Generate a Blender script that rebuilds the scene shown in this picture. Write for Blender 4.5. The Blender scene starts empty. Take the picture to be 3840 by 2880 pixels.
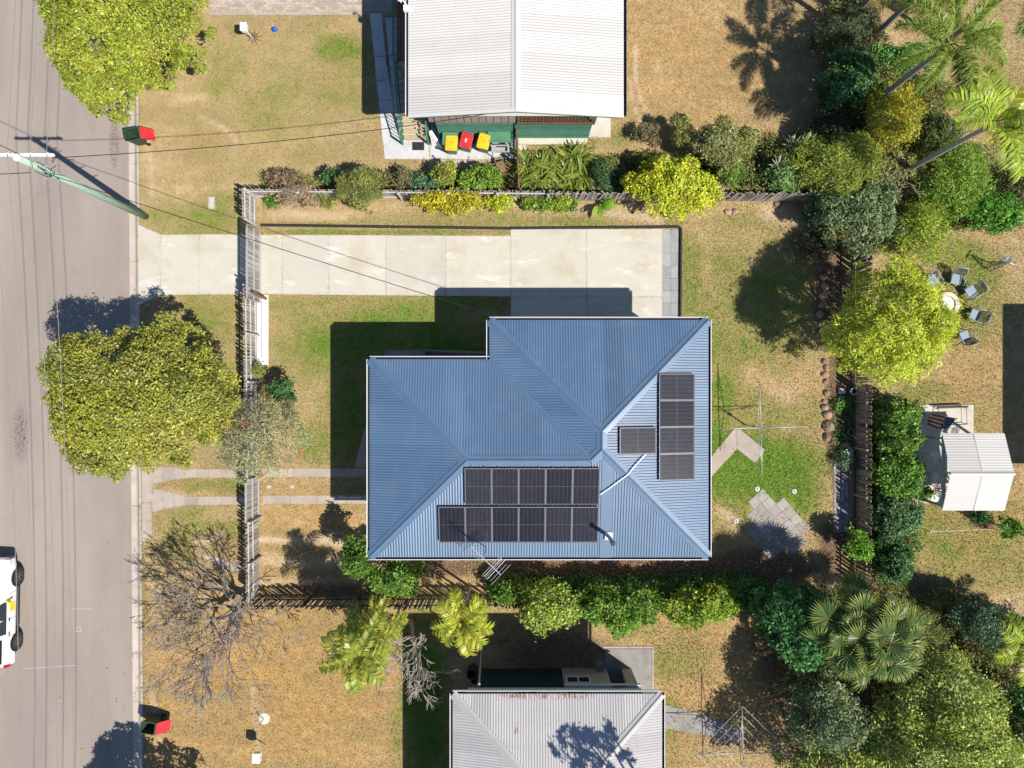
import bpy, math, random
import numpy as np
from mathutils import Vector, Matrix

random.seed(7)
rng = np.random.default_rng(7)
S = bpy.context.scene
COL = S.collection

# ------------------------------------------------------------------ camera, sky, sun, exposure
CAM_H = 36.0          # drone height above the lawn, metres
FPX = 2700.0          # focal length in photograph pixels
cam_d = bpy.data.cameras.new('drone_camera')
cam_d.sensor_width = 36.0
cam_d.lens = 36.0 * FPX / 3840.0
cam_d.clip_start = 0.5
cam_d.clip_end = 1500.0
cam = bpy.data.objects.new('drone_camera', cam_d)
cam.location = (0, 0, CAM_H)
COL.objects.link(cam)
S.camera = cam

SUN = Vector((0.592, -0.409, 1.0)).normalized()      # towards the sun
wd = bpy.data.worlds.new('World')
S.world = wd
wd.use_nodes = True
wn = wd.node_tree
bg = wn.nodes['Background']
sky = wn.nodes.new('ShaderNodeTexSky')
sky.sky_type = 'NISHITA'
sky.sun_disc = False
sky.sun_elevation = math.asin(SUN.z)
sky.sun_rotation = math.atan2(SUN.x, SUN.y)
sky.air_density = 1.0
sky.dust_density = 0.2
sky.ozone_density = 6.0
wn.links.new(sky.outputs[0], bg.inputs[0])
bg.inputs[1].default_value = 0.088
sl = bpy.data.lights.new('sun', 'SUN')
sl.energy = 5.0
sl.angle = math.radians(0.5)
sl.color = (1.0, 0.935, 0.83)
so = bpy.data.objects.new('sun', sl)
so.rotation_euler = SUN.to_track_quat('Z', 'Y').to_euler()
so.location = (20, -15, 40)
COL.objects.link(so)
S.view_settings.view_transform = 'Standard'
S.view_settings.look = 'None'
S.view_settings.exposure = 0.46
S.view_settings.gamma = 1.0
S.view_settings.use_curve_mapping = False
S.cycles.max_bounces = 6
S.cycles.diffuse_bounces = 3
S.cycles.transparent_max_bounces = 6

# ------------------------------------------------------------------ helpers
def at(px, py, z=0.0):
    """survey point read off the photograph (3840 wide) at height z -> metres"""
    k = (CAM_H - z) / FPX
    return Vector(((px - 1920.0) * k, (1440.0 - py) * k, z))
def T(c, r, x, y): return (c * 960 + x * 0.5787, r * 960 + y * 0.5787)
def V(x, y): return (x * 1.736, y * 1.736)
def atV(x, y, z=0.0): return at(x * 1.736, y * 1.736, z)
def atT(c, r, x, y, z=0.0): return at(*T(c, r, x, y), z)

ORG = {}
def org(o): return ORG.get(o.name, Vector((0, 0, 0))) if o else Vector((0, 0, 0))
def tag(o, label=None, cat=None, group=None, kind=None):
    if label: o['label'] = label
    if cat: o['category'] = cat
    if group: o['group'] = group
    if kind: o['kind'] = kind
    return o
def thing(name, label, cat, loc=(0, 0, 0), group=None):
    o = bpy.data.objects.new(name, None)
    o.empty_display_size = 0.2
    o.location = loc
    COL.objects.link(o)
    ORG[o.name] = Vector(loc)
    return tag(o, label, cat, group)
def setting(name):
    o = bpy.data.objects.new(name, None)
    COL.objects.link(o)
    o['kind'] = 'structure'
    return o
def mesh_obj(name, me, parent=None):
    o = bpy.data.objects.new(name, me)
    COL.objects.link(o)
    if parent:
        o.parent = parent
        ORG[o.name] = org(parent)
    return o
def copy_tree(o, parent=None):
    c = o.copy()
    COL.objects.link(c)
    c.parent = parent
    for ch in list(o.children):
        copy_tree(ch, c)
    return c
def place(o, loc, rz=0.0, s=None):
    o.location = loc
    o.rotation_euler = (0, 0, rz)
    if s: o.scale = (s, s, s)
    return o

class MB:
    def __init__(self): self.v = []; self.f = []
    def add(self, vs, fs):
        n = len(self.v)
        self.v += [tuple(p) for p in vs]
        self.f += [tuple(i + n for i in q) for q in fs]
        return self
    def box(self, x0, x1, y0, y1, z0, z1):
        vs = [(x, y, z) for z in (z0, z1) for x, y in ((x0, y0), (x1, y0), (x1, y1), (x0, y1))]
        return self.add(vs, [(3, 2, 1, 0), (4, 5, 6, 7), (0, 1, 5, 4), (1, 2, 6, 5), (2, 3, 7, 6), (3, 0, 4, 7)])
    def bar(self, p0, p1, w, h, up=(0, 0, 1)):
        p0, p1 = Vector(p0), Vector(p1)
        d = (p1 - p0).normalized()
        u = Vector(up)
        if abs(d.dot(u)) > .97: u = Vector((0, 1, 0))
        s = d.cross(u).normalized(); u = s.cross(d).normalized()
        vs = []
        for p in (p0, p1):
            for a, b in ((-1, -1), (1, -1), (1, 1), (-1, 1)):
                vs.append(p + s * a * w / 2 + u * b * h / 2)
        return self.add(vs, [(0, 1, 2, 3), (7, 6, 5, 4), (0, 4, 5, 1), (1, 5, 6, 2), (2, 6, 7, 3), (3, 7, 4, 0)])
    def prism(self, poly, z0, z1):
        poly = [(p[0], p[1]) for p in poly]
        a = sum(poly[i][0] * poly[(i + 1) % len(poly)][1] - poly[(i + 1) % len(poly)][0] * poly[i][1] for i in range(len(poly)))
        if a < 0: poly = poly[::-1]
        n = len(poly)
        vs = [(x, y, z0) for x, y in poly] + [(x, y, z1) for x, y in poly]
        fs = [tuple(range(n - 1, -1, -1)), tuple(range(n, 2 * n))]
        fs += [(i, (i + 1) % n, n + (i + 1) % n, n + i) for i in range(n)]
        return self.add(vs, fs)
    def tube(self, pts, r, n=6, cap=True):
        pts = [Vector(p) for p in pts]
        rs = r if isinstance(r, (list, tuple)) else [r] * len(pts)
        vs = []; fs = []
        prev = None
        for i, p in enumerate(pts):
            d = (pts[min(i + 1, len(pts) - 1)] - pts[max(i - 1, 0)])
            d = d.normalized() if d.length > 1e-9 else Vector((0, 0, 1))
            if prev is None:
                u = Vector((0, 0, 1)) if abs(d.z) < .9 else Vector((1, 0, 0))
                s = d.cross(u).normalized()
            else:
                s = (prev - d * prev.dot(d))
                s = s.normalized() if s.length > 1e-6 else d.orthogonal().normalized()
            prev = s
            u = d.cross(s)
            for k in range(n):
                a = 2 * math.pi * k / n
                vs.append(p + (s * math.cos(a) + u * math.sin(a)) * rs[i])
        for i in range(len(pts) - 1):
            for k in range(n):
                k2 = (k + 1) % n
                fs.append((i * n + k, i * n + k2, (i + 1) * n + k2, (i + 1) * n + k))
        if cap:
            fs.append(tuple(range(n - 1, -1, -1)))
            m = (len(pts) - 1) * n
            fs.append(tuple(range(m, m + n)))
        return self.add(vs, fs)
    def lathe(self, prof, n=16, c=(0, 0, 0)):
        vs = []; fs = []
        for r, z in prof:
            for k in range(n):
                a = 2 * math.pi * k / n
                vs.append((c[0] + r * math.cos(a), c[1] + r * math.sin(a), c[2] + z))
        for i in range(len(prof) - 1):
            for k in range(n):
                k2 = (k + 1) % n
                fs.append((i * n + k, i * n + k2, (i + 1) * n + k2, (i + 1) * n + k))
        fs.append(tuple(range(n - 1, -1, -1)))
        m = (len(prof) - 1) * n
        fs.append(tuple(range(m, m + n)))
        return self.add(vs, fs)
    def loft(self, rings, closed=True):
        n = len(rings[0]); vs = [p for r in rings for p in r]; fs = []
        for i in range(len(rings) - 1):
            for k in range(n):
                k2 = (k + 1) % n
                fs.append((i * n + k, i * n + k2, (i + 1) * n + k2, (i + 1) * n + k))
        fs.append(tuple(range(n - 1, -1, -1)))
        m = (len(rings) - 1) * n
        fs.append(tuple(range(m, m + n)))
        return self.add(vs, fs)
    def mesh(self, name, mat, off=Vector((0, 0, 0)), smooth=False):
        me = bpy.data.meshes.new(name)
        ox, oy, oz = off
        me.from_pydata([(p[0] - ox, p[1] - oy, p[2] - oz) for p in self.v], [], self.f)
        me.materials.append(mat)
        if smooth: me.polygons.foreach_set('use_smooth', [True] * len(me.polygons))
        me.update()
        return me
    def build(self, name, mat, parent=None, smooth=False, bevel=0, subsurf=0):
        o = mesh_obj(name, self.mesh(name, mat, org(parent), smooth), parent)
        if bevel:
            b = o.modifiers.new('bevel', 'BEVEL'); b.width = bevel; b.segments = 2; b.limit_method = 'ANGLE'
        if subsurf:
            s = o.modifiers.new('sub', 'SUBSURF'); s.levels = subsurf; s.render_levels = subsurf
        return o

# ------------------------------------------------------------------ materials
def nod(nt, t, **kw):
    n = nt.nodes.new(t)
    for k, v in kw.items():
        setattr(n, k, v)
    return n
def noise(nt, scale, detail=3, rough=.55, vec=None, stretch=None):
    n = nod(nt, 'ShaderNodeTexNoise')
    n.inputs['Scale'].default_value = scale
    n.inputs['Detail'].default_value = detail
    n.inputs['Roughness'].default_value = rough
    if vec is None:
        g = nod(nt, 'ShaderNodeNewGeometry'); vec = g.outputs['Position']
    if stretch:
        mp = nod(nt, 'ShaderNodeMapping'); mp.inputs['Scale'].default_value = stretch
        nt.links.new(vec, mp.inputs['Vector']); vec = mp.outputs[0]
    nt.links.new(vec, n.inputs['Vector'])
    return n.outputs['Fac']
def ramp(nt, fac, lo, hi, a=0.0, b=1.0):
    m = nod(nt, 'ShaderNodeMapRange')
    m.interpolation_type = 'SMOOTHSTEP'
    nt.links.new(fac, m.inputs[0])
    m.inputs[1].default_value = lo; m.inputs[2].default_value = hi
    m.inputs[3].default_value = a; m.inputs[4].default_value = b
    return m.outputs[0]
def mixc(nt, fac, a, b, mode='MIX'):
    m = nod(nt, 'ShaderNodeMix', data_type='RGBA', blend_type=mode)
    for s, v in ((m.inputs['Factor'], fac), (m.inputs['A'], a), (m.inputs['B'], b)):
        pass
    ins = [i for i in m.inputs if i.enabled]
    for s, v in zip(ins, (fac, a, b)):
        if isinstance(v, (int, float)): s.default_value = v
        elif isinstance(v, (tuple, list)): s.default_value = (*v[:3], 1)
        else: nt.links.new(v, s)
    return [o for o in m.outputs if o.enabled][0]
def math_(nt, op, a, b=0.0, clamp=False):
    m = nod(nt, 'ShaderNodeMath', operation=op, use_clamp=clamp)
    for s, v in zip(m.inputs, (a, b)):
        if isinstance(v, (int, float)): s.default_value = v
        else: nt.links.new(v, s)
    return m.outputs[0]
def attr(nt, name):
    a = nod(nt, 'ShaderNodeAttribute'); a.attribute_name = name
    return a
def mul(c, k): return tuple(max(0, x * k) for x in c)
def new_mat(name):
    m = bpy.data.materials.new(name); m.use_nodes = True
    nt = m.node_tree
    return m, nt, nt.nodes['Principled BSDF']
def mat(name, col, rough=.7, var=.18, scale=2.5, metal=0.0, spec=.3, bump=0.0, bscale=60, rnd=0.0, col2=None, c2lo=.5, c2hi=.7, c2scale=1.2, stretch=None, coat=0.0):
    m, nt, p = new_mat(name)
    f = noise(nt, scale, 4, .6, stretch=stretch)
    c = mixc(nt, f, mul(col, 1 - 2 * var), mul(col, 1 + 2 * var))
    if col2:
        f2 = ramp(nt, noise(nt, c2scale, 5, .65, stretch=stretch), c2lo, c2hi)
        c = mixc(nt, f2, c, col2)
    if rnd:
        oi = nod(nt, 'ShaderNodeObjectInfo')
        k = ramp(nt, oi.outputs['Random'], 0, 1, 1 - rnd, 1 + rnd)
        vm = nod(nt, 'ShaderNodeVectorMath', operation='SCALE')
        nt.links.new(c, vm.inputs[0]); nt.links.new(k, vm.inputs['Scale'])
        c = vm.outputs[0]
    nt.links.new(c, p.inputs['Base Color'])
    p.inputs['Roughness'].default_value = rough
    p.inputs['Metallic'].default_value = metal
    p.inputs['Specular IOR Level'].default_value = spec
    if coat: p.inputs['Coat Weight'].default_value = coat
    if bump:
        b = nod(nt, 'ShaderNodeBump'); b.inputs['Strength'].default_value = bump; b.inputs['Distance'].default_value = .02
        nt.links.new(noise(nt, bscale, 3, .6), b.inputs['Height'])
        nt.links.new(b.outputs[0], p.inputs['Normal'])
    return m
def leaf_mat(name, trans=.3, rough=.55):
    m, nt, p = new_mat(name)
    a = attr(nt, 'tint')
    nt.links.new(a.outputs['Color'], p.inputs['Base Color'])
    p.inputs['Roughness'].default_value = rough
    p.inputs['Specular IOR Level'].default_value = .25
    t = nod(nt, 'ShaderNodeBsdfTranslucent')
    nt.links.new(mixc(nt, 1.0, a.outputs['Color'], (1.35, 1.3, .6), 'MULTIPLY'), t.inputs['Color'])
    mx = nod(nt, 'ShaderNodeMixShader'); mx.inputs[0].default_value = trans
    nt.links.new(p.outputs[0], mx.inputs[1]); nt.links.new(t.outputs[0], mx.inputs[2])
    nt.links.new(mx.outputs[0], nt.nodes['Material Output'].inputs['Surface'])
    return m

M = {}
M['leaf'] = leaf_mat('leaf', .20, .38)
M['frond'] = leaf_mat('frond', .25, .35)
M['bark'] = mat('bark', (.16, .12, .085), .9, .3, 14, bump=.5)
M['grey_bark'] = mat('grey_bark', (.36, .32, .28), .9, .25, 12, bump=.3)
M['palm_trunk'] = mat('palm_trunk', (.24, .21, .18), .9, .3, 9, bump=.4)
M['concrete'] = mat('concrete', (.485, .462, .405), .85, .15, 1.1, bump=.15, rnd=.035, col2=(.35, .315, .225), c2lo=.47, c2hi=.8, c2scale=.6)
def drive_mat():
    m, nt, p = new_mat('driveway_concrete')
    c = mixc(nt, noise(nt, 1.4, 5, .6), (.43, .405, .35), (.53, .505, .44))
    c = mixc(nt, ramp(nt, noise(nt, .55, 4, .6), .48, .70, 0, .75), c, (.405, .365, .25))
    c = mixc(nt, ramp(nt, noise(nt, .8, 6, .7, stretch=(.6, 1.6, 1)), .55, .68, 0, .8), c, (.60, .59, .56))
    c = mixc(nt, ramp(nt, noise(nt, .35, 5, .65, stretch=(.25, 2.4, 1)), .52, .72, 0, .45), c, (.33, .315, .28))
    c = mixc(nt, ramp(nt, noise(nt, 5, 5, .75), .66, .76, 0, .5), c, (.27, .245, .20))
    c = mixc(nt, ramp(nt, noise(nt, 60, 3, .7), .3, .7, 0, .18), c, (.30, .28, .25))
    oi = nod(nt, 'ShaderNodeObjectInfo'); k = ramp(nt, oi.outputs['Random'], 0, 1, .96, 1.04)
    vm = nod(nt, 'ShaderNodeVectorMath', operation='SCALE'); nt.links.new(c, vm.inputs[0]); nt.links.new(k, vm.inputs['Scale'])
    nt.links.new(vm.outputs[0], p.inputs['Base Color']); p.inputs['Roughness'].default_value = .85; p.inputs['Specular IOR Level'].default_value = .25
    return m
M['drive'] = drive_mat()
M['old_concrete'] = mat('old_concrete', (.37, .315, .275), .9, .18, 1.8, bump=.2, rnd=.06, col2=(.27, .225, .19), c2lo=.48, c2hi=.72, c2scale=.9)
M['pale_concrete'] = mat('pale_concrete', (.48, .49, .50), .85, .08, 1.6, bump=.12, col2=(.40, .40, .41))
M['white_concrete'] = mat('white_concrete', (.72, .70, .66), .85, .05, 2, bump=.1)
M['dark_slab'] = mat('dark_slab', (.235, .225, .215), .9, .25, 1.6, bump=.2, col2=(.4, .36, .31), c2lo=.55, c2hi=.8)
M['grey_paver'] = mat('grey_paver', (.29, .295, .305), .85, .12, 5, bump=.15, rnd=.12)
M['stone_paver'] = mat('stone_paver', (.29, .265, .25), .85, .15, 5, bump=.2, rnd=.14)
M['brick_paver'] = mat('brick_paver', (.38, .33, .27), .9, .15, 6, bump=.2, rnd=.16)
M['dark_paver'] = mat('dark_paver', (.25, .235, .25), .9, .15, 6, bump=.2, rnd=.22)
M['kerb'] = mat('kerb', (.44, .385, .335), .9, .14, 1.5, bump=.2, rnd=.05, col2=(.33, .28, .24), c2lo=.5, c2hi=.75)
M['timber'] = mat('timber', (.34, .315, .29), .9, .28, 9, bump=.3, rnd=.28, stretch=(1, 1, .25))
M['old_timber'] = mat('old_timber', (.24, .205, .17), .9, .3, 9, bump=.3, rnd=.3, stretch=(1, 1, .25))
M['dark_timber'] = mat('dark_timber', (.075, .06, .05), .9, .3, 7, bump=.3, rnd=.3)
M['brown_timber'] = mat('brown_timber', (.17, .10, .06), .85, .25, 7, bump=.3, rnd=.15)
M['black_edge'] = mat('black_edge', (.025, .025, .028), .7, .3, 6, bump=.2)
M['rail_grey'] = mat('rail_grey', (.44, .42, .40), .85, .18, 5, bump=.2)
M['galv'] = mat('galv', (.42, .43, .44), .5, .1, 3, metal=.4)
M['white'] = mat('white', (.78, .78, .76), .6, .05, 2)
M['white_metal'] = mat('white_metal', (.76, .77, .78), .4, .05, 2)
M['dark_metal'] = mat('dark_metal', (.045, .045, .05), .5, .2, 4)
M['black'] = mat('black', (.015, .015, .017), .6, .2, 4)
M['glass'] = mat('glass', (.02, .03, .04), .06, .1, 1, spec=.6)
# ------------------------------------------------------------------ ground with dry and green grass
EXCL = []                      # hard surfaces where no grass grows (world polygons)
def in_poly(x, y, poly):
    inside = np.zeros(x.shape, bool)
    n = len(poly)
    for i in range(n):
        x0, y0 = poly[i][0], poly[i][1]; x1, y1 = poly[(i + 1) % n][0], poly[(i + 1) % n][1]
        if y0 == y1: continue
        c = ((y0 > y) != (y1 > y)) & (x < (x1 - x0) * (y - y0) / (y1 - y0) + x0)
        inside ^= c
    return inside
def poly_dist(x, y, poly):
    d = np.full(x.shape, 1e9)
    n = len(poly)
    for i in range(n):
        ax, ay = poly[i][0], poly[i][1]; bx, by = poly[(i + 1) % n][0], poly[(i + 1) % n][1]
        dx, dy = bx - ax, by - ay
        L = dx * dx + dy * dy + 1e-12
        t = np.clip(((x - ax) * dx + (y - ay) * dy) / L, 0, 1)
        d = np.minimum(d, np.hypot(x - ax - t * dx, y - ay - t * dy))
    return d
def PV(*pts): return [atV(a, b) for a, b in pts]

# (centre x, centre y, radius x, radius y, amount) in lawn survey units
GREEN = [(600, 200, 240, 150, .30), (560, 330, 200, 60, .22), (2060, 640, 130, 110, .42), (2080, 1200, 150, 100, .45), (1600, 700, 130, 190, .46), (1640, 880, 120, 60, .4), (735, 105, 55, 30, .75), (765, 170, 30, 90, .35), (690, 190, 90, 40, .3), (640, 60, 150, 20, .2),
         (430, 475, 110, 40, .5), (470, 440, 60, 25, .4), (430, 590, 90, 140, .3), (450, 690, 70, 70, .42), (420, 790, 120, 60, .3),
         (640, 740, 70, 110, .34), (690, 745, 28, 26, .8), (610, 860, 40, 90, .25), (690, 960, 50, 50, .5), (850, 740, 230, 90, .7), (760, 880, 60, 150, .6),
         (1000, 655, 120, 30, .6), (750, 655, 170, 18, .4), (470, 1050, 80, 16, .5), (480, 1150, 60, 30, .55), (400, 1140, 60, 60, .38),
         (640, 1200, 60, 40, .3), (520, 1010, 80, 30, .3),
         (1640, 1010, 130, 70, .95), (1700, 1060, 70, 60, .9), (1550, 990, 40, 90, .9), (1560, 860, 40, 60, .75), (1580, 1080, 60, 50, .6),
         (1740, 900, 40, 60, .3), (1620, 930, 90, 35, .45), (1545, 720, 35, 70, .6), (1490, 600, 30, 90, .6), (1640, 480, 80, 30, .45), (1600, 600, 60, 80, .4), (1680, 650, 110, 120, .5),
         (1560, 1150, 30, 60, .4), (1250, 480, 300, 14, .45), (800, 480, 250, 12, .35), (800, 503, 280, 7, .6), (1000, 465, 200, 10, .3),
         (2070, 560, 70, 40, .6), (2110, 600, 60, 50, .65), (2020, 640, 40, 80, .4), (2060, 700, 30, 60, .35), (2000, 850, 60, 25, .5), (2110, 850, 60, 60, .2),
         (2010, 1150, 70, 50, .45), (2080, 1200, 120, 60, .4), (2130, 1130, 60, 40, .4), (2000, 1260, 70, 40, .5), (2150, 1280, 60, 50, .3),
         (2150, 230, 70, 60, .6), (2040, 80, 40, 60, .6), (2120, 150, 60, 60, .35), (2190, 330, 40, 60, .5),
         (920, 1520, 46, 180, .9), (900, 1400, 40, 60, .6), (860, 1600, 20, 60, .5), (1480, 1420, 90, 60, .35), (1440, 1560, 40, 60, .4), (1380, 1360, 60, 20, .35),
         (1080, 1340, 90, 40, .2), (1570, 1560, 60, 40, .2), (1345, 295, 30, 20, .4), (1200, 306, 80, 12, .6), (330, 1640, 40, 80, .1)]
SOIL = [(1880, 330, 130, 130, 1.0), (1960, 420, 170, 80, 1.0), (1560, 330, 60, 40, .5), (1060, 1225, 330, 22, .8), (1350, 1230, 260, 26, 1.0), (1640, 1230, 130, 50, .85), (1560, 1200, 60, 60, .4), (700, 1275, 150, 22, .7), (1815, 900, 32, 170, 1.0), (1790, 620, 40, 130, .9),
        (1800, 1170, 40, 60, .8), (1800, 470, 60, 50, .9), (1000, 395, 330, 22, .7), (1380, 380, 220, 40, .7), (1700, 370, 140, 50, .9), (1830, 200, 60, 180, 1.0),
        (1950, 260, 90, 120, .8), (2000, 400, 180, 90, .9), (1890, 1010, 22, 190, .9), (1680, 1400, 70, 120, .75), (1900, 1450, 260, 220, .95), (2120, 1360, 90, 60, .6),
        (1200, 1410, 140, 60, .75), (1100, 1380, 60, 50, .6), (980, 1400, 60, 40, .5), (700, 1190, 70, 60, .35), (1290, 455, 60, 15, .5), (1480, 1215, 60, 10, .6)]
WARM = [(600, 1480, 330, 200, 1.0), (660, 1150, 120, 90, .6), (1500, 1450, 150, 200, .6), (1500, 150, 180, 150, .55), (2060, 1150, 160, 120, .9), (2100, 800, 80, 160, .5), (1650, 800, 100, 120, .4), (650, 1060, 100, 20, .6)]
def field(lst, x, y):
    vx = x * 43.2 + 1106; vy = 829.5 - y * 43.2
    r = np.zeros(x.shape)
    for cx, cy, rx, ry, a in lst:
        d = ((vx - cx) / rx) ** 2 + ((vy - cy) / ry) ** 2
        r = np.maximum(r, a * np.exp(-(d ** 1.5) * .55))
    return r
# worn tracks and bare scuffs: polylines, half width, amount
PALE = [([(560, 1165), (640, 1170), (700, 1166), (760, 1180)], 7, .9), ([(570, 1205), (640, 1215), (730, 1215), (900, 1225)], 12, .55), ([(570, 1255), (660, 1262), (760, 1262)], 8, .5),
        ([(1372, 100), (1376, 180), (1385, 220), (1405, 255)], 4, .7), ([(1362, 180), (1368, 230), (1388, 268)], 4, .55), ([(1420, 130), (1432, 190)], 4, .4),
        ([(430, 250), (480, 275), (510, 305)], 4, .5), ([(380, 215), (440, 210)], 10, .3), ([(320, 280), (330, 420)], 6, .35), ([(330, 1500), (345, 1600)], 5, .5), ([(545, 1480), (560, 1620)], 6, .4),
        ([(1660, 460), (1720, 470)], 18, .5), ([(1290, 455), (1340, 462), (1420, 475)], 10, .6), ([(1100, 440), (1300, 452)], 6, .4), ([(600, 462), (740, 470)], 9, .5), ([(1640, 1095), (1700, 1130), (1730, 1150)], 12, .6),
        ([(1555, 1100), (1590, 1120)], 14, .4), ([(1620, 800), (1700, 860)], 26, .25), ([(2120, 1340), (2180, 1300)], 20, .35), ([(480, 1155), (430, 1170)], 12, .5), ([(360, 1060), (420, 1080)], 6, .3), ([(330, 1250), (345, 1340)], 8, .35)]
def pale_field(x, y):
    vx = x * 43.2 + 1106; vy = 829.5 - y * 43.2
    r = np.zeros(x.shape)
    for pts, w, a in PALE:
        d = np.full(x.shape, 1e9)
        for (ax_, ay_), (bx2, by2) in zip(pts[:-1], pts[1:]):
            dx, dy = bx2 - ax_, by2 - ay_
            t = np.clip(((vx - ax_) * dx + (vy - ay_) * dy) / (dx * dx + dy * dy), 0, 1)
            d = np.minimum(d, np.hypot(vx - ax_ - t * dx, vy - ay_ - t * dy))
        r = np.maximum(r, a * np.exp(-(d / w) ** 2))
    return r
def kerb_x(y): return -18.58 - .0072 * y            # back of kerb

def grass_mat():
    m, nt, p = new_mat('lawn')
    gr = attr(nt, 'gr').outputs['Fac']; so_ = attr(nt, 'soil').outputs['Fac']; wa = attr(nt, 'warm').outputs['Fac']; rd = attr(nt, 'rnd').outputs['Fac']
    n1 = noise(nt, .45, 4, .6); n2 = noise(nt, 2.2, 5, .65); n3 = noise(nt, 11, 4, .7); n4 = noise(nt, 46, 4, .85)
    g = math_(nt, 'ADD', math_(nt, 'SUBTRACT', gr, attr(nt, 'pale').outputs['Fac']), math_(nt, 'MULTIPLY', math_(nt, 'SUBTRACT', n1, .5), .8))
    g = math_(nt, 'ADD', g, math_(nt, 'MULTIPLY', math_(nt, 'SUBTRACT', n2, .5), .95))
    g = math_(nt, 'ADD', g, math_(nt, 'MULTIPLY', math_(nt, 'SUBTRACT', n3, .5), .8))
    g = math_(nt, 'ADD', g, math_(nt, 'MULTIPLY', math_(nt, 'SUBTRACT', rd, .5), .5))
    dry = mixc(nt, ramp(nt, n2, .3, .7), (.38, .27, .138), (.53, .40, .225))
    dryw = mixc(nt, ramp(nt, n2, .3, .7), (.385, .23, .085), (.54, .345, .14))
    dry = mixc(nt, wa, dry, dryw)
    dry = mixc(nt, ramp(nt, noise(nt, .28, 5, .62), .48, .70, 0, .55), dry, (.33, .215, .095))
    dry = mixc(nt, ramp(nt, n3, .55, .85, 0, .6), dry, (.52, .43, .29))
    nL = noise(nt, .5, 4, .55, stretch=(.35, 1.7, 1))
    dry = mixc(nt, ramp(nt, nL, .35, .68, 0, .6), dry, (.30, .235, .115))
    pa = math_(nt, 'MULTIPLY', attr(nt, 'pale').outputs['Fac'], ramp(nt, n3, .2, .6, .35, 1.0), clamp=True)
    dry = mixc(nt, pa, dry, (.60, .49, .35))
    olive = (.265, .245, .08); green = (.125, .215, .03)
    gc = mixc(nt, ramp(nt, g, .42, .85), olive, green)
    c = mixc(nt, ramp(nt, g, .10, .50), dry, gc)
    soilc = mixc(nt, ramp(nt, n3, .35, .7), (.10, .068, .045), (.24, .165, .11))
    s = math_(nt, 'ADD', so_, math_(nt, 'MULTIPLY', math_(nt, 'SUBTRACT', n2, .5), .7))
    c = mixc(nt, ramp(nt, s, .35, .75), c, soilc)
    k = math_(nt, 'ADD', math_(nt, 'MULTIPLY', n4, .7), math_(nt, 'MULTIPLY', rd, .62))
    k = math_(nt, 'ADD', k, .36)
    vm = nod(nt, 'ShaderNodeVectorMath', operation='SCALE')
    nt.links.new(c, vm.inputs[0]); nt.links.new(k, vm.inputs['Scale'])
    nt.links.new(vm.outputs[0], p.inputs['Base Color'])
    p.inputs['Roughness'].default_value = .95
    p.inputs['Specular IOR Level'].default_value = .1
    b = nod(nt, 'ShaderNodeBump'); b.inputs['Strength'].default_value = .8; b.inputs['Distance'].default_value = .05
    nt.links.new(n4, b.inputs['Height']); nt.links.new(b.outputs[0], p.inputs['Normal'])
    return m
M['lawn'] = grass_mat()

xs = np.concatenate([[-600, -300, -150, -80, -50, -36], np.arange(-28, -19.0, 1.5), np.arange(-18.9, 28, .22), [30, 36, 50, 80, 150, 300, 600]])
ys = np.concatenate([[-600, -300, -150, -80, -50, -34, -27], np.arange(-21, 21, .22), [23, 27, 34, 50, 80, 150, 300, 600]])
gx, gy = np.meshgrid(xs, ys)
gxf, gyf = gx.ravel(), gy.ravel()
gz = np.where(gxf < kerb_x(gyf) - .12, -.16, 0.0)
gz = np.where(gxf < -33, 0.0, gz)
me = bpy.data.meshes.new('ground')
nx, ny = len(xs), len(ys)
idx = np.arange(nx * ny).reshape(ny, nx)
quads = np.stack([idx[:-1, :-1], idx[:-1, 1:], idx[1:, 1:], idx[1:, :-1]], -1).reshape(-1, 4)
def np_mesh(me, v, q):
    n, k = q.shape
    me.vertices.add(len(v)); me.vertices.foreach_set('co', np.ascontiguousarray(v, dtype=np.float32).ravel())
    me.loops.add(n * k); me.loops.foreach_set('vertex_index', q.astype(np.int32).ravel())
    me.polygons.add(n); me.polygons.foreach_set('loop_start', np.arange(0, n * k, k, dtype=np.int32))
    me.update(calc_edges=True)
def fattr(me, name, vals):
    a = me.attributes.new(name, 'FLOAT', 'POINT'); a.data.foreach_set('value', np.ascontiguousarray(vals, dtype=np.float32))
np_mesh(me, np.stack([gxf, gyf, gz], 1), quads)
fattr(me, 'gr', field(GREEN, gxf, gyf)); fattr(me, 'soil', field(SOIL, gxf, gyf)); fattr(me, 'warm', field(WARM, gxf, gyf)); fattr(me, 'rnd', np.full(gxf.shape, .5)); fattr(me, 'pale', pale_field(gxf, gyf))
me.materials.append(M['lawn'])
ground = mesh_obj('ground', me); ground['kind'] = 'structure'

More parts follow.
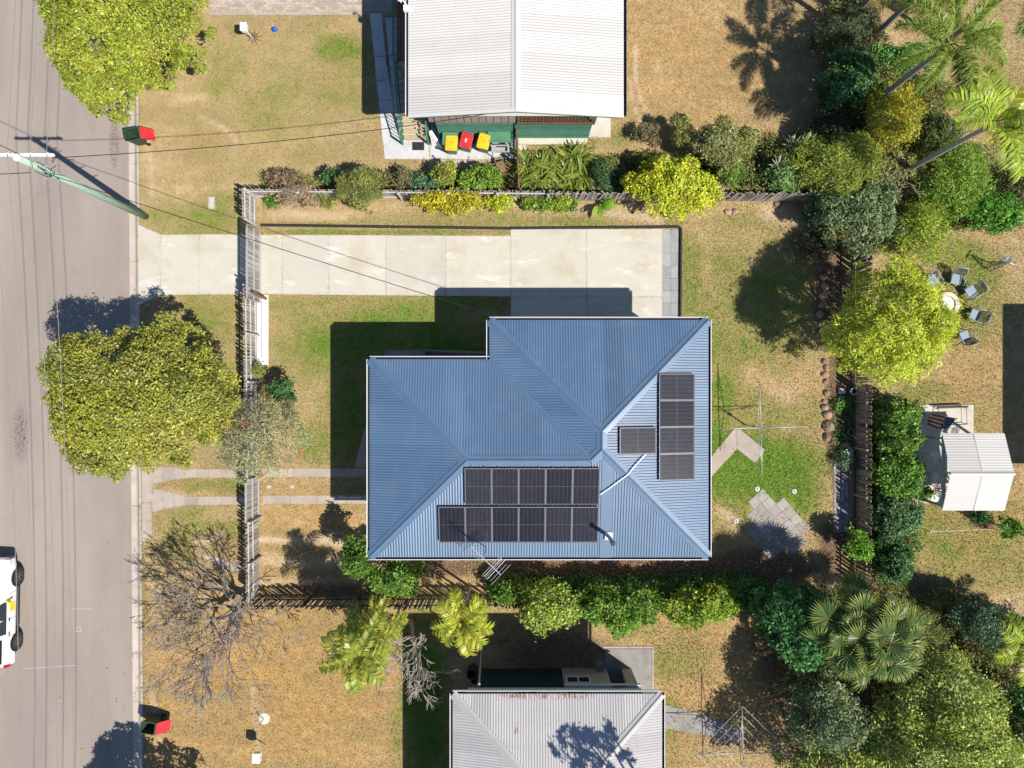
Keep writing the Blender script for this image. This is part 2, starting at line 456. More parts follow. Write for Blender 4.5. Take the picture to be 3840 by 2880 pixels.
# ------------------------------------------------------------------ road, kerb
def road_mat():
    m, nt, p = new_mat('asphalt')
    n1 = noise(nt, .5, 4, .6, stretch=(1, .18, 1)); n2 = noise(nt, 3.0, 4, .7, stretch=(1, .5, 1)); n3 = noise(nt, 45, 3, .8)
    c = mixc(nt, ramp(nt, n1, .3, .7), (.228, .190, .165), (.292, .248, .216))
    c = mixc(nt, ramp(nt, n2, .55, .8, 0, .5), c, (.19, .16, .145))
    c = mixc(nt, ramp(nt, n3, .35, .75, 0, .6), c, (.35, .315, .29))
    c = mixc(nt, ramp(nt, noise(nt, 70, 2, .9), .60, .72, 0, .55), c, (.10, .085, .08))
    vo = nod(nt, 'ShaderNodeTexVoronoi', feature='DISTANCE_TO_EDGE'); vo.inputs['Scale'].default_value = .11
    gq = nod(nt, 'ShaderNodeNewGeometry'); wv = nod(nt, 'ShaderNodeVectorMath', operation='ADD'); nv = nod(nt, 'ShaderNodeTexNoise'); nv.inputs['Scale'].default_value = 1.1; nv.inputs['Detail'].default_value = 6
    nt.links.new(gq.outputs['Position'], nv.inputs['Vector']); nt.links.new(gq.outputs['Position'], wv.inputs[0]); sc_ = nod(nt, 'ShaderNodeVectorMath', operation='SCALE'); sc_.inputs['Scale'].default_value = .45; nt.links.new(nv.outputs['Color'], sc_.inputs[0]); nt.links.new(sc_.outputs[0], wv.inputs[1]); nt.links.new(wv.outputs[0], vo.inputs['Vector'])
    c = mixc(nt, ramp(nt, vo.outputs['Distance'], .0, .0022, .38, 0), c, (.12, .10, .09))
    g = nod(nt, 'ShaderNodeNewGeometry')
    sx = nod(nt, 'ShaderNodeSeparateXYZ'); nt.links.new(g.outputs['Position'], sx.inputs[0])
    # oil drips: speckled stain with its own shape
    for cx, cy, rx, ry in ((-24.65, -2.5, .42, 1.5), (-19.95, 12.0, .28, 1.3)):
        ex = math_(nt, 'POWER', math_(nt, 'DIVIDE', math_(nt, 'SUBTRACT', sx.outputs[0], cx), rx), 2)
        ey = math_(nt, 'POWER', math_(nt, 'DIVIDE', math_(nt, 'SUBTRACT', sx.outputs[1], cy), ry), 2)
        d = math_(nt, 'ADD', ex, ey)
        sp = ramp(nt, noise(nt, 14, 4, .8), .50, .56)
        f = math_(nt, 'MULTIPLY', ramp(nt, d, .2, 1.3, .9, 0), sp, clamp=True)
        c = mixc(nt, f, c, (.06, .045, .04))
    # pale dusty edge along the gutter and the crown of the road
    ed = math_(nt, 'ADD', sx.outputs[0], math_(nt, 'MULTIPLY', sx.outputs[1], .0072))
    f = math_(nt, 'MULTIPLY', ramp(nt, ed, -20.2, -19.25, 0, .8), ramp(nt, n2, .3, .7), clamp=True)
    c = mixc(nt, f, c, (.30, .255, .215))
    f = math_(nt, 'MULTIPLY', ramp(nt, ed, -25.3, -25.9, 0, .7), ramp(nt, n1, .3, .6), clamp=True)
    c = mixc(nt, f, c, (.33, .285, .24))
    nt.links.new(c, p.inputs['Base Color'])
    p.inputs['Roughness'].default_value = .95; p.inputs['Specular IOR Level'].default_value = .15
    b = nod(nt, 'ShaderNodeBump'); b.inputs['Strength'].default_value = .5; b.inputs['Distance'].default_value = .01
    nt.links.new(n3, b.inputs['Height']); nt.links.new(b.outputs[0], p.inputs['Normal'])
    return m
M['asphalt'] = road_mat()
mb = MB()
mb.add([(-32, -600, -.13), (kerb_x(-600) - .5, -600, -.13), (kerb_x(600) - .5, 600, -.13), (-32, 600, -.13)], [(0, 1, 2, 3)])
road = mb.build('road', M['asphalt']); road['kind'] = 'structure'
EXCL.append([(-600, -60), (kerb_x(-60) - .01, -60), (kerb_x(60) - .01, 60), (-600, 60)])

kerb = setting('kerb')
seg = 2.45
y = -60.0
kmesh = None
while y < 60:
    if kmesh is None:
        prof = [(-.56, -.2), (-.56, -.118), (-.30, -.128), (-.22, -.10), (-.14, -.02), (-.07, .012), (0, .015), (0, -.2)]
        b = MB(); b.loft([[(x - .0072 * 0, 0, z) for x, z in prof], [(x - .0072 * (seg - .02), seg - .02, z) for x, z in prof]])
        kmesh = b.mesh('kerb_segment', M['kerb'])
    o = mesh_obj('kerb_segment', kmesh, kerb); o.location = (kerb_x(y), y, random.uniform(-.002, .002))
    y += seg
# paint marks and leaf specks on the asphalt
def mark(pts, w=.018):
    b = MB()
    for a, c in zip(pts[:-1], pts[1:]):
        a = at(*a, -.13); c = at(*c, -.13)
        d = (c - a).normalized(); s = Vector((-d.y, d.x, 0)) * w / 2
        b.add([a + s + Vector((0, 0, .004)), a - s + Vector((0, 0, .004)), c - s + Vector((0, 0, .004)), c + s + Vector((0, 0, .004))], [(0, 1, 2, 3)])
    o = b.build('road_marking', M['pale_concrete']); o['kind'] = 'structure'
mark([T(0, 2, 458, 628), T(0, 2, 600, 628)])
mark([T(0, 2, 145, 1016), T(0, 2, 490, 993)])
for e in (((496, 745), (524, 745)), ((496, 775), (524, 775)), ((495, 745), (495, 775)), ((525, 745), (525, 775))):
    mark([T(0, 2, *e[0]), T(0, 2, *e[1])], .02)

# ------------------------------------------------------------------ concrete, paths, pavers
def slab(parent, pts_px, material, z=.02, name='concrete_slab', gap=.006, excl=True):
    w = [at(*p) for p in pts_px]
    if excl: EXCL.append([(p.x, p.y) for p in w])
    c = sum(w, Vector()) / len(w)
    if gap:
        w = [p + (c - p).normalized() * gap for p in w]
    b = MB(); b.prism(w, -.08, z)
    return b.build(name, material, parent)
def rect(x0, y0, x1, y1): return [(x0, y0), (x1, y0), (x1, y1), (x0, y1)]

drive = setting('driveway')
slab(drive, [(519, 842), (604, 880), (604, 1106), (522, 1144)], M['drive'], .018)
slab(drive, [(604, 880), (748, 879), (748, 1105), (604, 1106)], M['drive'])
slab(drive, [(748, 879), (900, 878), (900, 1104), (748, 1105)], M['drive'])
jx = [900, 1060, 1235, 1447, 1672, 1915]
for a, b in zip(jx[:-1], jx[1:]):
    slab(drive, [(a, 880 + (a - 980) * .005), (b, 880 + (b - 980) * .005), (b, 1103 + (b - 980) * .01), (a, 1103 + (a - 980) * .01)], M['drive'])
for a, b in ((1915, 2200), (2200, 2484)):
    slab(drive, rect(a, 859, b, 1114), M['drive'])
    slab(drive, rect(a, 1114, b, 1290), M['drive'])
pav = setting('paver_border')
for i in range(9):
    for a, b in ((2484, 2515), (2515, 2546)):
        slab(pav, rect(a, 860 + i * 46, b, 860 + (i + 1) * 46), M['grey_paver'], .022 + random.uniform(-.004, .004), 'paver', .008)
strip = setting('fence_strip')
slab(strip, rect(964, 1107, 1007, 1369), M['white_concrete'], .025)
tracks = setting('wheel_tracks')
Z8 = lambda x, y: (480 + x * .4833, 1700 + y * .4833)
st1 = [(190, 108, 240), (270, 106, 222), (350, 104, 206), (440, 121, 190), (535, 121, 189), (628, 121, 189), (728, 121, 188), (860, 121, 188), (980, 121, 188)]
for a, b in zip(st1[:-1], st1[1:]):
    slab(tracks, [Z8(a[0], a[1]), Z8(b[0], b[1]), Z8(b[0], b[2]), Z8(a[0], a[2])], M['old_concrete'])
st2 = [(187, 268, 460), (272, 283, 436), (358, 306, 418), (445, 333, 404), (540, 333, 402), (632, 333, 400), (727, 333, 399), (820, 333, 398), (980, 333, 397)]
for a, b in zip(st2[:-1], st2[1:]):
    slab(tracks, [Z8(a[0], a[1]), Z8(b[0], b[1]), Z8(b[0], b[2]), Z8(a[0], a[2])], M['old_concrete'])
slab(tracks, [Z8(108, 95), Z8(188, 95), Z8(188, 380), Z8(108, 385)], M['old_concrete'], .016)
slab(tracks, [Z8(108, 386), Z8(186, 381), Z8(188, 615), Z8(124, 685), Z8(112, 690)], M['old_concrete'], .016)
for y0, y1, xs_ in ((1756, 1788, (985, 1100, 1243, 1390)), (1857, 1889, (985, 1090, 1190, 1300, 1390))):
    for a, b in zip(xs_[:-1], xs_[1:]):
        slab(tracks, rect(a, y0, b, y1), M['old_concrete'])
slab(tracks, [T(1, 1, 735, 1000), T(1, 1, 638, 1368), T(1, 1, 800, 1368)], M['old_concrete'], .018)
for p in ([T(0, 2, 1265, 265), T(0, 2, 1420, 300), T(0, 2, 1560, 350), T(0, 2, 1560, 395), T(0, 2, 1400, 335)],):
    slab(tracks, p, M['old_concrete'])
lpath = setting('garden_path')
Z3 = lambda x, y: (2640 + x * .3074, 1340 + y * .3074)
slab(lpath, [Z3(395, 840), Z3(400, 1118), Z3(-40, 1600), Z3(-40, 1360)], M['old_concrete'])
slab(lpath, [Z3(395, 840), Z3(752, 1130), Z3(625, 1290), Z3(400, 1118)], M['old_concrete'])
patio = setting('diamond_patio')
Z4 = lambda x, y: (2640 + x * .5354, 1760 + y * .5354)
dpoly = [at(*Z4(*p)) for p in ((290, 300), (330, 210), (430, 165), (520, 230), (560, 180), (650, 240), (620, 290), (705, 350), (690, 470), (720, 480), (640, 540), (560, 600), (500, 620), (430, 560), (340, 500), (290, 420), (320, 360))]
ang = math.radians(40)
c0 = at(*Z4(490, 390))
for i in range(-7, 8):
    for j in range(-7, 8):
        u, v = i * .5, j * .5
        px_, py_ = c0.x + u * math.cos(ang) - v * math.sin(ang), c0.y + u * math.sin(ang) + v * math.cos(ang)
        if in_poly(np.array([px_]), np.array([py_]), dpoly)[0] and (i, j) not in ((-3, -4), (3, 2)):
            h = .243; a2 = ang + random.uniform(-.02, .02)
            q = [(px_ + sx_ * h * math.cos(a2) - sy_ * h * math.sin(a2), py_ + sx_ * h * math.sin(a2) + sy_ * h * math.cos(a2)) for sx_, sy_ in ((-1, -1), (1, -1), (1, 1), (-1, 1))]
            MB().prism(q, -.03, .022 + random.uniform(-.008, .008)).build('paver', M['stone_paver'], patio)
EXCL.append([(p.x, p.y) for p in dpoly])
strip2 = setting('brick_path')
EXCL.append([(p.x, p.y) for p in [at(3126, 1740), at(3182, 1740), at(3182, 1998), at(3126, 1998)]])
yy = 1740.0; row = 0
while yy < 1990:
    xx = 3126.0 - (8 if row % 2 else 0)
    while xx < 3176:
        w_ = random.choice((16, 16, 24))
        x1 = min(xx + w_, 3181)
        if x1 - xx > 6: slab(strip2, rect(max(xx, 3124), yy, x1, yy + 16), M['dark_paver'], .03 + random.uniform(-.006, .006), 'paver', .01, False)
        xx += w_
    yy += 16; row += 1
sleeper = MB().prism([at(3183, 1736), at(3199, 1736), at(3199, 1996), at(3183, 1996)], 0, .14).build('timber_sleeper', M['old_timber'])
tag(sleeper, 'long weathered timber sleeper lying between brick path and east paling fence', 'sleeper')

# pads of the white-roofed house
pad = setting('house_pad')
slab(pad, [(1386, 50), (1431, 50), (1447, 210), (1404, 212)], M['pale_concrete'])
slab(pad, [(1404, 213), (1447, 211), (1460, 300), (1410, 302)], M['pale_concrete'])
slab(pad, [(1410, 303), (1460, 301), (1473, 374), (1420, 376)], M['pale_concrete'])
slab(pad, [(1420, 377), (1473, 375), (1479, 424), (1424, 424)], M['pale_concrete'])
slab(pad, [(1445, 66), (1520, 66), (1520, 320), (1468, 323)], M['pale_concrete'])
slab(pad, [(1468, 325), (1520, 322), (1520, 424), (1480, 424)], M['pale_concrete'])
slab(pad, [(1424, 426), (1610, 426), (1611, 597), (1443, 597)], M['pale_concrete'])
slab(pad, [(1613, 426), (1938, 426), (1938, 598), (1613, 597)], M['pale_concrete'])
slab(pad, [(1940, 500), (2212, 500), (2200, 540), (1944, 543)], M['concrete'])
slab(pad, [(2205, 430), (2290, 430), (2290, 516), (2205, 516)], M['concrete'])
slab(pad, [(1940, 544), (1972, 544), (1978, 600), (1944, 590)], M['concrete'])
bp = setting('brick_edging')
for r in range(3):
    for i in range(22):
        slab(bp, rect(1606 + i * 11 + (3 if r % 2 else 0), 600 + r * 16, 1616.6 + i * 11 + (3 if r % 2 else 0), 615.6 + r * 16), M['brick_paver'], .025 + random.uniform(-.005, .005), 'brick', .004, False)
EXCL.append([(p.x, p.y) for p in [at(1604, 598), at(1850, 598), at(1850, 650), at(1604, 650)]])
pd = setting('brick_driveway')
EXCL.append([(p.x, p.y) for p in [at(775, -60), at(1528, -60), at(1528, 52), at(775, 52)]])
for r in range(9):
    for i in range(33):
        x0 = 785 + i * 22.4 + (11 if r % 2 else 0); y0 = 45 - r * 9.2
        if i % 4 == 3 and r % 2 == 0: pass
        slab(pd, rect(x0, y0 - 8.6, x0 + 21.6, y0), M['brick_paver'], .02 + random.uniform(-.004, .004), 'brick', .004, False)
slab(pd, rect(785, 46.5, 1370, 56), M['old_concrete'])

# grey house: slab and path, gazebo slab
gp = setting('back_pad')
slab(gp, [(2267, 2432), (2444, 2432), (2444, 2640), (2267, 2640)], M['dark_slab'], .05)
slab(gp, [(2262, 2424), (2452, 2424), (2452, 2431), (2262, 2431)], M['old_concrete'], .03)
slab(gp, [(2445, 2432), (2452, 2432), (2452, 2620), (2445, 2620)], M['old_concrete'], .03)
slab(gp, [T(2, 2, 880, 1260), T(2, 2, 1000, 1250), T(2, 2, 1230, 1310), T(2, 2, 1230, 1445), T(2, 2, 960, 1395)], M['dark_slab'])
slab(gp, [T(2, 2, 1230, 1310), T(2, 2, 1360, 1350), T(2, 2, 1490, 1400), T(2, 2, 1455, 1505), T(2, 2, 1230, 1445)], M['dark_slab'])
gz_ = setting('gazebo_slab')
slab(gz_, rect(3419, 1518, 3649, 1640), M['concrete'], .05)
slab(gz_, rect(3419, 1640, 3700, 1770), M['concrete'], .05)
slab(gz_, rect(3419, 1770, 3700, 1886), M['concrete'], .05)
# small inspection plates in the lawn
for p, lb in ((T(0, 0, 1372, 1315), 'pale concrete cover slab in the verge below the green power pole'), (T(1, 1, 85, 1495), 'grey meter cover plate beside the front fence between wheel tracks'), (T(1, 1, 235, 1495), 'pale meter cover plate farther from the fence between wheel tracks')):
    w_, h_ = (13, 24) if p[0] < 900 else (9, 8)
    b = MB(); a = at(p[0] - w_, p[1] - h_); c = at(p[0] + w_, p[1] + h_)
    o = thing('meter_cover', lb, 'cover', ((a.x + c.x) / 2, (a.y + c.y) / 2, 0))
    b.box(a.x, c.x, c.y, a.y, -.02, .025).build('collar', M['old_concrete'], o)
    MB().box(a.x + .06, c.x - .06, c.y + .05, a.y - .05, .026, .034).build('lid', M['concrete'], o)
# ------------------------------------------------------------------ roofs
PITCH = .118
def pl(tab, s):
    return np.interp(s, [t[0] for t in tab], [t[1] for t in tab])
def corrugated(name, o2, du, dn, L, lo, hi, z0, tanp, material, parent, amp=.012, pitch=PITCH, nseg=8, smin=0.0):
    """sheet of corrugated iron: ribs run up the slope dn; lo/hi bound it along the eave coordinate s"""
    s = np.arange(smin, L + 1e-6, pitch / nseg)
    a = pl(lo, s); b = np.maximum(pl(hi, s), a)
    w = amp * np.sin(2 * np.pi * s / pitch)
    rows = []
    for d in (a, b):
        rows.append(np.stack([o2[0] + du[0] * s + dn[0] * d, o2[1] + du[1] * s + dn[1] * d, z0 + d * tanp + w], 1))
    v = np.concatenate(rows)
    n = len(s)
    i = np.arange(n - 1)
    cr = du[0] * dn[1] - du[1] * dn[0]
    q = np.stack([i, i + 1, n + i + 1, n + i], 1) if cr > 0 else np.stack([i, n + i, n + i + 1, i + 1], 1)
    g = org(parent)
    v = v - np.array([g.x, g.y, g.z])
    me = bpy.data.meshes.new(name); np_mesh(me, v, q)
    me.materials.append(material)
    me.polygons.foreach_set('use_smooth', [True] * len(me.polygons))
    sh = np.random.default_rng(int(abs(o2[0] * 13 + o2[1] * 7) * 10) + len(s)).normal(0, 1, 60)
    fattr(me, 'sheet', np.tile(sh[(s / (pitch * 7)).astype(int) % 60], 2))
    ob = mesh_obj(name, me, parent)
    if amp > 0:
        sm = MB(); k = 0
        while (k + .25) * pitch < L:
            ss = (k + .25) * pitch; la_, hb_ = float(pl(lo, ss)), float(pl(hi, ss))
            dd = .22
            while dd < hb_ - .15:
                if dd > la_ + .1:
                    cx_, cy_, cz_ = o2[0] + du[0] * ss + dn[0] * dd, o2[1] + du[1] * ss + dn[1] * dd, z0 + dd * tanp + amp
                    sm.add([(cx_ - .014, cy_ - .014, cz_), (cx_ + .014, cy_ - .014, cz_), (cx_ + .014, cy_ + .014, cz_), (cx_ - .014, cy_ + .014, cz_), (cx_, cy_, cz_ + .02)], [(0, 1, 4), (1, 2, 4), (2, 3, 4), (3, 0, 4)])
                dd += .92
            k += 2
        if sm.v:
            so2 = sm.build('roof_screws', M['galv'], ob); so2['kind'] = 'stuff'
    return ob
def ridge_cap(name, p0, p1, w, drop, material, parent, lift=.02):
    p0, p1 = Vector(p0), Vector(p1)
    d = (p1 - p0); h = Vector((d.x, d.y, 0)).normalized(); s = Vector((-h.y, h.x, 0))
    prof = [(-w, -drop * w), (-w * .18, -drop * w * .18 + .012), (-.035, .035), (0, .05), (.035, .035), (w * .18, -drop * w * .18 + .012), (w, -drop * w)]
    rings = []
    for p in (p0, p1):
        top = [p + s * a + Vector((0, 0, b + lift)) for a, b in prof]
        bot = [p + s * a + Vector((0, 0, b + lift - .012)) for a, b in reversed(prof)]
        rings.append(top + bot)
    return MB().loft(rings).build(name, material, parent)
def gutter(parent, pts, z, material, closed=True, w=.13, inner=None):
    """open box gutter round an eave; pts counter-clockwise, offset outwards"""
    n = len(pts)
    for i in range(n if closed else n - 1):
        a = Vector((*pts[i], 0)); b = Vector((*pts[(i + 1) % n], 0))
        d = (b - a).normalized(); o = Vector((d.y, -d.x, 0))
        m = MB()
        def strip(off0, off1, z0, z1):
            e0 = a + o * off0 - d * 0; e1 = b + o * off0
            f0 = a + o * off1 - d * 0; f1 = b + o * off1
            vs = [e0 + Vector((0, 0, z0)), e1 + Vector((0, 0, z0)), f1 + Vector((0, 0, z0)), f0 + Vector((0, 0, z0)),
                  e0 + Vector((0, 0, z1)), e1 + Vector((0, 0, z1)), f1 + Vector((0, 0, z1)), f0 + Vector((0, 0, z1))]
            m.add(vs, [(3, 2, 1, 0), (4, 5, 6, 7), (0, 1, 5, 4), (1, 2, 6, 5), (2, 3, 7, 6), (3, 0, 4, 7)])
        strip(w - .022, w, z - .121, z + .005)
        go = m.build('gutter', material, parent)
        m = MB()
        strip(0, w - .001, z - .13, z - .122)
        m.build('gutter_floor', M['dark_metal'], go)  # dark colour painted on to stand in for shade inside the gutter
def wall_box(parent, poly, z0, z1, material, name='wall'):
    EXCL.append([(p[0], p[1]) for p in poly])
    return MB().prism(poly, z0, z1).build(name, material, parent)
def window(parent, p, q, z0, z1, n, frame='white'):
    """window in a vertical wall from p to q (2d), outward normal n"""
    p, q, n = Vector((*p, 0)), Vector((*q, 0)), Vector((*n, 0))
    d = (q - p).normalized(); f = MB(); o = n * .03
    Z = lambda h: Vector((0, 0, h))
    for a, b in ((p + Z(z0), q + Z(z0)), (p + Z(z1), q + Z(z1)), (p + Z(z0), p + Z(z1)), (q + Z(z0), q + Z(z1)), ((p + q) / 2 + Z(z0), (p + q) / 2 + Z(z1))):
        f.bar(a + o, b + o, .06, .06, n)
    fr = f.build('window', M[frame], parent)
    g = MB(); g.add([p + Z(z0) + n * .015, q + Z(z0) + n * .015, q + Z(z1) + n * .015, p + Z(z1) + n * .015], [(0, 1, 2, 3)])
    g.build('pane', M['glass'], fr)

def roof_mat(name, col, rough, metal, var, rust=None, streak=.12, spec=.4):
    m, nt, p = new_mat(name)
    f = noise(nt, 1.3, 4, .6); f2 = noise(nt, 9, 4, .6)
    c = mixc(nt, f, mul(col, 1 - var), mul(col, 1 + var))
    c = mixc(nt, ramp(nt, f2, .45, .8, 0, streak), c, mul(col, .55))
    ks = math_(nt, 'ADD', math_(nt, 'MULTIPLY', attr(nt, 'sheet').outputs['Fac'], .06), 1.0)
    vs = nod(nt, 'ShaderNodeVectorMath', operation='SCALE'); nt.links.new(c, vs.inputs[0]); nt.links.new(ks, vs.inputs['Scale']); c = vs.outputs[0]
    c = mixc(nt, ramp(nt, noise(nt, .7, 5, .7), .46, .8, 0, .34), c, tuple(x * .6 + .12 for x in col))
    if rust:
        g = nod(nt, 'ShaderNodeNewGeometry'); sx = nod(nt, 'ShaderNodeSeparateXYZ'); nt.links.new(g.outputs['Position'], sx.inputs[0])
        for cx, cy, rx, ry, thr in rust:
            ex = math_(nt, 'POWER', math_(nt, 'DIVIDE', math_(nt, 'SUBTRACT', sx.outputs[0], cx), rx), 4)
            ey = math_(nt, 'POWER', math_(nt, 'DIVIDE', math_(nt, 'SUBTRACT', sx.outputs[1], cy), ry), 2)
            d = math_(nt, 'ADD', ex, ey)
            sp = ramp(nt, noise(nt, 7, 4, .7, stretch=(1.6, .5, 1)), thr, thr + .12)
            c = mixc(nt, math_(nt, 'MULTIPLY', ramp(nt, d, .35, 1.1, 1, 0), sp, clamp=True), c, (.23, .10, .06))
    nt.links.new(c, p.inputs['Base Color'])
    p.inputs['Roughness'].default_value = rough; p.inputs['Metallic'].default_value = metal
    p.inputs['Specular IOR Level'].default_value = spec
    return m
M['blue_roof'] = roof_mat('blue_roof', (.076, .136, .226), .37, .0, .10, spec=.85)
M['white_roof'] = roof_mat('white_roof', (.50, .485, .465), .6, .0, .05, streak=.08)
M['grey_roof'] = roof_mat('grey_roof', (.355, .345, .345), .5, .0, .10, rust=[(1.5, -13.5, 2.3, .2, .47), (.18, -14.85, .09, .26, .46), (-.35, -16.0, .25, 1.2, .62)], streak=.22)
M['cream'] = mat('cream', (.52, .48, .40), .8, .06, 3)
M['white_wall'] = mat('white_wall', (.62, .62, .58), .8, .05, 3)
M['pink_panel'] = mat('pink_panel', (.36, .27, .24), .8, .08, 3, rnd=.05)
M['green_slat'] = mat('green_slat', (.055, .17, .12), .6, .2, 3, rnd=.16, col2=(.10, .22, .17), c2lo=.55, c2hi=.8)
M['dark_green'] = mat('dark_green', (.03, .06, .05), .6, .2, 3, rnd=.1)
M['green_paint'] = mat('green_paint', (.075, .20, .12), .55, .15, 2)
M['soffit'] = mat('soffit', (.45, .45, .42), .8, .05, 3)

# ---- blue-roofed house
bh = thing('blue_roof_house', 'large house under an L-shaped blue corrugated hip roof with solar panels', 'house', (1.2, -2.5, 0))
Z0 = 4.67; TP = .231
ax, fy, ex_, dy_, bx_, by_ = -6.20, -7.53, 8.55, 2.79, -.987, 1.08
h1 = (by_ - fy) / 2; h2 = (ex_ - bx_) / 2
BR = M['blue_roof']
corrugated('roof_sheet', (ax, fy), (0, 1), (1, 0), 2 * h1, [(0, 0), (9, 0)], [(0, 0), (h1, h1), (2 * h1, 0)], Z0, TP, BR, bh)
corrugated('roof_sheet', (ax, fy), (1, 0), (0, 1), ex_ - ax, [(0, 0), (15, 0)], [(0, 0), (h1, h1), (9.518, h1), (9.9815, h2), (ex_ - ax, 0)], Z0, TP, BR, bh)
LE = dy_ - fy
corrugated('roof_sheet', (ex_, fy), (0, 1), (-1, 0), LE, [(0, 0), (15, 0)], [(0, 0), (h2, h2), (LE - h2, h2), (LE, 0)], Z0, TP, BR, bh)
corrugated('roof_sheet', (bx_, dy_), (1, 0), (0, -1), 2 * h2, [(0, 0), (15, 0)], [(0, 0), (h2, h2), (2 * h2, 0)], Z0, TP, BR, bh)
vb = dy_ - by_
corrugated('roof_sheet', (bx_, dy_), (0, -1), (1, 0), vb + h1, [(0, 0), (vb, 0), (vb + h1, h1)], [(0, 0), (h2, h2), (LE - h2, h2), (vb + h1, h1)], Z0, TP, BR, bh)
va = bx_ - ax
corrugated('roof_sheet', (ax, by_), (1, 0), (0, -1), va + h1, [(0, 0), (va, 0), (va + h1, h1)], [(0, 0), (h1, h1), (va + h1, h1)], Z0, TP, BR, bh)
r1z, r2z = Z0 + h1 * TP, Z0 + h2 * TP
R1a, R1b = (ax + h1, fy + h1, r1z), (bx_ + h1, fy + h1, r1z)
R2a, R2b = (bx_ + h2, dy_ - h2, r2z), (bx_ + h2, fy + h2, r2z)
hd = TP / math.sqrt(2)
for p0, p1, dr in (((ax, by_, Z0), R1a, hd), ((ax, fy, Z0), R1a, hd), (R1a, R1b, TP), (R1b, R2b, hd), (R2b, R2a, TP), ((bx_, dy_, Z0), R2a, hd), ((ex_, dy_, Z0), R2a, hd), ((ex_, fy, Z0), R2b, hd)):
    ridge_cap('ridge_cap', p0, p1, .23, dr, BR, bh)
ridge_cap('valley_gutter', (bx_, by_, Z0), R1b, .13, -hd, BR, bh, lift=.012)
# flat flashing under the flue
b = MB(); x0, x1 = 3.80, 4.30
for (xa, xb) in ((x0, x1),):
    b.add([(xa, fy - .02, Z0 + .02), (xb, fy - .02, Z0 + .02), (xb, fy + 3.95, Z0 + .02 + 3.95 * TP), (xa, fy + 4.35, Z0 + .02 + 4.35 * TP)], [(0, 1, 2, 3)])
b.build('flashing', BR, bh)
eave = [(ax, fy), (ex_, fy), (ex_, dy_), (bx_, dy_), (bx_, by_), (ax, by_)]
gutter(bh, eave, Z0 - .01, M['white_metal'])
i_ = .55
wall_box(bh, [(ax + i_, fy + i_), (ex_ - i_, fy + i_), (ex_ - i_, dy_ - i_), (bx_ + i_, dy_ - i_), (bx_ + i_, by_ - i_), (ax + i_, by_ - i_)], 0, 4.5, M['white_wall'])
MB().prism([(ax + .02, fy + .02), (ex_ - .02, fy + .02), (ex_ - .02, dy_ - .02), (bx_ + .02, dy_ - .02), (bx_ + .02, by_ - .02), (ax + .02, by_ - .02)], 4.502, 4.53).build('soffit', M['soffit'], bh)
for p, q, n in (((ax + i_, -6), (ax + i_, -4.2), (-1, 0)), ((ax + i_, -2.4), (ax + i_, -.8), (-1, 0)), ((-4.6, by_ - i_), (-2.9, by_ - i_), (0, 1)), ((1, dy_ - i_), (2.8, dy_ - i_), (0, 1)), ((5.2, dy_ - i_), (7, dy_ - i_), (0, 1)),
                ((ex_ - i_, -6), (ex_ - i_, -4.4), (1, 0)), ((ex_ - i_, -1.5), (ex_ - i_, .3), (1, 0)), ((-4, fy + i_), (-2.2, fy + i_), (0, -1)), ((2, fy + i_), (3.8, fy + i_), (0, -1))):
    window(bh, p, q, 3.1, 4.2, n)
# gutter brackets catch the light
# flue
fl = thing('flue_pipe', 'slim metal flue pipe rising from the sunny face of the blue roof', 'flue', (0, 0, 0))
fb = at(2281.7, 2009.7, 4.95)
MB().box(fb.x - .16, fb.x + .16, fb.y - .16, fb.y + .16, fb.z - .06, fb.z + .07).build('flashing_boot', M['white'], fl)
MB().tube([(fb.x, fb.y, fb.z), (fb.x, fb.y, fb.z + 1.45)], .085, 14).build('pipe', M['galv'], fl, smooth=True)
MB().lathe([(.11, 0), (.11, .08), (.06, .10)], 14, (fb.x, fb.y, fb.z + 1.42)).build('rim', M['dark_metal'], fl)
# conduit over the roof
def roof_z(x, y):
    cand = [(ex_ - x), (y - fy), (dy_ - y) if x > bx_ else (by_ - y), (x - ax)]
    return Z0 + max(0, min(cand)) * TP
cd = MB()
cpts = [at(*T(2, 1, 870, 1285), 5.55), at(*T(2, 1, 800, 1355), 5.5), at(*T(2, 1, 742, 1418), 5.5), at(*T(2, 1, 640, 1490), 5.3), at(*T(2, 1, 570, 1540), 5.25)]
cd.tube([(p.x, p.y, roof_z(p.x, p.y) + .10) for p in cpts], .028, 6)
tag(cd.build('cable_conduit', M['white']), 'white cable conduit crossing the roof hip between two groups of solar panels', 'conduit')

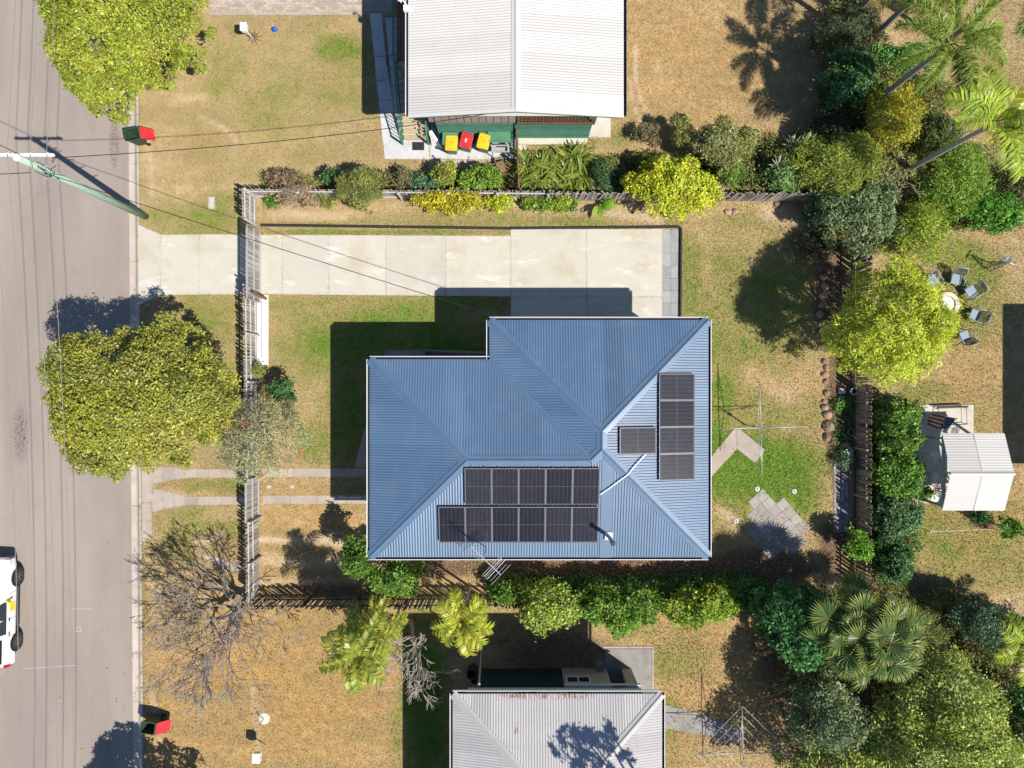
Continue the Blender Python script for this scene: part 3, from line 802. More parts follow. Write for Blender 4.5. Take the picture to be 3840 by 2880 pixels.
# ---- solar panels (each a thing)
M['cell'] = mat('cell', (.019, .018, .024), .2, .3, 3, spec=.5, coat=.3, rnd=.4)
M['backsheet'] = mat('backsheet', (.10, .10, .115), .4, .05, 2, coat=.3)
M['alloy'] = mat('alloy', (.15, .152, .155), .4, .05, 2, metal=.2)
PW, PL_ = 1.137, 1.64
def panel_proto():
    t = thing('solar_panel', 'x', 'solar panel')
    MB().box(-PW / 2 + .02, PW / 2 - .02, -PL_ / 2 + .02, PL_ / 2 - .02, 0, .030).build('backsheet', M['backsheet'], t)
    f = MB()
    f.box(-PW / 2, PW / 2, -PL_ / 2, -PL_ / 2 + .011, -.005, .04).box(-PW / 2, PW / 2, PL_ / 2 - .028, PL_ / 2, -.005, .04)
    f.box(-PW / 2, -PW / 2 + .028, -PL_ / 2 + .028, PL_ / 2 - .011, -.005, .04).box(PW / 2 - .028, PW / 2, -PL_ / 2 + .028, PL_ / 2 - .011, -.005, .04)
    f.build('frame', M['alloy'], t)
    c = MB()
    cw = (PW - .08) / 6; chh = (PL_ - .10) / 2
    for half in (-1, 1):
        for r in range(9):
            for k in range(6):
                xa = -PW / 2 + .04 + k * cw + .006; ya = (.006 if half > 0 else -chh - .006) + r * chh / 9 + .004
                c.add([(xa, ya, .033), (xa + cw - .012, ya, .033), (xa + cw - .012, ya + chh / 9 - .008, .033), (xa, ya + chh / 9 - .008, .033),
                       (xa - .003, ya - .003, .030), (xa + cw - .009, ya - .003, .030), (xa + cw - .009, ya + chh / 9 - .006, .030), (xa - .003, ya + chh / 9 - .006, .030)],
                      [(0, 1, 2, 3), (4, 5, 1, 0), (5, 6, 2, 1), (6, 7, 3, 2), (7, 4, 0, 3)])
    o = c.build('cells', M['cell'], t); o['kind'] = 'stuff'
    for sx_ in (-1, 1):
        MB().box(sx_ * .28 - .02, sx_ * .28 + .02, -PL_ / 2 - .025, PL_ / 2 + .025, -.09, -.006).build('mounting_rail', M['alloy'], t)
    return t
def set_panel(o, c, right, up):
    r, u = Vector(right).normalized(), Vector(up).normalized(); n = r.cross(u)
    mtx = Matrix((r, u, n)).transposed().to_4x4(); mtx.translation = Vector(c)
    o.matrix_world = mtx
panels = []
proto = panel_proto()
first = True
def add_panel(c, right, up, label, group):
    global first
    o = proto if first else copy_tree(proto)
    first = False
    set_panel(o, c, right, up); o['label'] = label; o['group'] = group
ords = ['first', 'second', 'third', 'fourth', 'fifth', 'sixth']
for k in range(6):
    x = -3.14 + 1.14 * (k + .5); yc = -6.02
    lb = ('%s panel from the street end of the six-panel solar row nearest the gutter' % ords[k])
    add_panel((x, yc, roof_z(x, yc) + .12), (1, 0, 0), (0, 1, TP), lb, 'solar panels on the blue roof')
for k in range(5):
    x = -2.0 + 1.14 * (k + .5); yc = -4.33
    lb = ('%s panel from the street end of the five-panel solar row near the ridge' % ords[k])
    add_panel((x, yc, roof_z(x, yc) + .12), (1, 0, 0), (0, 1, TP), lb, 'solar panels on the blue roof')
for k in range(4):
    yc = .447 - 1.143 * (k + .5); x = 7.06
    lb = ('%s panel from the driveway end of the column of four solar panels' % ords[k])
    add_panel((x, yc, Z0 + (ex_ - x) * TP + .12), (0, 1, 0), (-1, 0, TP), lb, 'solar panels on the blue roof')
x, yc = 5.32, -2.40
add_panel((x, yc, Z0 + (ex_ - x) * TP + .12), (0, 1, 0), (-1, 0, TP), 'single solar panel beside the ridge next to the column of four', 'solar panels on the blue roof')

# ---- front stairs of the blue house
stt = thing('timber_stairs', 'brown timber stairs with green handrail tucked into the corner of blue roof', 'stairs', (-3, .9, 0))
xs0, xs1 = at(*T(1, 1, 1110, 0), .2).x, at(*T(1, 1, 1500, 0), 2.3).x
M['brown_tread'] = mat('brown_tread', (.15, .115, .095), .8, .12, 4, rnd=.08)
nst = 12
ysn, yss = .98, -.2
for i in range(nst):
    xa = xs0 + (xs1 - xs0) * i / nst; z = 2.35 * (i + 1) / nst
    MB().box(xa, xa + (xs1 - xs0) / nst + .03, yss + .6, 1.62 - .02 * i, z - .04, z).build('tread', M['brown_tread'], stt)
MB().bar((xs0 - .05, 1.64, 1.05), (xs1, 1.42, 3.3), .10, .06).build('handrail', M['green_paint'], stt)
MB().bar((xs0, 1.66, .0), (xs1, 1.42, 2.2), .05, .22).build('stringer', M['green_paint'], stt)
MB().box(xs0 - .1, xs0 + .02, 1.56, 1.70, 0, 1.1).build('newel_post', M['green_paint'], stt)
MB().box(xs1, bx_ + .55, .5, 1.5, 2.27, 2.35).build('landing', M['brown_tread'], stt)
lp = setting('stair_pad')
slab(lp, [T(1, 1, 832, 608), T(1, 1, 1105, 606), T(1, 1, 1105, 740), T(1, 1, 815, 740)], M['dark_slab'])

# ---- white-roofed house at the top
wh = thing('white_roof_house', 'highset house with long white corrugated gable roof and green slatted lower walls', 'house', (.2, 16, 0))
wl, wr, wy, wt = -4.48, 4.82, 11.60, 24.0
wz = 4.92; wrd = (wl + wr) / 2; wtp = .7 / 4.65
corrugated('roof_sheet', (wl, wy), (0, 1), (1, 0), wt - wy, [(0, 0), (20, 0)], [(0, 4.65), (20, 4.65)], wz, wtp, M['white_roof'], wh)
corrugated('roof_sheet', (wr, wy), (0, 1), (-1, 0), wt - wy, [(0, 0), (20, 0)], [(0, 4.65), (20, 4.65)], wz, wtp, M['white_roof'], wh)
ridge_cap('ridge_cap', (wrd, wy - .02, wz + .7), (wrd, wt, wz + .7), .2, wtp, M['white_roof'], wh)
for sg in (-1, 1):
    xe = wl if sg < 0 else wr
    a, b = Vector((xe, wy - .05, wz - .1)), Vector((wrd, wy - .05, wz + .60))
    MB().bar(a, b, .05, .2).build('barge_board', M['green_paint'], wh)
    MB().bar(Vector((xe, wy - .04, wz + .03)), Vector((wrd, wy - .04, wz + .73)), .16, .025).build('barge_flashing', M['white_roof'], wh)
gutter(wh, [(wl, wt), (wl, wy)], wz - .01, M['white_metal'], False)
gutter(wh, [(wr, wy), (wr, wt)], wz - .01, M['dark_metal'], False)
wY = 12.3
wall_box(wh, [(-3.9, wY + .04), (.2, wY + .04), (.2, 14.0), (3.9, 14.0), (3.9, wt - .3), (-3.9, wt - .3)], 2.1, wz - .02, M['pink_panel'])
MB().prism([(wl + .02, wy + .02), (wrd, wy + .02), (wrd, wt), (wl + .02, wt)], wz - .14, wz - .12).build('soffit', M['soffit'], wh)
MB().prism([(wrd + .002, wy + .02), (wr - .02, wy + .02), (wr - .02, wt), (wrd + .002, wt)], wz - .14, wz - .12).build('soffit', M['soffit'], wh)
MB().add([(wl + .3, wY - .1, wz - .1), (wr - .3, wY - .1, wz - .1), (wrd, wY - .1, wz + .6)], [(0, 1, 2)]).build('gable_board', M['pink_panel'], wh)
for i in range(11):
    xa = -3.6 + i * .345
    MB().box(xa, xa + .315, wY - .01, wY + .035, 2.12, wz - .15).build('wall_panel', M['pink_panel'], wh)
MB().box(-3.65, .2, wY + .036, wY + .039, 2.1, wz - .16).build('panel_backing', M['brown_timber'], wh)
wall_box(wh, [(-3.75, wY + .25), (3.85, wY + .25), (3.85, wt - .5), (-3.75, wt - .5)], 0, 2.05, M['dark_green'], 'lower_wall')
def slats(parent, x0, x1, y, z0, z1, n, material, t=.03):
    sm = None
    for i in range(n):
        hh = (z1 - z0) / n
        if sm is None:
            sm = MB().box(x0, x1, -.02, .02, .0, hh * .64).mesh('slat', material)
        o = mesh_obj('slat', sm, parent); o.location = Vector((0, y + random.uniform(-.004, .004), z0 + i * hh)) - org(parent)
slats(wh, -3.6, .05, wY, .05, 2.02, 16, M['green_slat'])
slats(wh, .12, 3.8, wY, .05, 2.02, 16, M['green_slat'])
# verandah
MB().box(.22, 3.88, wY - .02, 13.98, 2.04, 2.12).build('verandah_floor', M['brown_timber'], wh)
MB().box(.22, 3.9, wY - .06, wY - .021, 2.0, 2.2).build('edge_beam', M['brown_timber'], wh)
MB().box(.22, 3.9, wY - .05, wY + .03, 3.02, 3.08).build('verandah_rail', M['brown_timber'], wh)
for i in range(22):
    MB().box(.3 + i * .163, .35 + i * .163, wY - .03, wY + .01, 2.2, 3.02).build('baluster', M['brown_timber'], wh)
for xp in (.25, 3.82):
    MB().box(xp, xp + .09, wY - .05, wY + .04, 2.12, wz - .12).build('verandah_post', M['green_paint'], wh)
for i in range(10):
    MB().box(.24, 3.86, wY + .08 + i * .165, wY + .225 + i * .165, 2.121, 2.14).build('deck_board', M['brown_timber'], wh)
# side deck and stairs of the white house
wst = thing('side_stairs', 'tan stairs with green rails and brown landing along the white house', 'stairs', (-4.8, 13.5, 0))
M['tan_tread'] = mat('tan_tread', (.40, .31, .195), .8, .1, 5, rnd=.06)
nt_ = 12
for i in range(nt_):
    z = 2.1 * (i + 1) / nt_; ya = 12.15 + i * .255
    MB().box(-5.38, -4.2, ya, ya + .225, z - .05, z).build('tread', M['tan_tread'], wst)
for xx in (-5.45, -4.15):
    MB().bar((xx, 12.05, .1), (xx, 15.2, 2.1), .05, .2).build('stringer', M['green_paint'], wst)
    MB().bar((xx, 11.98, 1.0), (xx, 15.2, 3.05), .06, .05).build('handrail', M['green_paint'], wst)
    MB().box(xx - .04, xx + .04, 11.94, 12.02, 0, 1.05).build('newel_post', M['green_paint'], wst)
    for i in range(20):
        ya = 12.15 + i * .155
        MB().box(xx - .012, xx + .012, ya, ya + .025, .15 + (ya - 12.05) * .635, .98 + (ya - 12.0) * .64).build('baluster', M['green_paint'], wst)
for i in range(9):
    MB().box(-5.42 + i * .14, -5.30 + i * .14, 15.22, 22, 2.04, 2.1).build('deck_board', M['brown_timber'], wst)
MB().bar((-5.45, 15.2, 3.05), (-5.45, 22, 3.05), .06, .05).build('deck_rail', M['green_paint'], wst)
for i in range(24):
    MB().box(-5.465, -5.435, 15.3 + i * .28, 15.33 + i * .28, 2.1, 3.03).build('baluster', M['green_paint'], wst)
for xx, yy_ in ((-5.4, 15.3), (-4.2, 15.3), (-5.4, 19), (-5.4, 21.9)):
    MB().box(xx - .05, xx + .05, yy_ - .05, yy_ + .05, 0, 2.04).build('deck_post', M['green_paint'], wst)

# ---- grey-roofed house at the bottom
gh = thing('grey_roof_house', 'highset house under a weathered grey corrugated hip roof with rust patches', 'house', (2, -18, 0))
gl, gr_, gt, gb = -2.58, 6.53, -13.48, -27.0
hw = (gr_ - gl) / 2; gtp = .245; GZ = 4.68
GR = M['grey_roof']
corrugated('roof_sheet', (gl, gt), (1, 0), (0, -1), 2 * hw, [(0, 0), (15, 0)], [(0, 0), (hw, hw), (2 * hw, 0)], GZ, gtp, GR, gh)
Lg = gt - gb
corrugated('roof_sheet', (gl, gt), (0, -1), (1, 0), Lg, [(0, 0), (20, 0)], [(0, 0), (hw, hw), (Lg - hw, hw), (Lg, 0)], GZ, gtp, GR, gh)
corrugated('roof_sheet', (gr_, gt), (0, -1), (-1, 0), Lg, [(0, 0), (20, 0)], [(0, 0), (hw, hw), (Lg - hw, hw), (Lg, 0)], GZ, gtp, GR, gh)
corrugated('roof_sheet', (gl, gb), (1, 0), (0, 1), 2 * hw, [(0, 0), (15, 0)], [(0, 0), (hw, hw), (2 * hw, 0)], GZ, gtp, GR, gh)
gc = (gl + hw)
for p0, p1, dr in (((gl, gt, GZ), (gc, gt - hw, GZ + hw * gtp), gtp / 1.414), ((gr_, gt, GZ), (gc, gt - hw, GZ + hw * gtp), gtp / 1.414), ((gc, gt - hw, GZ + hw * gtp), (gc, gb + hw, GZ + hw * gtp), gtp), ((gl, gb, GZ), (gc, gb + hw, GZ + hw * gtp), gtp / 1.414), ((gr_, gb, GZ), (gc, gb + hw, GZ + hw * gtp), gtp / 1.414)):
    ridge_cap('ridge_cap', p0, p1, .19, dr, GR, gh)
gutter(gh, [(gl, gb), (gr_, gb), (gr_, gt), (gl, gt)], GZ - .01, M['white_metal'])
gY = -14.25
M['beige'] = mat('beige', (.44, .40, .35), .8, .06, 3)
wall_box(gh, [(gl + .5, gY + .0), (gr_ - .5, gY), (gr_ - .5, gb + .6), (gl + .5, gb + .6)], 2.2, GZ - .12, M['white_wall'])
MB().prism([(gl + .02, gt - .02), (gr_ - .02, gt - .02), (gr_ - .02, gb), (gl + .02, gb)], GZ - .118, GZ - .10).build('soffit', M['soffit'], gh)
wall_box(gh, [(-1.5, gY - .3), (2.45, gY - .3), (2.45, gb + 1), (-1.5, gb + 1)], 0, 2.15, M['dark_green'], 'lower_wall')
slats(gh, -1.5, 2.42, gY + .02, .04, 2.16, 17, M['dark_green'])
wall_box(gh, [(2.47, gY + .06), (4.7, gY + .06), (4.7, gY - 4), (2.47, gY - 4)], 0, 2.17, M['beige'], 'laundry_wall')
wall_box(gh, [(5.45, gY + .05), (5.95, gY + .05), (5.95, gY - 4), (5.85, gY - 4), (5.85, gY - .2), (5.45, gY - .2)], 0, 2.17, M['beige'], 'carport_pier')
MB().box(2.46, 6.05, gY + .07, gY + .12, 2.0, 2.19).build('floor_beam', M['white_wall'], gh)
MB().box(4.7, 5.45, gY - 1.6, gY - 1.5, 0, 2.15).build('carport_back', M['dark_green'], gh)
window(gh, (3.72, gY + .06), (2.62, gY + .06), 1.15, 1.88, (0, 1))
window(gh, (1.15, gY), (.25, gY), 2.65, 3.7, (0, 1))
window(gh, (3.45, gY), (2.55, gY), 2.65, 3.7, (0, 1))
for sx_ in (.1, 1.3, 2.4, 3.6):
    MB().box(sx_ - .06, sx_ + .06, gY + .002, gY + .05, 2.6, 2.75).build('bracket', M['dark_metal'], gh)

# ---- patio gazebo
ga = thing('patio_gazebo', 'small white-roofed gable gazebo on pale green posts beside the hedge', 'gazebo', (21.6, -4.1, 0))
qx0, qx1, qy0, qy1 = 20.12, 23.05, -5.92, -2.30
qz = 2.32; qh = (qy1 - qy0) / 2; qtp = .66 / qh
M['pale_green'] = mat('pale_green', (.42, .50, .48), .6, .08, 3)
qm = (qx0 + qx1) / 2
for x0, x1 in ((qx0, qm - .012), (qm + .012, qx1)):
    corrugated('roof_sheet', (x0, qy1), (1, 0), (0, -1), x1 - x0, [(0, 0), (9, 0)], [(0, qh), (9, qh)], qz, qtp, M['white_roof'], ga, amp=.0, pitch=.5)
    corrugated('roof_sheet', (x0, qy0), (1, 0), (0, 1), x1 - x0, [(0, 0), (9, 0)], [(0, qh), (9, qh)], qz, qtp, M['white_roof'], ga, amp=.0, pitch=.5)
for i in range(15):
    d_ = .08 + i * .118
    for sgn, ye in ((-1, qy1), (1, qy0)):
        if d_ < qh - .1:
            MB().bar((qx0 + .01, ye + sgn * d_, qz + d_ * qtp + .006), (qx1 - .01, ye + sgn * d_, qz + d_ * qtp + .006), .035, .014).build('roof_rib', M['white_roof'], ga)
ridge_cap('ridge_cap', (qx0 - .02, (qy0 + qy1) / 2, qz + .66), (qx1 + .02, (qy0 + qy1) / 2, qz + .66), .11, qtp, M['white_roof'], ga)
for d0, d1 in ((qy1, -1), (qy0, 1)):
    MB().bar((qm, d0, qz + .015), (qm, d0 + d1 * qh, qz + .675), .035, .02).build('joint_strip', M['rail_grey'], ga)
for x in (qx0 + .1, qx1 - .1):
    for y_ in (qy0 + .22, qy1 - .25):
        MB().box(x - .05, x + .05, y_ - .05, y_ + .05, .05, qz).build('post', M['pale_green'], ga)
        sg = 1 if y_ < -4 else -1
        MB().bar((x, y_ + sg * .05, qz - .5), (x, y_ + sg * .5, qz - .06), .05, .05).build('brace', M['pale_green'], ga)
    MB().box(x - .06, x + .06, qy0 + .1, qy1 - .1, qz - .12, qz - .01).build('beam', M['pale_green'], ga)
    MB().box(x - .04, x + .04, -4.15, -4.07, qz, qz + .62).build('king_post', M['pale_green'], ga)
    for ye, sg in ((qy0, 1), (qy1, -1)):
        MB().bar((x, ye, qz - .04), (x, ye + sg * qh, qz + .62), .06, .07).build('rafter', M['pale_green'], ga)
for y_ in (qy0 + .22, qy1 - .25):
    MB().box(qx0 + .17, qx1 - .17, y_ - .05, y_ + .05, qz - .12, qz - .01).build('beam', M['pale_green'], ga)

# ---- house beyond the frame whose shadow falls on the lawn
nh = thing('neighbour_house', 'grey hip-roofed house beyond the lawn that shades its edge', 'house', (31, -2, 0))
nx0, nx1, ny0, ny1 = 27.3, 37.0, -5.9, 2.1
hn = (ny1 - ny0) / 2
corrugated('roof_sheet', (nx0, ny1), (1, 0), (0, -1), nx1 - nx0, [(0, 0), (15, 0)], [(0, 0), (hn, hn), (nx1 - nx0 - hn, hn), (nx1 - nx0, 0)], 4.7, .22, GR, nh)
corrugated('roof_sheet', (nx0, ny0), (1, 0), (0, 1), nx1 - nx0, [(0, 0), (15, 0)], [(0, 0), (hn, hn), (nx1 - nx0 - hn, hn), (nx1 - nx0, 0)], 4.7, .22, GR, nh)
corrugated('roof_sheet', (nx0, ny0), (0, 1), (1, 0), 2 * hn, [(0, 0), (15, 0)], [(0, 0), (hn, hn), (2 * hn, 0)], 4.7, .22, GR, nh)
corrugated('roof_sheet', (nx1, ny0), (0, 1), (-1, 0), 2 * hn, [(0, 0), (15, 0)], [(0, 0), (hn, hn), (2 * hn, 0)], 4.7, .22, GR, nh)
wall_box(nh, [(nx0 + .5, ny0 + .5), (nx1 - .5, ny0 + .5), (nx1 - .5, ny1 - .5), (nx0 + .5, ny1 - .5)], 0, 4.6, M['white_wall'])
# ------------------------------------------------------------------ fences
def fence(label, p0, p1, h, sp, pw, pal_side, m_pal, m_rail, rails=(.25, 1.45), post_every=2.4, name='paling_fence', jitter=.02, cat='fence', posts=True, gap_ends=0):
    p0, p1 = Vector((*p0, 0)), Vector((*p1, 0))
    d = (p1 - p0); L = d.length; d.normalize()
    n = Vector((-d.y, d.x, 0)) * pal_side          # palings stand on this side of the rails
    t = thing(name, label, cat, p0)
    a = math.atan2(d.y, d.x)
    pm = MB()
    w = pw / 2
    pm.add([(-w, -.009, 0), (w, -.009, 0), (w, .009, 0), (-w, .009, 0), (-w, -.009, h - .03), (w, -.009, h - .03), (w, .009, h - .03), (-w, .009, h - .03), (-w * .5, -.009, h), (w * .5, -.009, h), (w * .5, .009, h), (-w * .5, .009, h)],
           [(3, 2, 1, 0), (0, 1, 5, 4), (1, 2, 6, 5), (2, 3, 7, 6), (3, 0, 4, 7), (4, 5, 9, 8), (5, 6, 10, 9), (6, 7, 11, 10), (7, 4, 8, 11), (8, 9, 10, 11)])
    me = pm.mesh('paling', m_pal)
    k = int(L / sp)
    for i in range(k):
        o = mesh_obj('paling', me, t)
        p = d * (sp * (i + .5)) + n * .035
        o.location = (p.x, p.y, .03)
        o.rotation_euler = (random.gauss(0, jitter * .5), random.gauss(0, jitter), a + random.gauss(0, jitter))
        o.scale = (random.uniform(.9, 1.06), 1, random.uniform(.96, 1.02))
    for z in rails:
        npc = max(1, round(L / post_every))
        for j in range(npc):
            s0, s1 = p0 + d * (L * j / npc + .02), p0 + d * (L * (j + 1) / npc - .02)
            MB().bar(s0 + Vector((0, 0, z)), s1 + Vector((0, 0, z + random.uniform(-.02, .02))), .05, .075).build('rail', m_rail, t)
    if posts:
        npc = max(1, round(L / post_every))
        for j in range(npc + 1):
            q = p0 + d * (L * j / npc) - n * .08
            MB().tube([q, q + Vector((random.uniform(-.03, .03), random.uniform(-.03, .03), h * random.uniform(.9, .99)))], [.065, .06], 8).build('post', m_rail, t)
    return t
# front boundary (palings on the street side)
fx = lambda py: at(961 + (py - 740) * .0095, py)
def fr(py0, py1):
    a, b = fx(py0), fx(py1); return (a.x, a.y), (b.x, b.y)
fence('grey paling fence at the north corner of the street front, before the driveway gate', *fr(742, 850), 1.82, .105, .09, -1, M['timber'], M['rail_grey'], (.25, .85, 1.55), 1.8)
fence('grey paling fence between the driveway gate and the grey bottlebrush tree', *fr(1082, 1785), 1.80, .107, .092, -1, M['timber'], M['rail_grey'], (.28, .95, 1.55), 2.35)
fence('grey paling fence of the street front beside the bare tree', *fr(1938, 2236), 1.78, .107, .09, -1, M['timber'], M['rail_grey'], (.9, 1.5), 2.2)
# driveway sliding gate
def gate(label, x, y0, y1, h, sp, rz=0.0, stiles=3, sheet=.09):
    t = thing('driveway_gate' if stiles == 3 else 'small_gate', label, 'gate', (x, (y0 + y1) / 2, 0))
    for z in (.12, .95, h - .05):
        MB().box(x - .03, x + .03, y0, y1, z - .03, z + .03).build('frame_rail', M['galv'], t)
    for yy_ in (y0, y1):
        MB().box(x - .032, x + .032, yy_ - .03, yy_ + .03, .09, h - .02).build('frame_stile', M['galv'], t)
    me = None
    n = int((y1 - y0) / sp)
    for i in range(n):
        if me is None: me = MB().box(-.01, .01, -sheet / 2, sheet / 2, .08, h).mesh('paling', M['timber'])
        o = mesh_obj('paling', me, t); o.location = (-.045, y0 + (i + .5) * sp - (y0 + y1) / 2, random.uniform(-.01, .015)); o.rotation_euler = (random.gauss(0, .006), 0, random.gauss(0, .02))
    return t
ga0 = at(978, 1136); ga1 = at(978, 872)
gate('wide grey sliding gate of palings in a steel frame across the driveway', ga0.x, ga0.y, ga1.y, 1.9, .108)
gb0 = at(973, 1935); gb1 = at(973, 1788)
gate('narrower paling gate in a steel frame across the two wheel tracks', gb0.x, gb0.y, gb1.y, 1.85, .105, stiles=2)
q0, q1 = at(997, 1120), at(940, 1096, 1.7)
tag(MB().tube([(q0.x, q0.y, 0), (q0.x - .02, q0.y + .05, 1.75)], [.08, .075], 8).build('gate_post', M['brown_timber']), 'brown round timber post standing inside the driveway gate', 'post')
rl = MB().box(at(981, 0).x, at(984, 0).x, at(0, 1340).y, at(0, 1110).y, .026, .05).build('gate_track', M['galv'])
tag(rl, 'thin steel gate track on the white concrete strip behind the fence', 'rail')
# north boundary
n0, n1 = at(961, 742), at(2050, 750)
fence('long white-grey paling fence behind the shrubs of the north boundary', (n0.x + .1, n0.y), (n1.x, n1.y), 1.5, .112, .088, 1, M['timber'], M['rail_grey'], (.3, 1.2), 2.4)
n2 = at(3190, 753)
fence('grey paling fence of the north boundary, leaning palings behind the yellow shrub', (n1.x + .1, n1.y), (n2.x, n2.y), 1.5, .125, .10, -1, M['timber'], M['old_timber'], (.3, 1.2), 2.4, jitter=.05)
# east boundary
e0, e1 = at(3204, 2200), at(3208, -60)
fence('brown weathered paling fence along the rock garden and hedge', (e0.x, e0.y), (e1.x, e1.y), 1.62, .118, .10, -1, M['old_timber'], M['old_timber'], (.3, 1.2), 2.4, jitter=.03)
# south boundary
s0, s1 = at(985, 2242), at(2080, 2238)
fence('dark old paling fence along the south boundary between palms and blue house', (s0.x, s0.y), (s1.x, s1.y), 1.7, .115, .085, -1, M['old_timber'], M['dark_timber'], (.3, 1.35), 2.4, jitter=.05)
# screen between the white house and the north fence
sc0, sc1 = at(1938, 505), at(1946, 738)
fence('narrow brown slatted screen between green slats and the north fence', (sc0.x, sc0.y), (sc1.x, sc1.y), 1.5, .10, .06, -1, M['brown_timber'], M['brown_timber'], (.3, 1.2), 1.6, name='timber_screen', cat='screen')
# low garden edging
def sleepers(label, pts, w, h, material):
    t = thing('garden_edging', label, 'edging', at(*pts[0]))
    for a, b in zip(pts[:-1], pts[1:]):
        a, b = at(*a), at(*b)
        n = max(1, round((b - a).length / 2.4))
        for i in range(n):
            p, q = a.lerp(b, i / n), a.lerp(b, (i + 1) / n - .004)
            MB().bar(p + Vector((0, 0, h / 2)), q + Vector((0, 0, h / 2 + random.uniform(-.01, .01))), w, h).build('sleeper', material, t)
sleepers('black timber edging along the north side of the driveway', [(982, 846), (1915, 858), (2551, 852)], .085, .16, M['black_edge'])
sleepers('black timber edging beside the grey pavers at the end of the driveway', [(2553, 856), (2550, 1240)], .085, .16, M['black_edge'])
sleepers('dark timber edging along the hedge bed south of the blue house', [(1960, 2168), (2560, 2162)], .08, .15, M['dark_timber'])

# ------------------------------------------------------------------ power pole and lines
PX, PY, PZ = -18.32, 8.38, 9.3
pole = thing('power_pole', 'tall green-painted timber power pole with white crossarm leaning over the road', 'power pole', (PX, PY, 0))
M['pole'] = mat('pole', (.27, .40, .30), .8, .16, 5, bump=.2, col2=(.42, .50, .42), c2lo=.5, c2hi=.75, c2scale=2.0, stretch=(2, 2, .3))
MB().tube([(PX, PY, -.2), (PX, PY, 4.5), (PX, PY, PZ + .05)], [.17, .15, .12], 16).build('shaft', M['pole'], pole, smooth=True)
MB().lathe([(.13, 0), (.145, .03), (.145, .08), (.09, .13), (.02, .15)], 14, (PX, PY, PZ + .03)).build('cap', M['white'], pole, smooth=True)
MB().box(PX - 1.18, PX + 1.18, PY + .13, PY + .23, PZ - .30, PZ - .17).build('crossarm', M['white'], pole)
MB().bar((PX - .5, PY + .18, PZ - .3), (PX, PY + .12, PZ - .85), .04, .03).build('brace', M['galv'], pole)
MB().bar((PX + .5, PY + .18, PZ - .3), (PX, PY + .12, PZ - .85), .04, .03).build('brace', M['galv'], pole)
wx = [-19.3, -18.71, -17.86, -17.24]
for x in wx:
    MB().lathe([(.015, 0), (.05, .05), (.03, .08), (.055, .11), (.03, .15), (.03, .19)], 10, (x, PY + .18, PZ - .17)).build('insulator', M['white_metal'], pole, smooth=True)
for a_, z in ((.3, 8.3), (.9, 8.0), (-.4, 8.15), (1.6, 7.8), (.6, 7.4)):
    MB().bar((PX, PY, z), (PX + .38 * math.cos(a_), PY - .38 * math.sin(a_) - .1, z), .03, .03).build('bracket', M['galv'], pole)
    MB().lathe([(.02, 0), (.045, .04), (.02, .1)], 8, (PX + .38 * math.cos(a_), PY - .38 * math.sin(a_) - .1, z)).build('insulator', M['galv'], pole)
for z in (6.6, 5.7, 4.6):
    MB().bar((PX + .1, PY + .1, z), (PX + .32, PY + .16, z), .03, .03).build('step_peg', M['galv'], pole)
lp_ = MB()
for k in range(3):
    pts = [(PX + .25 + .25 * math.sin(t * 1.1 + k), PY - .1 - .3 * math.sin(t * .8 + k * 2), 8.6 - .35 * k - .4 * math.sin(t)) for t in np.linspace(0, 3.2, 9)]
    lp_.tube(pts, .014, 5)
lp_.build('loose_cable', M['black'], pole)
def catenary(a, b, sag, n=24):
    a, b = Vector(a), Vector(b)
    return [a.lerp(b, t) - Vector((0, 0, 4 * sag * t * (1 - t))) for t in np.linspace(0, 1, n)]
nm = ['first', 'second', 'third', 'fourth']
M['wire'] = mat('wire', (.21, .20, .195), .6, .1, 1)
for k, x in enumerate(wx):
    za = PZ + .03
    b = MB()
    b.tube(catenary((x, PY + .18 + 46, za), (x, PY + .18, za), 1.0, 30), .012, 5)
    b.tube(catenary((x, PY + .18, za), (x + .35, PY + .18 - 46, za), 1.3, 30), .012, 5)
    tag(b.build('power_line', M['wire']), '%s bare overhead power line counted from the far side of the street' % nm[k], 'cable', 'street power lines')
def service(label, a, b, sag, r=.016, m='black'):
    tag(MB().tube(catenary(a, b, sag, 20), r, 5).build('service_line', M[m]), label, 'cable')
hb = at(*V(1110, 680), 4.4); hb = Vector((-.2, 2.82, 4.5))
service('black service cable from the power pole across the driveway to the blue house', (PX + .2, PY - .2, 8.1), hb, .55)
service('black service cable from the crossarm over the lawn to the white house', (PX + 1.1, PY + .1, PZ - .3), (.1, 11.75, 5.2), .75)
service('black service cable running left from the power pole across the street', (PX - .2, PY - .25, 8.3), (-40, 8.0, 8.0), .6)
service('short black service cable running up left from the pole cap', (PX - .1, PY + .2, 9.0), (-40, 19, 8.5), .6)

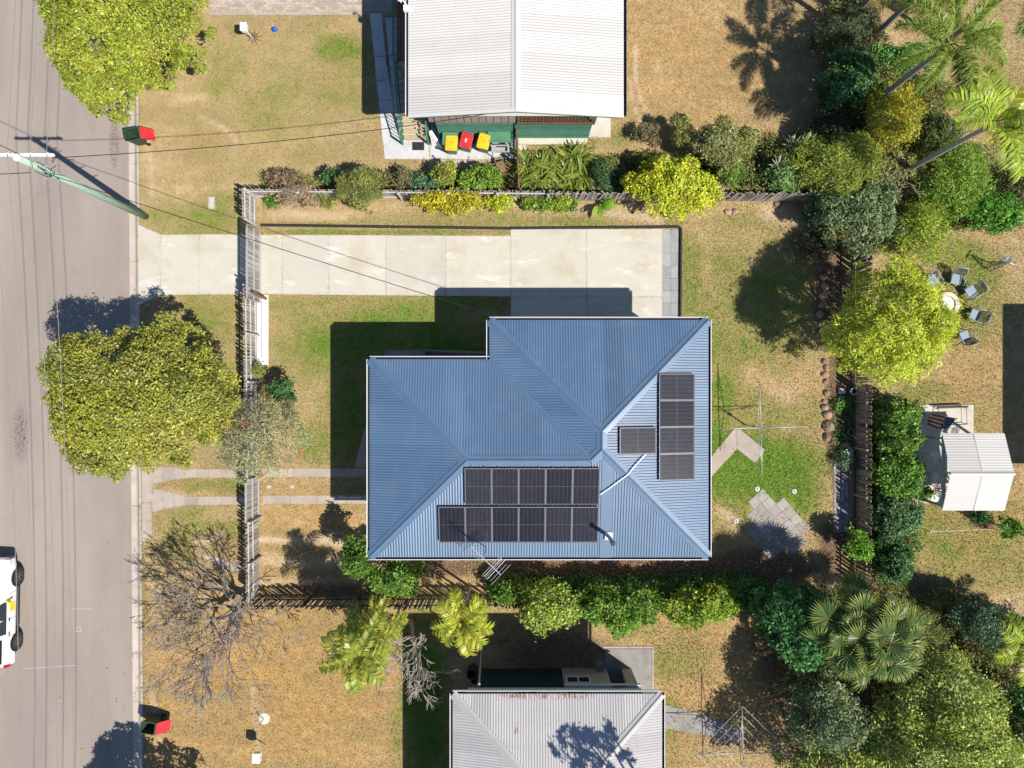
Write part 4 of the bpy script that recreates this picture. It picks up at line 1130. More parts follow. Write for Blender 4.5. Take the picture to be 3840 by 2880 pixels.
# ------------------------------------------------------------------ wheelie bins
def hull_ring(w, d, r=.05, n=3):
    pts = []
    for cx, cy, a0 in ((w / 2 - r, d / 2 - r, 0), (-w / 2 + r, d / 2 - r, 90), (-w / 2 + r, -d / 2 + r, 180), (w / 2 - r, -d / 2 + r, 270)):
        for k in range(n + 1):
            a = math.radians(a0 + 90 * k / n)
            pts.append((cx + r * math.cos(a), cy + r * math.sin(a)))
    return pts
M['bin_green'] = mat('bin_green', (.035, .07, .045), .55, .15, 4)
M['bin_grey'] = mat('bin_grey', (.20, .205, .20), .6, .15, 4)
M['lid_red'] = mat('lid_red', (.50, .028, .035), .5, .14, 4)
M['lid_yellow'] = mat('lid_yellow', (.62, .43, .02), .5, .12, 4)
def wheelie_bin(label, loc, rz, lid, body, opened=False, emblem=None):
    t = thing('wheelie_bin', label, 'bin')
    b = MB()
    b.loft([[(x, y, .05) for x, y in hull_ring(.46, .50, .05)], [(x, y, .55) for x, y in hull_ring(.51, .60, .05)], [(x, y, .96) for x, y in hull_ring(.55, .70, .05)], [(x, y, .965) for x, y in hull_ring(.60, .745, .06)], [(x, y, 1.0) for x, y in hull_ring(.60, .745, .06)],
            [(x, y, 1.0) for x, y in hull_ring(.52, .665, .05)], [(x, y, .55) for x, y in hull_ring(.48, .57, .05)], [(x, y, .10) for x, y in hull_ring(.43, .47, .05)]])
    b.build('body', M[body], t)
    l = MB()
    l.loft([[(x, y, 0) for x, y in hull_ring(.60, .74, .07)], [(x, y, .035) for x, y in hull_ring(.59, .73, .07)], [(x, y, .06) for x, y in hull_ring(.50, .62, .06)], [(x, y, .05) for x, y in hull_ring(.42, .52, .05)], [(x, y, .07) for x, y in hull_ring(.28, .36, .05)]])
    lo = l.build('lid', M[lid], t)
    if opened:
        lo.location = (0, .62, .72); lo.rotation_euler = (math.radians(128), 0, 0)
    else:
        lo.location = (0, 0, 1.0)
        if emblem:
            e = MB(); e.lathe([(.05, 0), (.05, .004)], 10, (0, .02, .071)); e.box(-.06, .06, -.09, -.07, .071, .075)
            e.build('emblem', M[emblem], lo)
    for s in (-1, 1):
        w = MB(); w.tube([(s * .25, .34, .10), (s * .31, .34, .10)], .10, 14); w.build('wheel', M['black'], t)
    h = MB(); h.tube([(-.24, .36, .97), (-.24, .42, .99), (.24, .42, .99), (.24, .36, .97)], .018, 6); h.build('handle', M[body], t)
    place(t, loc, rz)
    return t
M['mustard'] = mat('mustard', (.45, .30, .01), .5, .05, 3)
wheelie_bin('dark green bin with red lid hanging open at the kerb near the power pole', at(543, 540) + Vector((-.12, .15, .02)), math.radians(-80), 'lid_red', 'bin_green', True)
wheelie_bin('dark green bin with red lid hanging open at the kerb on the dry south lawn', at(590, 2703) + Vector((.02, .1, 0)), math.radians(-98), 'lid_red', 'bin_green', True)
wheelie_bin('yellow-lidded bin standing farthest from the house on the pale concrete pad', at(1699, 566) + Vector((0, .05, .02)), math.radians(-3), 'lid_yellow', 'bin_grey', emblem='mustard')
wheelie_bin('red-lidded bin with white emblem between two yellow-lidded bins', at(1753, 553, 0) + Vector((0, 0, .02)), math.radians(-14), 'lid_red', 'bin_grey', emblem='white')
wheelie_bin('yellow-lidded bin turned askew beside the steel sink bench', at(1817, 556) + Vector((0, 0, .02)), math.radians(-14), 'lid_yellow', 'bin_grey', emblem='mustard')

# ------------------------------------------------------------------ things on the white house pad
a = at(1666, 490); 
t = thing('green_cabinet', 'green metal cabinet box against the green slats behind the bins', 'cabinet', at(1700, 518))
MB().box(-3.35, -2.65, 12.28 - .62, 12.22, .02, .95).build('body', M['green_paint'], t)
MB().box(-3.38, -2.62, 12.28 - .65, 12.23, .951, 1.0).build('lid', M['green_paint'], t)
t = thing('green_table', 'green-topped table against the green slats above the sink bench', 'table', at(1875, 520))
MB().box(-1.18, -.02, 11.72, 12.25, 1.02, 1.07).build('table_top', M['green_paint'], t)
for x in (-1.1, -.1):
    for y_ in (11.78, 12.18): MB().box(x - .03, x + .03, y_ - .03, y_ + .03, .02, 1.02).build('leg', M['dark_metal'], t)
t = thing('sink_bench', 'stainless steel outdoor sink bench beside the dark screen', 'bench', at(1875, 540))
sx0, sx1, sy0, sy1 = -1.0, -.12, 11.30, 11.66
f = MB().box(sx0, sx1, sy0, sy0 + .05, .85, .90).box(sx0, sx1, sy1 - .05, sy1, .85, .90).box(sx0, sx0 + .22, sy0 + .05, sy1 - .05, .85, .90).box(sx1 - .1, sx1, sy0 + .05, sy1 - .05, .85, .9)
f.build('bench_top', M['galv'], t)
MB().box(sx0 + .22, sx1 - .1, sy0 + .05, sy1 - .05, .68, .70).build('basin', M['galv'], t)
for x in (sx0 + .04, sx1 - .04):
    for y_ in (sy0 + .04, sy1 - .04): MB().box(x - .02, x + .02, y_ - .02, y_ + .02, .02, .85).build('leg', M['galv'], t)
M['card'] = mat('card', (.20, .125, .07), .9, .12, 4)
t = thing('wooden_crate', 'small pale wooden crate below the steel sink bench', 'crate', at(1870, 552))
for z in (.05, .17, .29):
    for y_ in (10.86, 11.16): MB().box(-.85, -.30, y_, y_ + .02, z, z + .09).build('slat', M['tan_tread'], t)
    for x in (-.85, -.32): MB().box(x, x + .02, 10.88, 11.16, z, z + .09).build('slat', M['tan_tread'], t)
MB().box(-.83, -.32, 10.88, 11.16, .03, .05).build('base', M['tan_tread'], t)
t = thing('cardboard_box', 'open brown cardboard box on the brick edging by the screen', 'box', (0, 0, 0))
for x0, x1, y0, y1 in ((-.33, .33, -.30, -.29), (-.33, .33, .29, .30), (-.33, -.32, -.29, .29), (.32, .33, -.29, .29)):
    MB().box(x0, x1, y0, y1, .03, .5).build('side', M['card'], t)
MB().box(-.32, .32, -.29, .29, .03, .04).build('base', M['card'], t)
MB().bar((0, -.3, .5), (0, -.48, .62), .62, .008, (0, 1, 1)).build('flap', M['card'], t)
MB().box(-.10, .32, -.28, .28, .44, .455).build('flap', M['card'], t)
place(t, at(1873, 640), math.radians(20))
t = thing('door_mat', 'black rubber grid mat at the foot of the tan stairs', 'mat', at(1568, 548))
a, c = at(1547, 563), at(1590, 534)
f = MB()
for i in range(9):
    x = a.x + (c.x - a.x) * i / 8; f.box(x - .012, x + .012, a.y, c.y, .022, .036)
for i in range(7):
    y_ = a.y + (c.y - a.y) * i / 6; f.box(a.x, c.x, y_ - .012, y_ + .012, .024, .034)
f.build('grid', M['black'], t)
MB().box(a.x, c.x, a.y, c.y, .0205, .0225).build('backing', M['dark_metal'], t)
t = MB()
l0 = at(1600, 520)
t.add([(-4.02, 12.25, 1.05), (-3.92, 12.3, 1.05), (-3.45, 11.75, .03), (-4.0, 11.9, .03), (-4.0, 12.27, 1.05), (-3.90, 12.32, 1.05), (-3.43, 11.78, .03), (-3.98, 11.93, .03)], [(0, 1, 2, 3), (7, 6, 5, 4), (0, 4, 5, 1), (1, 5, 6, 2), (2, 6, 7, 3), (3, 7, 4, 0)])
tag(t.build('white_board', M['white']), 'white board leaning beside the foot of the tan stairs', 'board')
hp = at(1480, 244, 1.6)
hs = MB(); hs.tube([(hp.x + .35 * math.cos(u), hp.y + .35 * math.sin(u), 1.9) for u in np.linspace(0, 2 * math.pi, 25)], .018, 6)
hs.bar((hp.x + .3, hp.y, 1.9), (hp.x + .25, hp.y + .75, 2.2), .02, .02)
tag(hs.build('metal_hoop', M['dark_metal']), 'thin dark hoop hung off the deck rail above the pale path', 'hoop')
br = thing('roof_bracket', 'small white bracket and box on the gutter at the top of the white roof', 'bracket', at(1520, 20, 5))
bp_ = at(1522, 22, 5.1)
MB().box(bp_.x - .1, bp_.x + .18, bp_.y - .2, bp_.y + .02, 4.95, 5.15).build('housing', M['white'], br)
MB().tube([(bp_.x, bp_.y + .05, 5.1), (bp_.x - .1, bp_.y + .15, 5.3), (bp_.x - .3, bp_.y + .12, 5.3)], .03, 6).build('arm', M['white'], br)
MB().tube([(bp_.x - .18, bp_.y + .03, 5.3), (bp_.x - .18, bp_.y + .25, 5.3)], .025, 6).build('arm', M['white'], br)

# ------------------------------------------------------------------ ute parked in the street
car = thing('parked_ute', 'white dual-cab utility vehicle parked at the edge of the frame with yellow sticker', 'car')
M['car_white'] = mat('car_white', (.78, .79, .80), .25, .03, 1, spec=.5, coat=.5)
M['tyre'] = mat('tyre', (.045, .042, .04), .85, .2, 8)
M['rim'] = mat('rim', (.22, .22, .23), .35, .2, 6, metal=.5)
M['tail_red'] = mat('tail_red', (.45, .01, .015), .2, .1, 4, coat=.5)
M['lamp'] = mat('lamp', (.55, .57, .6), .1, .1, 6, coat=.6)
M['yellow'] = mat('yellow', (.80, .60, .01), .5, .04, 3)
def sect(y, hw, zs, roof_hw, z0=.42):
    """body cross-section at y: sill, waist, roof"""
    zw, zr = zs
    return [(-hw * .9, y, z0), (-hw, y, z0 + .12), (-hw, y, zw - .12), (-hw * .965, y, zw), (-roof_hw, y, zr - .05), (-roof_hw * .82, y, zr),
            (roof_hw * .82, y, zr), (roof_hw, y, zr - .05), (hw * .965, y, zw), (hw, y, zw - .12), (hw, y, z0 + .12), (hw * .9, y, z0)]
st = [(2.66, .70, (.86, .90), .60), (2.58, .84, (.98, 1.02), .74), (2.3, .92, (1.04, 1.10), .82), (1.45, .93, (1.10, 1.18), .84), (1.25, .93, (1.11, 1.21), .84), (.55, .93, (1.12, 1.74), .68), (.1, .93, (1.13, 1.81), .68), (-.8, .93, (1.14, 1.82), .68), (-1.05, .93, (1.14, 1.78), .69), (-1.22, .93, (1.14, 1.20), .80), (-2.5, .93, (1.14, 1.18), .84), (-2.62, .90, (1.10, 1.14), .80)]
b = MB(); b.loft([sect(*s) for s in st])
b.build('body', M['car_white'], car, bevel=.03)
for s in (-1, 1):
    for ya in (1.62, -1.58):
        arch = MB(); arch.tube([(s * .80, ya, .43), (s * .955, ya, .43)], .48, 20); arch.build('wheel_arch', M['black'], car)
        tw = MB(); tw.lathe([(.22, -.13), (.38, -.13), (.395, -.09), (.395, .09), (.38, .13), (.275, .13), (.255, .04)], 24)
        w = tw.build('wheel', M['tyre'], car, smooth=False); w.location = (s * .83, ya, .395); w.rotation_euler = (0, math.pi / 2 * s, 0)
        rm = MB(); rm.lathe([(.24, -.02), (.24, .09), (.215, .10), (.20, .05)], 20); rm.lathe([(.07, .02), (.06, .10), (.02, .11)], 10)
        for k in range(6):
            a = k * math.pi / 3; rm.bar((.04 * math.cos(a), .04 * math.sin(a), .08), (.22 * math.cos(a), .22 * math.sin(a), .09), .05, .025)
        rr = mesh_obj('rim', rm.mesh('rim', M['rim']), w); rr.location = (0, 0, .03)
    side = s * .94
    MB().box(min(s * .93, s * 1.0), max(s * .93, s * 1.0), -1.05, 1.12, .40, .47).build('side_step', M['dark_metal'], car)
    mr = MB(); mr.bar((s * .93, .62, 1.18), (s * 1.16, .56, 1.24), .12, .18); mr.build('mirror', M['yellow'], car, bevel=.03)
    for ya, yb in ((.52, -.28), (-.34, -1.0)):
        g = MB(); k0, k1 = .93 * .975, .70
        g.add([(s * .905, ya + .10, 1.16), (s * .905, yb, 1.16), (s * .735, yb, 1.66), (s * .735, min(ya - .08, ya), 1.66)], [(0, 1, 2, 3)])
        for q in g.v: pass
        g.build('side_window', M['glass'], car)
    for ya in (-.22, -.92):
        MB().bar((s * .945, ya, 1.02), (s * .945, ya - .18, 1.02), .03, .04).build('door_handle', M['black'], car)
    for ya in (.95, -.31, -1.15):
        MB().bar((s * .9315, ya, .56), (s * .9315, ya, 1.10), .012, .006, (s, 0, 0)).build('door_seam', M['dark_metal'], car)
    MB().box(min(s * .62, s * .90), max(s * .62, s * .90), 2.40, 2.60, .86, 1.00).build('headlight', M['lamp'], car, bevel=.03)
    MB().box(min(s * .78, s * .93), max(s * .78, s * .93), -2.655, -2.48, .86, 1.16).build('tail_light', M['tail_red'], car, bevel=.02)
MB().box(.931, .936, .05, .50, .62, .98).build('sticker', M['yellow'], car)
MB().add([(-.70, 1.16, 1.225), (.70, 1.16, 1.225), (.60, .52, 1.735), (-.60, .52, 1.735)], [(0, 1, 2, 3)]).build('windscreen', M['glass'], car)
MB().box(-.74, .74, -2.45, -1.28, 1.205, 1.215).build('tray_cover', M['black'], car)
MB().box(-.8, .8, -2.74, -2.6, .5, .72).build('rear_bumper', M['dark_metal'], car, bevel=.03)
MB().box(-.8, .8, 2.6, 2.72, .45, .75).build('front_bumper', M['dark_metal'], car, bevel=.03)
place(car, (-25.45, -11.15, -.13), math.radians(-1))

# ------------------------------------------------------------------ outdoor chairs, fire ring, ornament
M['chair_blue'] = mat('chair_blue', (.22, .29, .35), .45, .08, 3)
M['rattan'] = mat('rattan', (.035, .045, .06), .6, .2, 6)
def outdoor_chair():
    t = thing('garden_chair', 'x', 'chair')
    MB().box(-.26, .26, -.24, .26, .40, .44).build('seat', M['chair_blue'], t, bevel=.02)
    fr_ = MB()
    arc = [(-.30, .22, .42), (-.31, .40, .80), (-.22, .47, .93), (0, .50, .97), (.22, .47, .93), (.31, .40, .80), (.30, .22, .42)]
    fr_.tube(arc, .026, 6)
    bk = fr_.build('backrest', M['chair_blue'], t, smooth=True)
    la = MB()
    for i in range(8):
        u = -.24 + i * .069
        la.bar((u, .27, .46), (u * .8 + .03, .47, .93), .018, .012)
        la.bar((u * 1.0, .27 + i * .025, .47 + i * .057), (-u, .275 + i * .025, .47 + i * .06), .014, .012)
        if i < 7: la.bar((-.29, .26 + i * .03, .48 + i * .063), (.29, .26 + i * .03, .48 + i * .063), .016, .012)
    la.build('lattice', M['rattan'], bk)
    for s in (-1, 1):
        MB().tube([(s * .33, -.24, .40), (s * .34, -.26, .62), (s * .34, .05, .66), (s * .32, .36, .70)], .024, 6).build('armrest', M['chair_blue'], t, smooth=True)
        MB().tube([(s * .28, -.22, .41), (s * .30, -.27, .0)], .02, 6).build('leg', M['rattan'], t)
        MB().tube([(s * .28, .22, .41), (s * .29, .34, .0)], .02, 6).build('leg', M['rattan'], t)
    return t
fire = at(3548, 1142)
c0 = outdoor_chair()
spots = [((3480, 1058), None, 'pale blue garden chair half under the yellow feathery tree'), ((3566, 1052), None, 'pale blue garden chair with curved back next to the half-hidden one'), ((3622, 1098), None, 'middle of the five pale blue garden chairs around the stone ring'), ((3636, 1184), None, 'garden chair with lattice back facing the stone ring squarely'), ((3598, 1262), None, 'garden chair at the lower end of the arc, turned up to the ring')]
for i, (p, r, lb) in enumerate(spots):
    o = c0 if i == 0 else copy_tree(c0)
    q = at(*p); d = Vector((fire.x - q.x, fire.y - q.y, 0))
    rz = math.atan2(d.y, d.x) + math.pi / 2
    place(o, q, rz, .98); o['label'] = lb; o['group'] = 'garden chairs around the fire ring'
M['pale_stone'] = mat('pale_stone', (.58, .50, .40), .9, .1, 5, bump=.3, rnd=.12)
ring = thing('fire_ring', 'round ring of pale stones with white ash at the edge of yellow tree', 'fire pit', fire)
for k in range(14):
    a0, a1 = 2 * math.pi * k / 14, 2 * math.pi * (k + .92) / 14
    MB().prism([(fire.x + r * math.cos(a), fire.y + r * math.sin(a)) for r, a in ((.42, a0), (.62, a0), (.62, a1), (.42, a1))], 0, .14 + random.uniform(-.02, .02)).build('stone', M['pale_stone'], ring)
MB().lathe([(.41, 0), (.40, .04), (.2, .07), (.01, .075)], 16, fire).build('ash_bed', M['white'], ring)
# garden windmill
wm = thing('garden_windmill', 'small garden windmill with white fan on a dark lattice tower', 'ornament', at(3706, 1000))
w0 = at(3706, 1000); wtop = w0 + Vector((0, 0, 1.35))
for k in range(4):
    a = k * math.pi / 2 + .4
    MB().bar(w0 + Vector((.28 * math.cos(a), .28 * math.sin(a), 0)), wtop + Vector((.04 * math.cos(a), .04 * math.sin(a), 0)), .025, .025).build('leg', M['dark_metal'], wm)
for z in (.35, .7, 1.0):
    r = .28 * (1 - z / 1.5)
    f = MB()
    for k in range(4):
        a, a2 = k * math.pi / 2 + .4, (k + 1) * math.pi / 2 + .4
        f.bar(w0 + Vector((r * math.cos(a), r * math.sin(a), z)), w0 + Vector((r * math.cos(a2), r * math.sin(a2), z)), .016, .016)
        f.bar(w0 + Vector((r * math.cos(a), r * math.sin(a), z)), w0 + Vector((r * 1.25 * math.cos(a2), r * 1.25 * math.sin(a2), z - .3)), .012, .012)
    f.build('cross_brace', M['dark_metal'], wm)
hubp = wtop + Vector((-.12, .05, .1)); nrm = Vector((-.6, .35, .35)).normalized()
u = nrm.orthogonal().normalized(); v = nrm.cross(u)
for k in range(12):
    a = 2 * math.pi * k / 12; d1 = u * math.cos(a) + v * math.sin(a); d2 = u * math.cos(a + .35) + v * math.sin(a + .35)
    b = MB(); o1 = nrm * .02
    b.add([hubp + d1 * .06, hubp + d1 * .27, hubp + d2 * .27 + o1, hubp + d2 * .06 + o1, hubp + d1 * .06 + nrm * .006, hubp + d1 * .27 + nrm * .006, hubp + d2 * .27 + o1 + nrm * .006, hubp + d2 * .06 + o1 + nrm * .006], [(3, 2, 1, 0), (4, 5, 6, 7), (0, 1, 5, 4), (1, 2, 6, 5), (2, 3, 7, 6), (3, 0, 4, 7)])
    b.build('blade', M['white_metal'], wm)
MB().tube([hubp, wtop + Vector((.3, -.15, .1))], .015, 6).build('shaft', M['white_metal'], wm)
tv = wtop + Vector((.3, -.15, .1)); MB().add([tv, tv + Vector((.22, -.12, .12)), tv + Vector((.22, -.12, -.12)), tv + Vector((0, .012, 0)), tv + Vector((.22, -.108, .12)), tv + Vector((.22, -.108, -.12))], [(0, 1, 2), (5, 4, 3), (0, 3, 4, 1), (1, 4, 5, 2), (2, 5, 3, 0)]).build('tail_vane', M['white_metal'], wm)

# ------------------------------------------------------------------ rotary clotheslines
def hoist(label, base, h, arm, rz, n=4, wires=False):
    t = thing('rotary_clothesline', label, 'clothesline')
    MB().tube([(0, 0, 0), (0, 0, h * .62)], .032, 8).build('mast', M['galv'], t, smooth=True)
    MB().tube([(0, 0, h * .45), (0, 0, h + .12)], .022, 8).build('inner_mast', M['galv'], t, smooth=True)
    MB().box(-.07, .05, -.05, .05, h * .58, h * .66).build('gear_box', M['dark_metal'], t)
    tips = []
    for k in range(4):
        a = k * math.pi / 2
        d = Vector((math.cos(a), math.sin(a), 0))
        tip = d * arm + Vector((0, 0, h + .04)); tips.append(tip)
        MB().tube([Vector((0, 0, h + .08)), tip], .02, 7).build('arm', M['galv'], t, smooth=True)
        MB().tube([Vector((0, 0, h - .42)) + d * .04, d * arm * .78 + Vector((0, 0, h + .03))], .016, 6).build('strut', M['galv'], t, smooth=True)
    if wires:
        for r in (.35, .58, .8, 1.0):
            b = MB()
            for k in range(4): b.tube([tips[k] * r + Vector((0, 0, (h + .06) * (1 - r))), tips[(k + 1) % 4] * r + Vector((0, 0, (h + .06) * (1 - r)))], .006, 4)
            b.build('line', M['white_metal'], t)
    place(t, base, rz)
    return t
hoist('galvanised rotary clothesline over the green lawn beside the blue house', at(2795, 1594), 2.2, 2.2, math.radians(1.5))
hoist('galvanised rotary clothesline with taut lines behind the grey house', at(2732, 2738), 2.2, 2.2, math.radians(1), wires=True)
# ------------------------------------------------------------------ antenna on the blue house
an = thing('tv_antenna', 'long pale metal television aerial on a mast at the lower eave of the blue roof', 'antenna', (-1.2, fy + .5, 4.7))
Za = lambda x, y: (1640 + x * .3782, 2000 + y * .3782)
azz = 6.9
ab, ae = at(*Za(470, 260), azz), at(*Za(630, 412), azz)
dv = (ae - ab).normalized(); nv = Vector((-dv.y, dv.x, 0))
a0 = ab - dv * .75
MB().tube([a0, ae], .018, 6).build('boom', M['galv'], an)
L_ = (ae - a0).length
for s_, hl in ((.02, .20), (.08, .20), (.14, .21), (.20, .21), (.26, .22), (.32, .22), (.38, .23), (.92, .47), (.995, .58)):
    p = a0 + dv * L_ * s_
    MB().tube([p - nv * hl, p + nv * hl], .010, 5).build('element', M['galv'], an)
for s_ in (.70, .80):
    p = a0 + dv * L_ * s_; e_ = .045
    loop = [p + nv * .5 + dv * e_, p - nv * .5 + dv * e_, p - nv * .53, p - nv * .5 - dv * e_, p + nv * .5 - dv * e_, p + nv * .53, p + nv * .5 + dv * e_]
    MB().tube(loop, .012, 5).build('folded_dipole', M['galv'], an)
mp = a0 + dv * L_ * .42
MB().tube([(mp.x, mp.y, 4.4), (mp.x, mp.y, azz + .05)], .022, 8).build('mast', M['galv'], an)
MB().bar((mp.x, mp.y, 4.45), (mp.x, fy + .56, 4.45), .04, .04).build('wall_bracket', M['galv'], an)

# ------------------------------------------------------------------ small things on the lawns
def letterbox(label, base, h, rz, size=(.34, .42, .26), lean=(0, 0)):
    t = thing('letterbox', label, 'letterbox')
    MB().tube([(0, 0, 0), (lean[0] * .3, lean[1] * .3, h * .6), (lean[0], lean[1], h)], .025, 6).build('post', M['white_metal'], t)
    w, d, hh = size
    MB().box(lean[0] - w / 2, lean[0] + w / 2, lean[1] - d / 2, lean[1] + d / 2, h, h + hh).build('box', M['white'], t, bevel=.015)
    MB().bar((lean[0] - w / 2 - .02, lean[1], h + hh + .015), (lean[0] + w / 2 + .02, lean[1], h + hh + .015), d + .04, .03).build('lid', M['white'], t)
    MB().box(lean[0] + w / 2 - .002, lean[0] + w / 2 + .006, lean[1] - .13, lean[1] + .13, h + .15, h + .18).build('slot', M['black'], t)
    place(t, base, rz)
letterbox('white letterbox on a post on the dry lawn at the bottom', at(996, 2793), 1.05, 0, lean=(0, 0))
letterbox('white letterbox on a post near the brick driveway at the top', at(949, 148), 1.05, 0, (.28, .36, .24))
bt = thing('tree_stump', 'pale cut stump roots in dry grass below the top letterbox', 'stump', at(955, 140))
sb = at(955, 140)
for k in range(9):
    a = k * .7; MB().tube([(sb.x, sb.y, .05), (sb.x + .2 * math.cos(a), sb.y + .2 * math.sin(a), .05), (sb.x + .42 * math.cos(a + .2), sb.y + .42 * math.sin(a + .2), .0)], [.04, .03, .012], 5).build('root', M['brown_timber'], bt)
M['ball_blue'] = mat('ball_blue', (.02, .10, .62), .4, .1, 3)
bb = MB(); r_ = .13
bb.lathe([(r_ * math.sin(t), -r_ * math.cos(t)) for t in np.linspace(.05, math.pi - .05, 12)], 18, at(1033, 114) + Vector((0, 0, .13)))
bo = thing('toy_ball', 'bright blue ball lying on the dry lawn near the top', 'ball', at(1033, 114)); bb.build('shell', M['ball_blue'], bo, smooth=True)
MB().tube([at(1033, 114) + Vector((0, 0, .255)), at(1033, 114) + Vector((0, 0, .264))], .018, 8).build('valve', M['dark_metal'], bo)
tp = thing('garden_tap', 'garden tap rising from a round white concrete pad in the dry lawn', 'tap', at(990, 2694))
tb = at(990, 2694)
MB().lathe([(.30, -.02), (.30, .02), (.26, .04), (.05, .045)], 24, tb).build('pad', M['concrete'], tp)
MB().tube([tb + Vector((0, 0, .04)), tb + Vector((0, 0, .6)), tb + Vector((.05, .08, .62))], .022, 6).build('standpipe', M['galv'], tp)
MB().tube([tb + Vector((-.07, .0, .66)), tb + Vector((.07, 0, .66))], .014, 6).build('handle', M['dark_metal'], tp)
MB().tube([tb + Vector((0, .06, .6)), tb + Vector((.0, .14, .55))], .02, 6).build('spout', M['galv'], tp)
for p, lb in ((Z4(372, 137), 'pale round stepping disc nearest the garden path on the green lawn'), (Z4(632, 153), 'small pale round disc on the green lawn near the brick path'), (Z4(225, 362), 'grey round disc in the shade beside the blue roof edge')):
    q = at(*p); t = thing('sprinkler_cap', lb, 'cap', q)
    MB().lathe([(.13, 0), (.13, .03), (.10, .045), (.02, .05)], 16, q).build('disc', M['pale_concrete'], t)
    MB().lathe([(.03, .05), (.03, .07), (.01, .075)], 8, q).build('nozzle', M['dark_metal'], t)
# pots and rocks
def pot(label, p, r, h, material, soilz=True, name='plant_pot'):
    q = at(*p); t = thing(name, label, 'pot', q)
    MB().lathe([(r * .7, 0), (r, h * .9), (r * 1.08, h * .92), (r * 1.08, h), (r * .9, h), (r * .88, h * .8), (.01, h * .8)], 18, q).build('pot_wall', M[material], t)
    MB().lathe([(r * .87, h * .8), (.01, h * .84)], 14, q).build('soil', M['black'], t)
pot('round white pot beside the brown fence under the yellow tree', (3194, 1467), .16, .28, 'white')
pot('pale wire-edged pot half way along the rock garden by the fence', (3186, 1620), .17, .22, 'stone_paver')
sq = at(3153, 1466); t = thing('square_planter', 'square grey paver block beside the round white pot', 'planter', sq)
MB().box(sq.x - .15, sq.x + .15, sq.y - .15, sq.y + .15, 0, .16).build('block', M['grey_paver'], t); MB().box(sq.x - .13, sq.x + .13, sq.y - .13, sq.y + .13, .16, .18).build('cap', M['pale_concrete'], t)
M['rock'] = mat('rock', (.30, .22, .17), .9, .25, 5, bump=.6, bscale=12, rnd=.25, col2=(.42, .20, .11), c2lo=.5, c2hi=.7, c2scale=3)
def rock(p, sx, sy, sz):
    q = at(*p); b = MB(); rr = random.Random(int(p[0] * 7 + p[1]))
    prof = []
    n = 9; rings = []
    for z, k in ((-.1, .9), (.25, 1.0), (.6, .85), (.9, .5), (1.0, .15)):
        ring_ = []
        for j in range(n):
            a = 2 * math.pi * j / n
            r = k * rr.uniform(.8, 1.12)
            ring_.append((q.x + sx * r * math.cos(a), q.y + sy * r * math.sin(a), sz * z * rr.uniform(.85, 1.1)))
        rings.append(ring_)
    b.loft(rings)
    return b.build('rock', M['rock'])
rk = [(3086, 1040, .20, .16, .2), (3092, 1075, .2, .2, .2), (3084, 1110, .22, .18, .2), (3080, 1145, .2, .2, .22), (3072, 1180, .2, .2, .2), (3078, 1215, .18, .2, .2), (3090, 1355, .17, .16, .18), (3098, 1380, .14, .2, .18), (3093, 1405, .2, .16, .2), (3096, 1430, .15, .16, .16),
      (3098, 1475, .16, .2, .2), (3090, 1505, .14, .12, .16), (3092, 1528, .21, .17, .22), (3100, 1556, .27, .22, .26), (3104, 1600, .30, .32, .3), (3098, 1640, .18, .24, .25), (3172, 1672, .30, .2, .22), (3176, 1700, .22, .2, .2)]
for i, (px_, py_, a, b, c) in enumerate(rk):
    o = rock((px_, py_), a, b, c)
    od = ['first', 'second', 'third', 'fourth', 'fifth', 'sixth', 'seventh', 'eighth', 'ninth', 'tenth', 'eleventh', 'twelfth', 'thirteenth', 'fourteenth', 'fifteenth', 'sixteenth']
    tag(o, '%s rock down from the top of the edging row beside the shaded lawn' % od[i] if i < 16 else ('dark boulder by the brown fence, %s above the brick path' % ('upper one' if i == 16 else 'just')), 'rock', 'garden edging rocks' if i < 16 else 'boulders by the fence')
for p, lb in ((T(2, 0, 1400, 1375), 'pale flat rock in bare soil below the yellow shrub'), (T(2, 0, 1445, 1372), 'rusty orange rock in bare soil below the yellow shrub'), (T(3, 0, 60, 1325), 'cream rock at the foot of the north fence near the east corner'), (T(2, 0, 470, 1365), 'small orange rock beside the broad-leaved banana plant'),
              (T(3, 2, 912, 330), 'pale sandstone block below the hedge on the sunny lawn'), (T(3, 2, 915, 390), 'tan sandstone block nearest the fan palm on the sunny lawn edge')):
    tag(rock(p, .2, .17, .16), lb, 'rock')

# ------------------------------------------------------------------ gazebo furniture, flag
def lace_chair(material):
    t = thing('lace_chair', 'x', 'chair')
    b = MB()
    for r in (.22, .15, .08): b.tube([(r * math.cos(a), r * math.sin(a), .45) for a in np.linspace(0, 2 * math.pi, 19)], .013, 5)
    for k in range(10):
        a = k * math.pi / 5; b.bar((.03 * math.cos(a), .03 * math.sin(a), .45), (.22 * math.cos(a), .22 * math.sin(a), .45), .02, .012)
    b.build('seat', M[material], t)
    b = MB()
    b.tube([(-.21, .14, .45), (-.24, .24, .75), (-.12, .30, .93), (0, .31, .96), (.12, .30, .93), (.24, .24, .75), (.21, .14, .45)], .014, 5)
    for k in range(5):
        u = -.15 + k * .075; b.bar((u, .19, .46), (u * .8, .30, .92), .016, .01)
    for k in range(3): b.tube([(-.2 + k * .13 + .05 * math.cos(a), .25, .7 + .07 * math.sin(a)) for a in np.linspace(0, 6.28, 9)], .01, 4)
    b.build('backrest', M[material], t)
    for sx_ in (-1, 1):
        for sy_ in (-1, 1): MB().tube([(sx_ * .16, sy_ * .15, .45), (sx_ * .14, sy_ * .13, .25), (sx_ * .21, sy_ * .2, .0)], .013, 5).build('leg', M[material], t)
    return t
lc = lace_chair('white_metal')
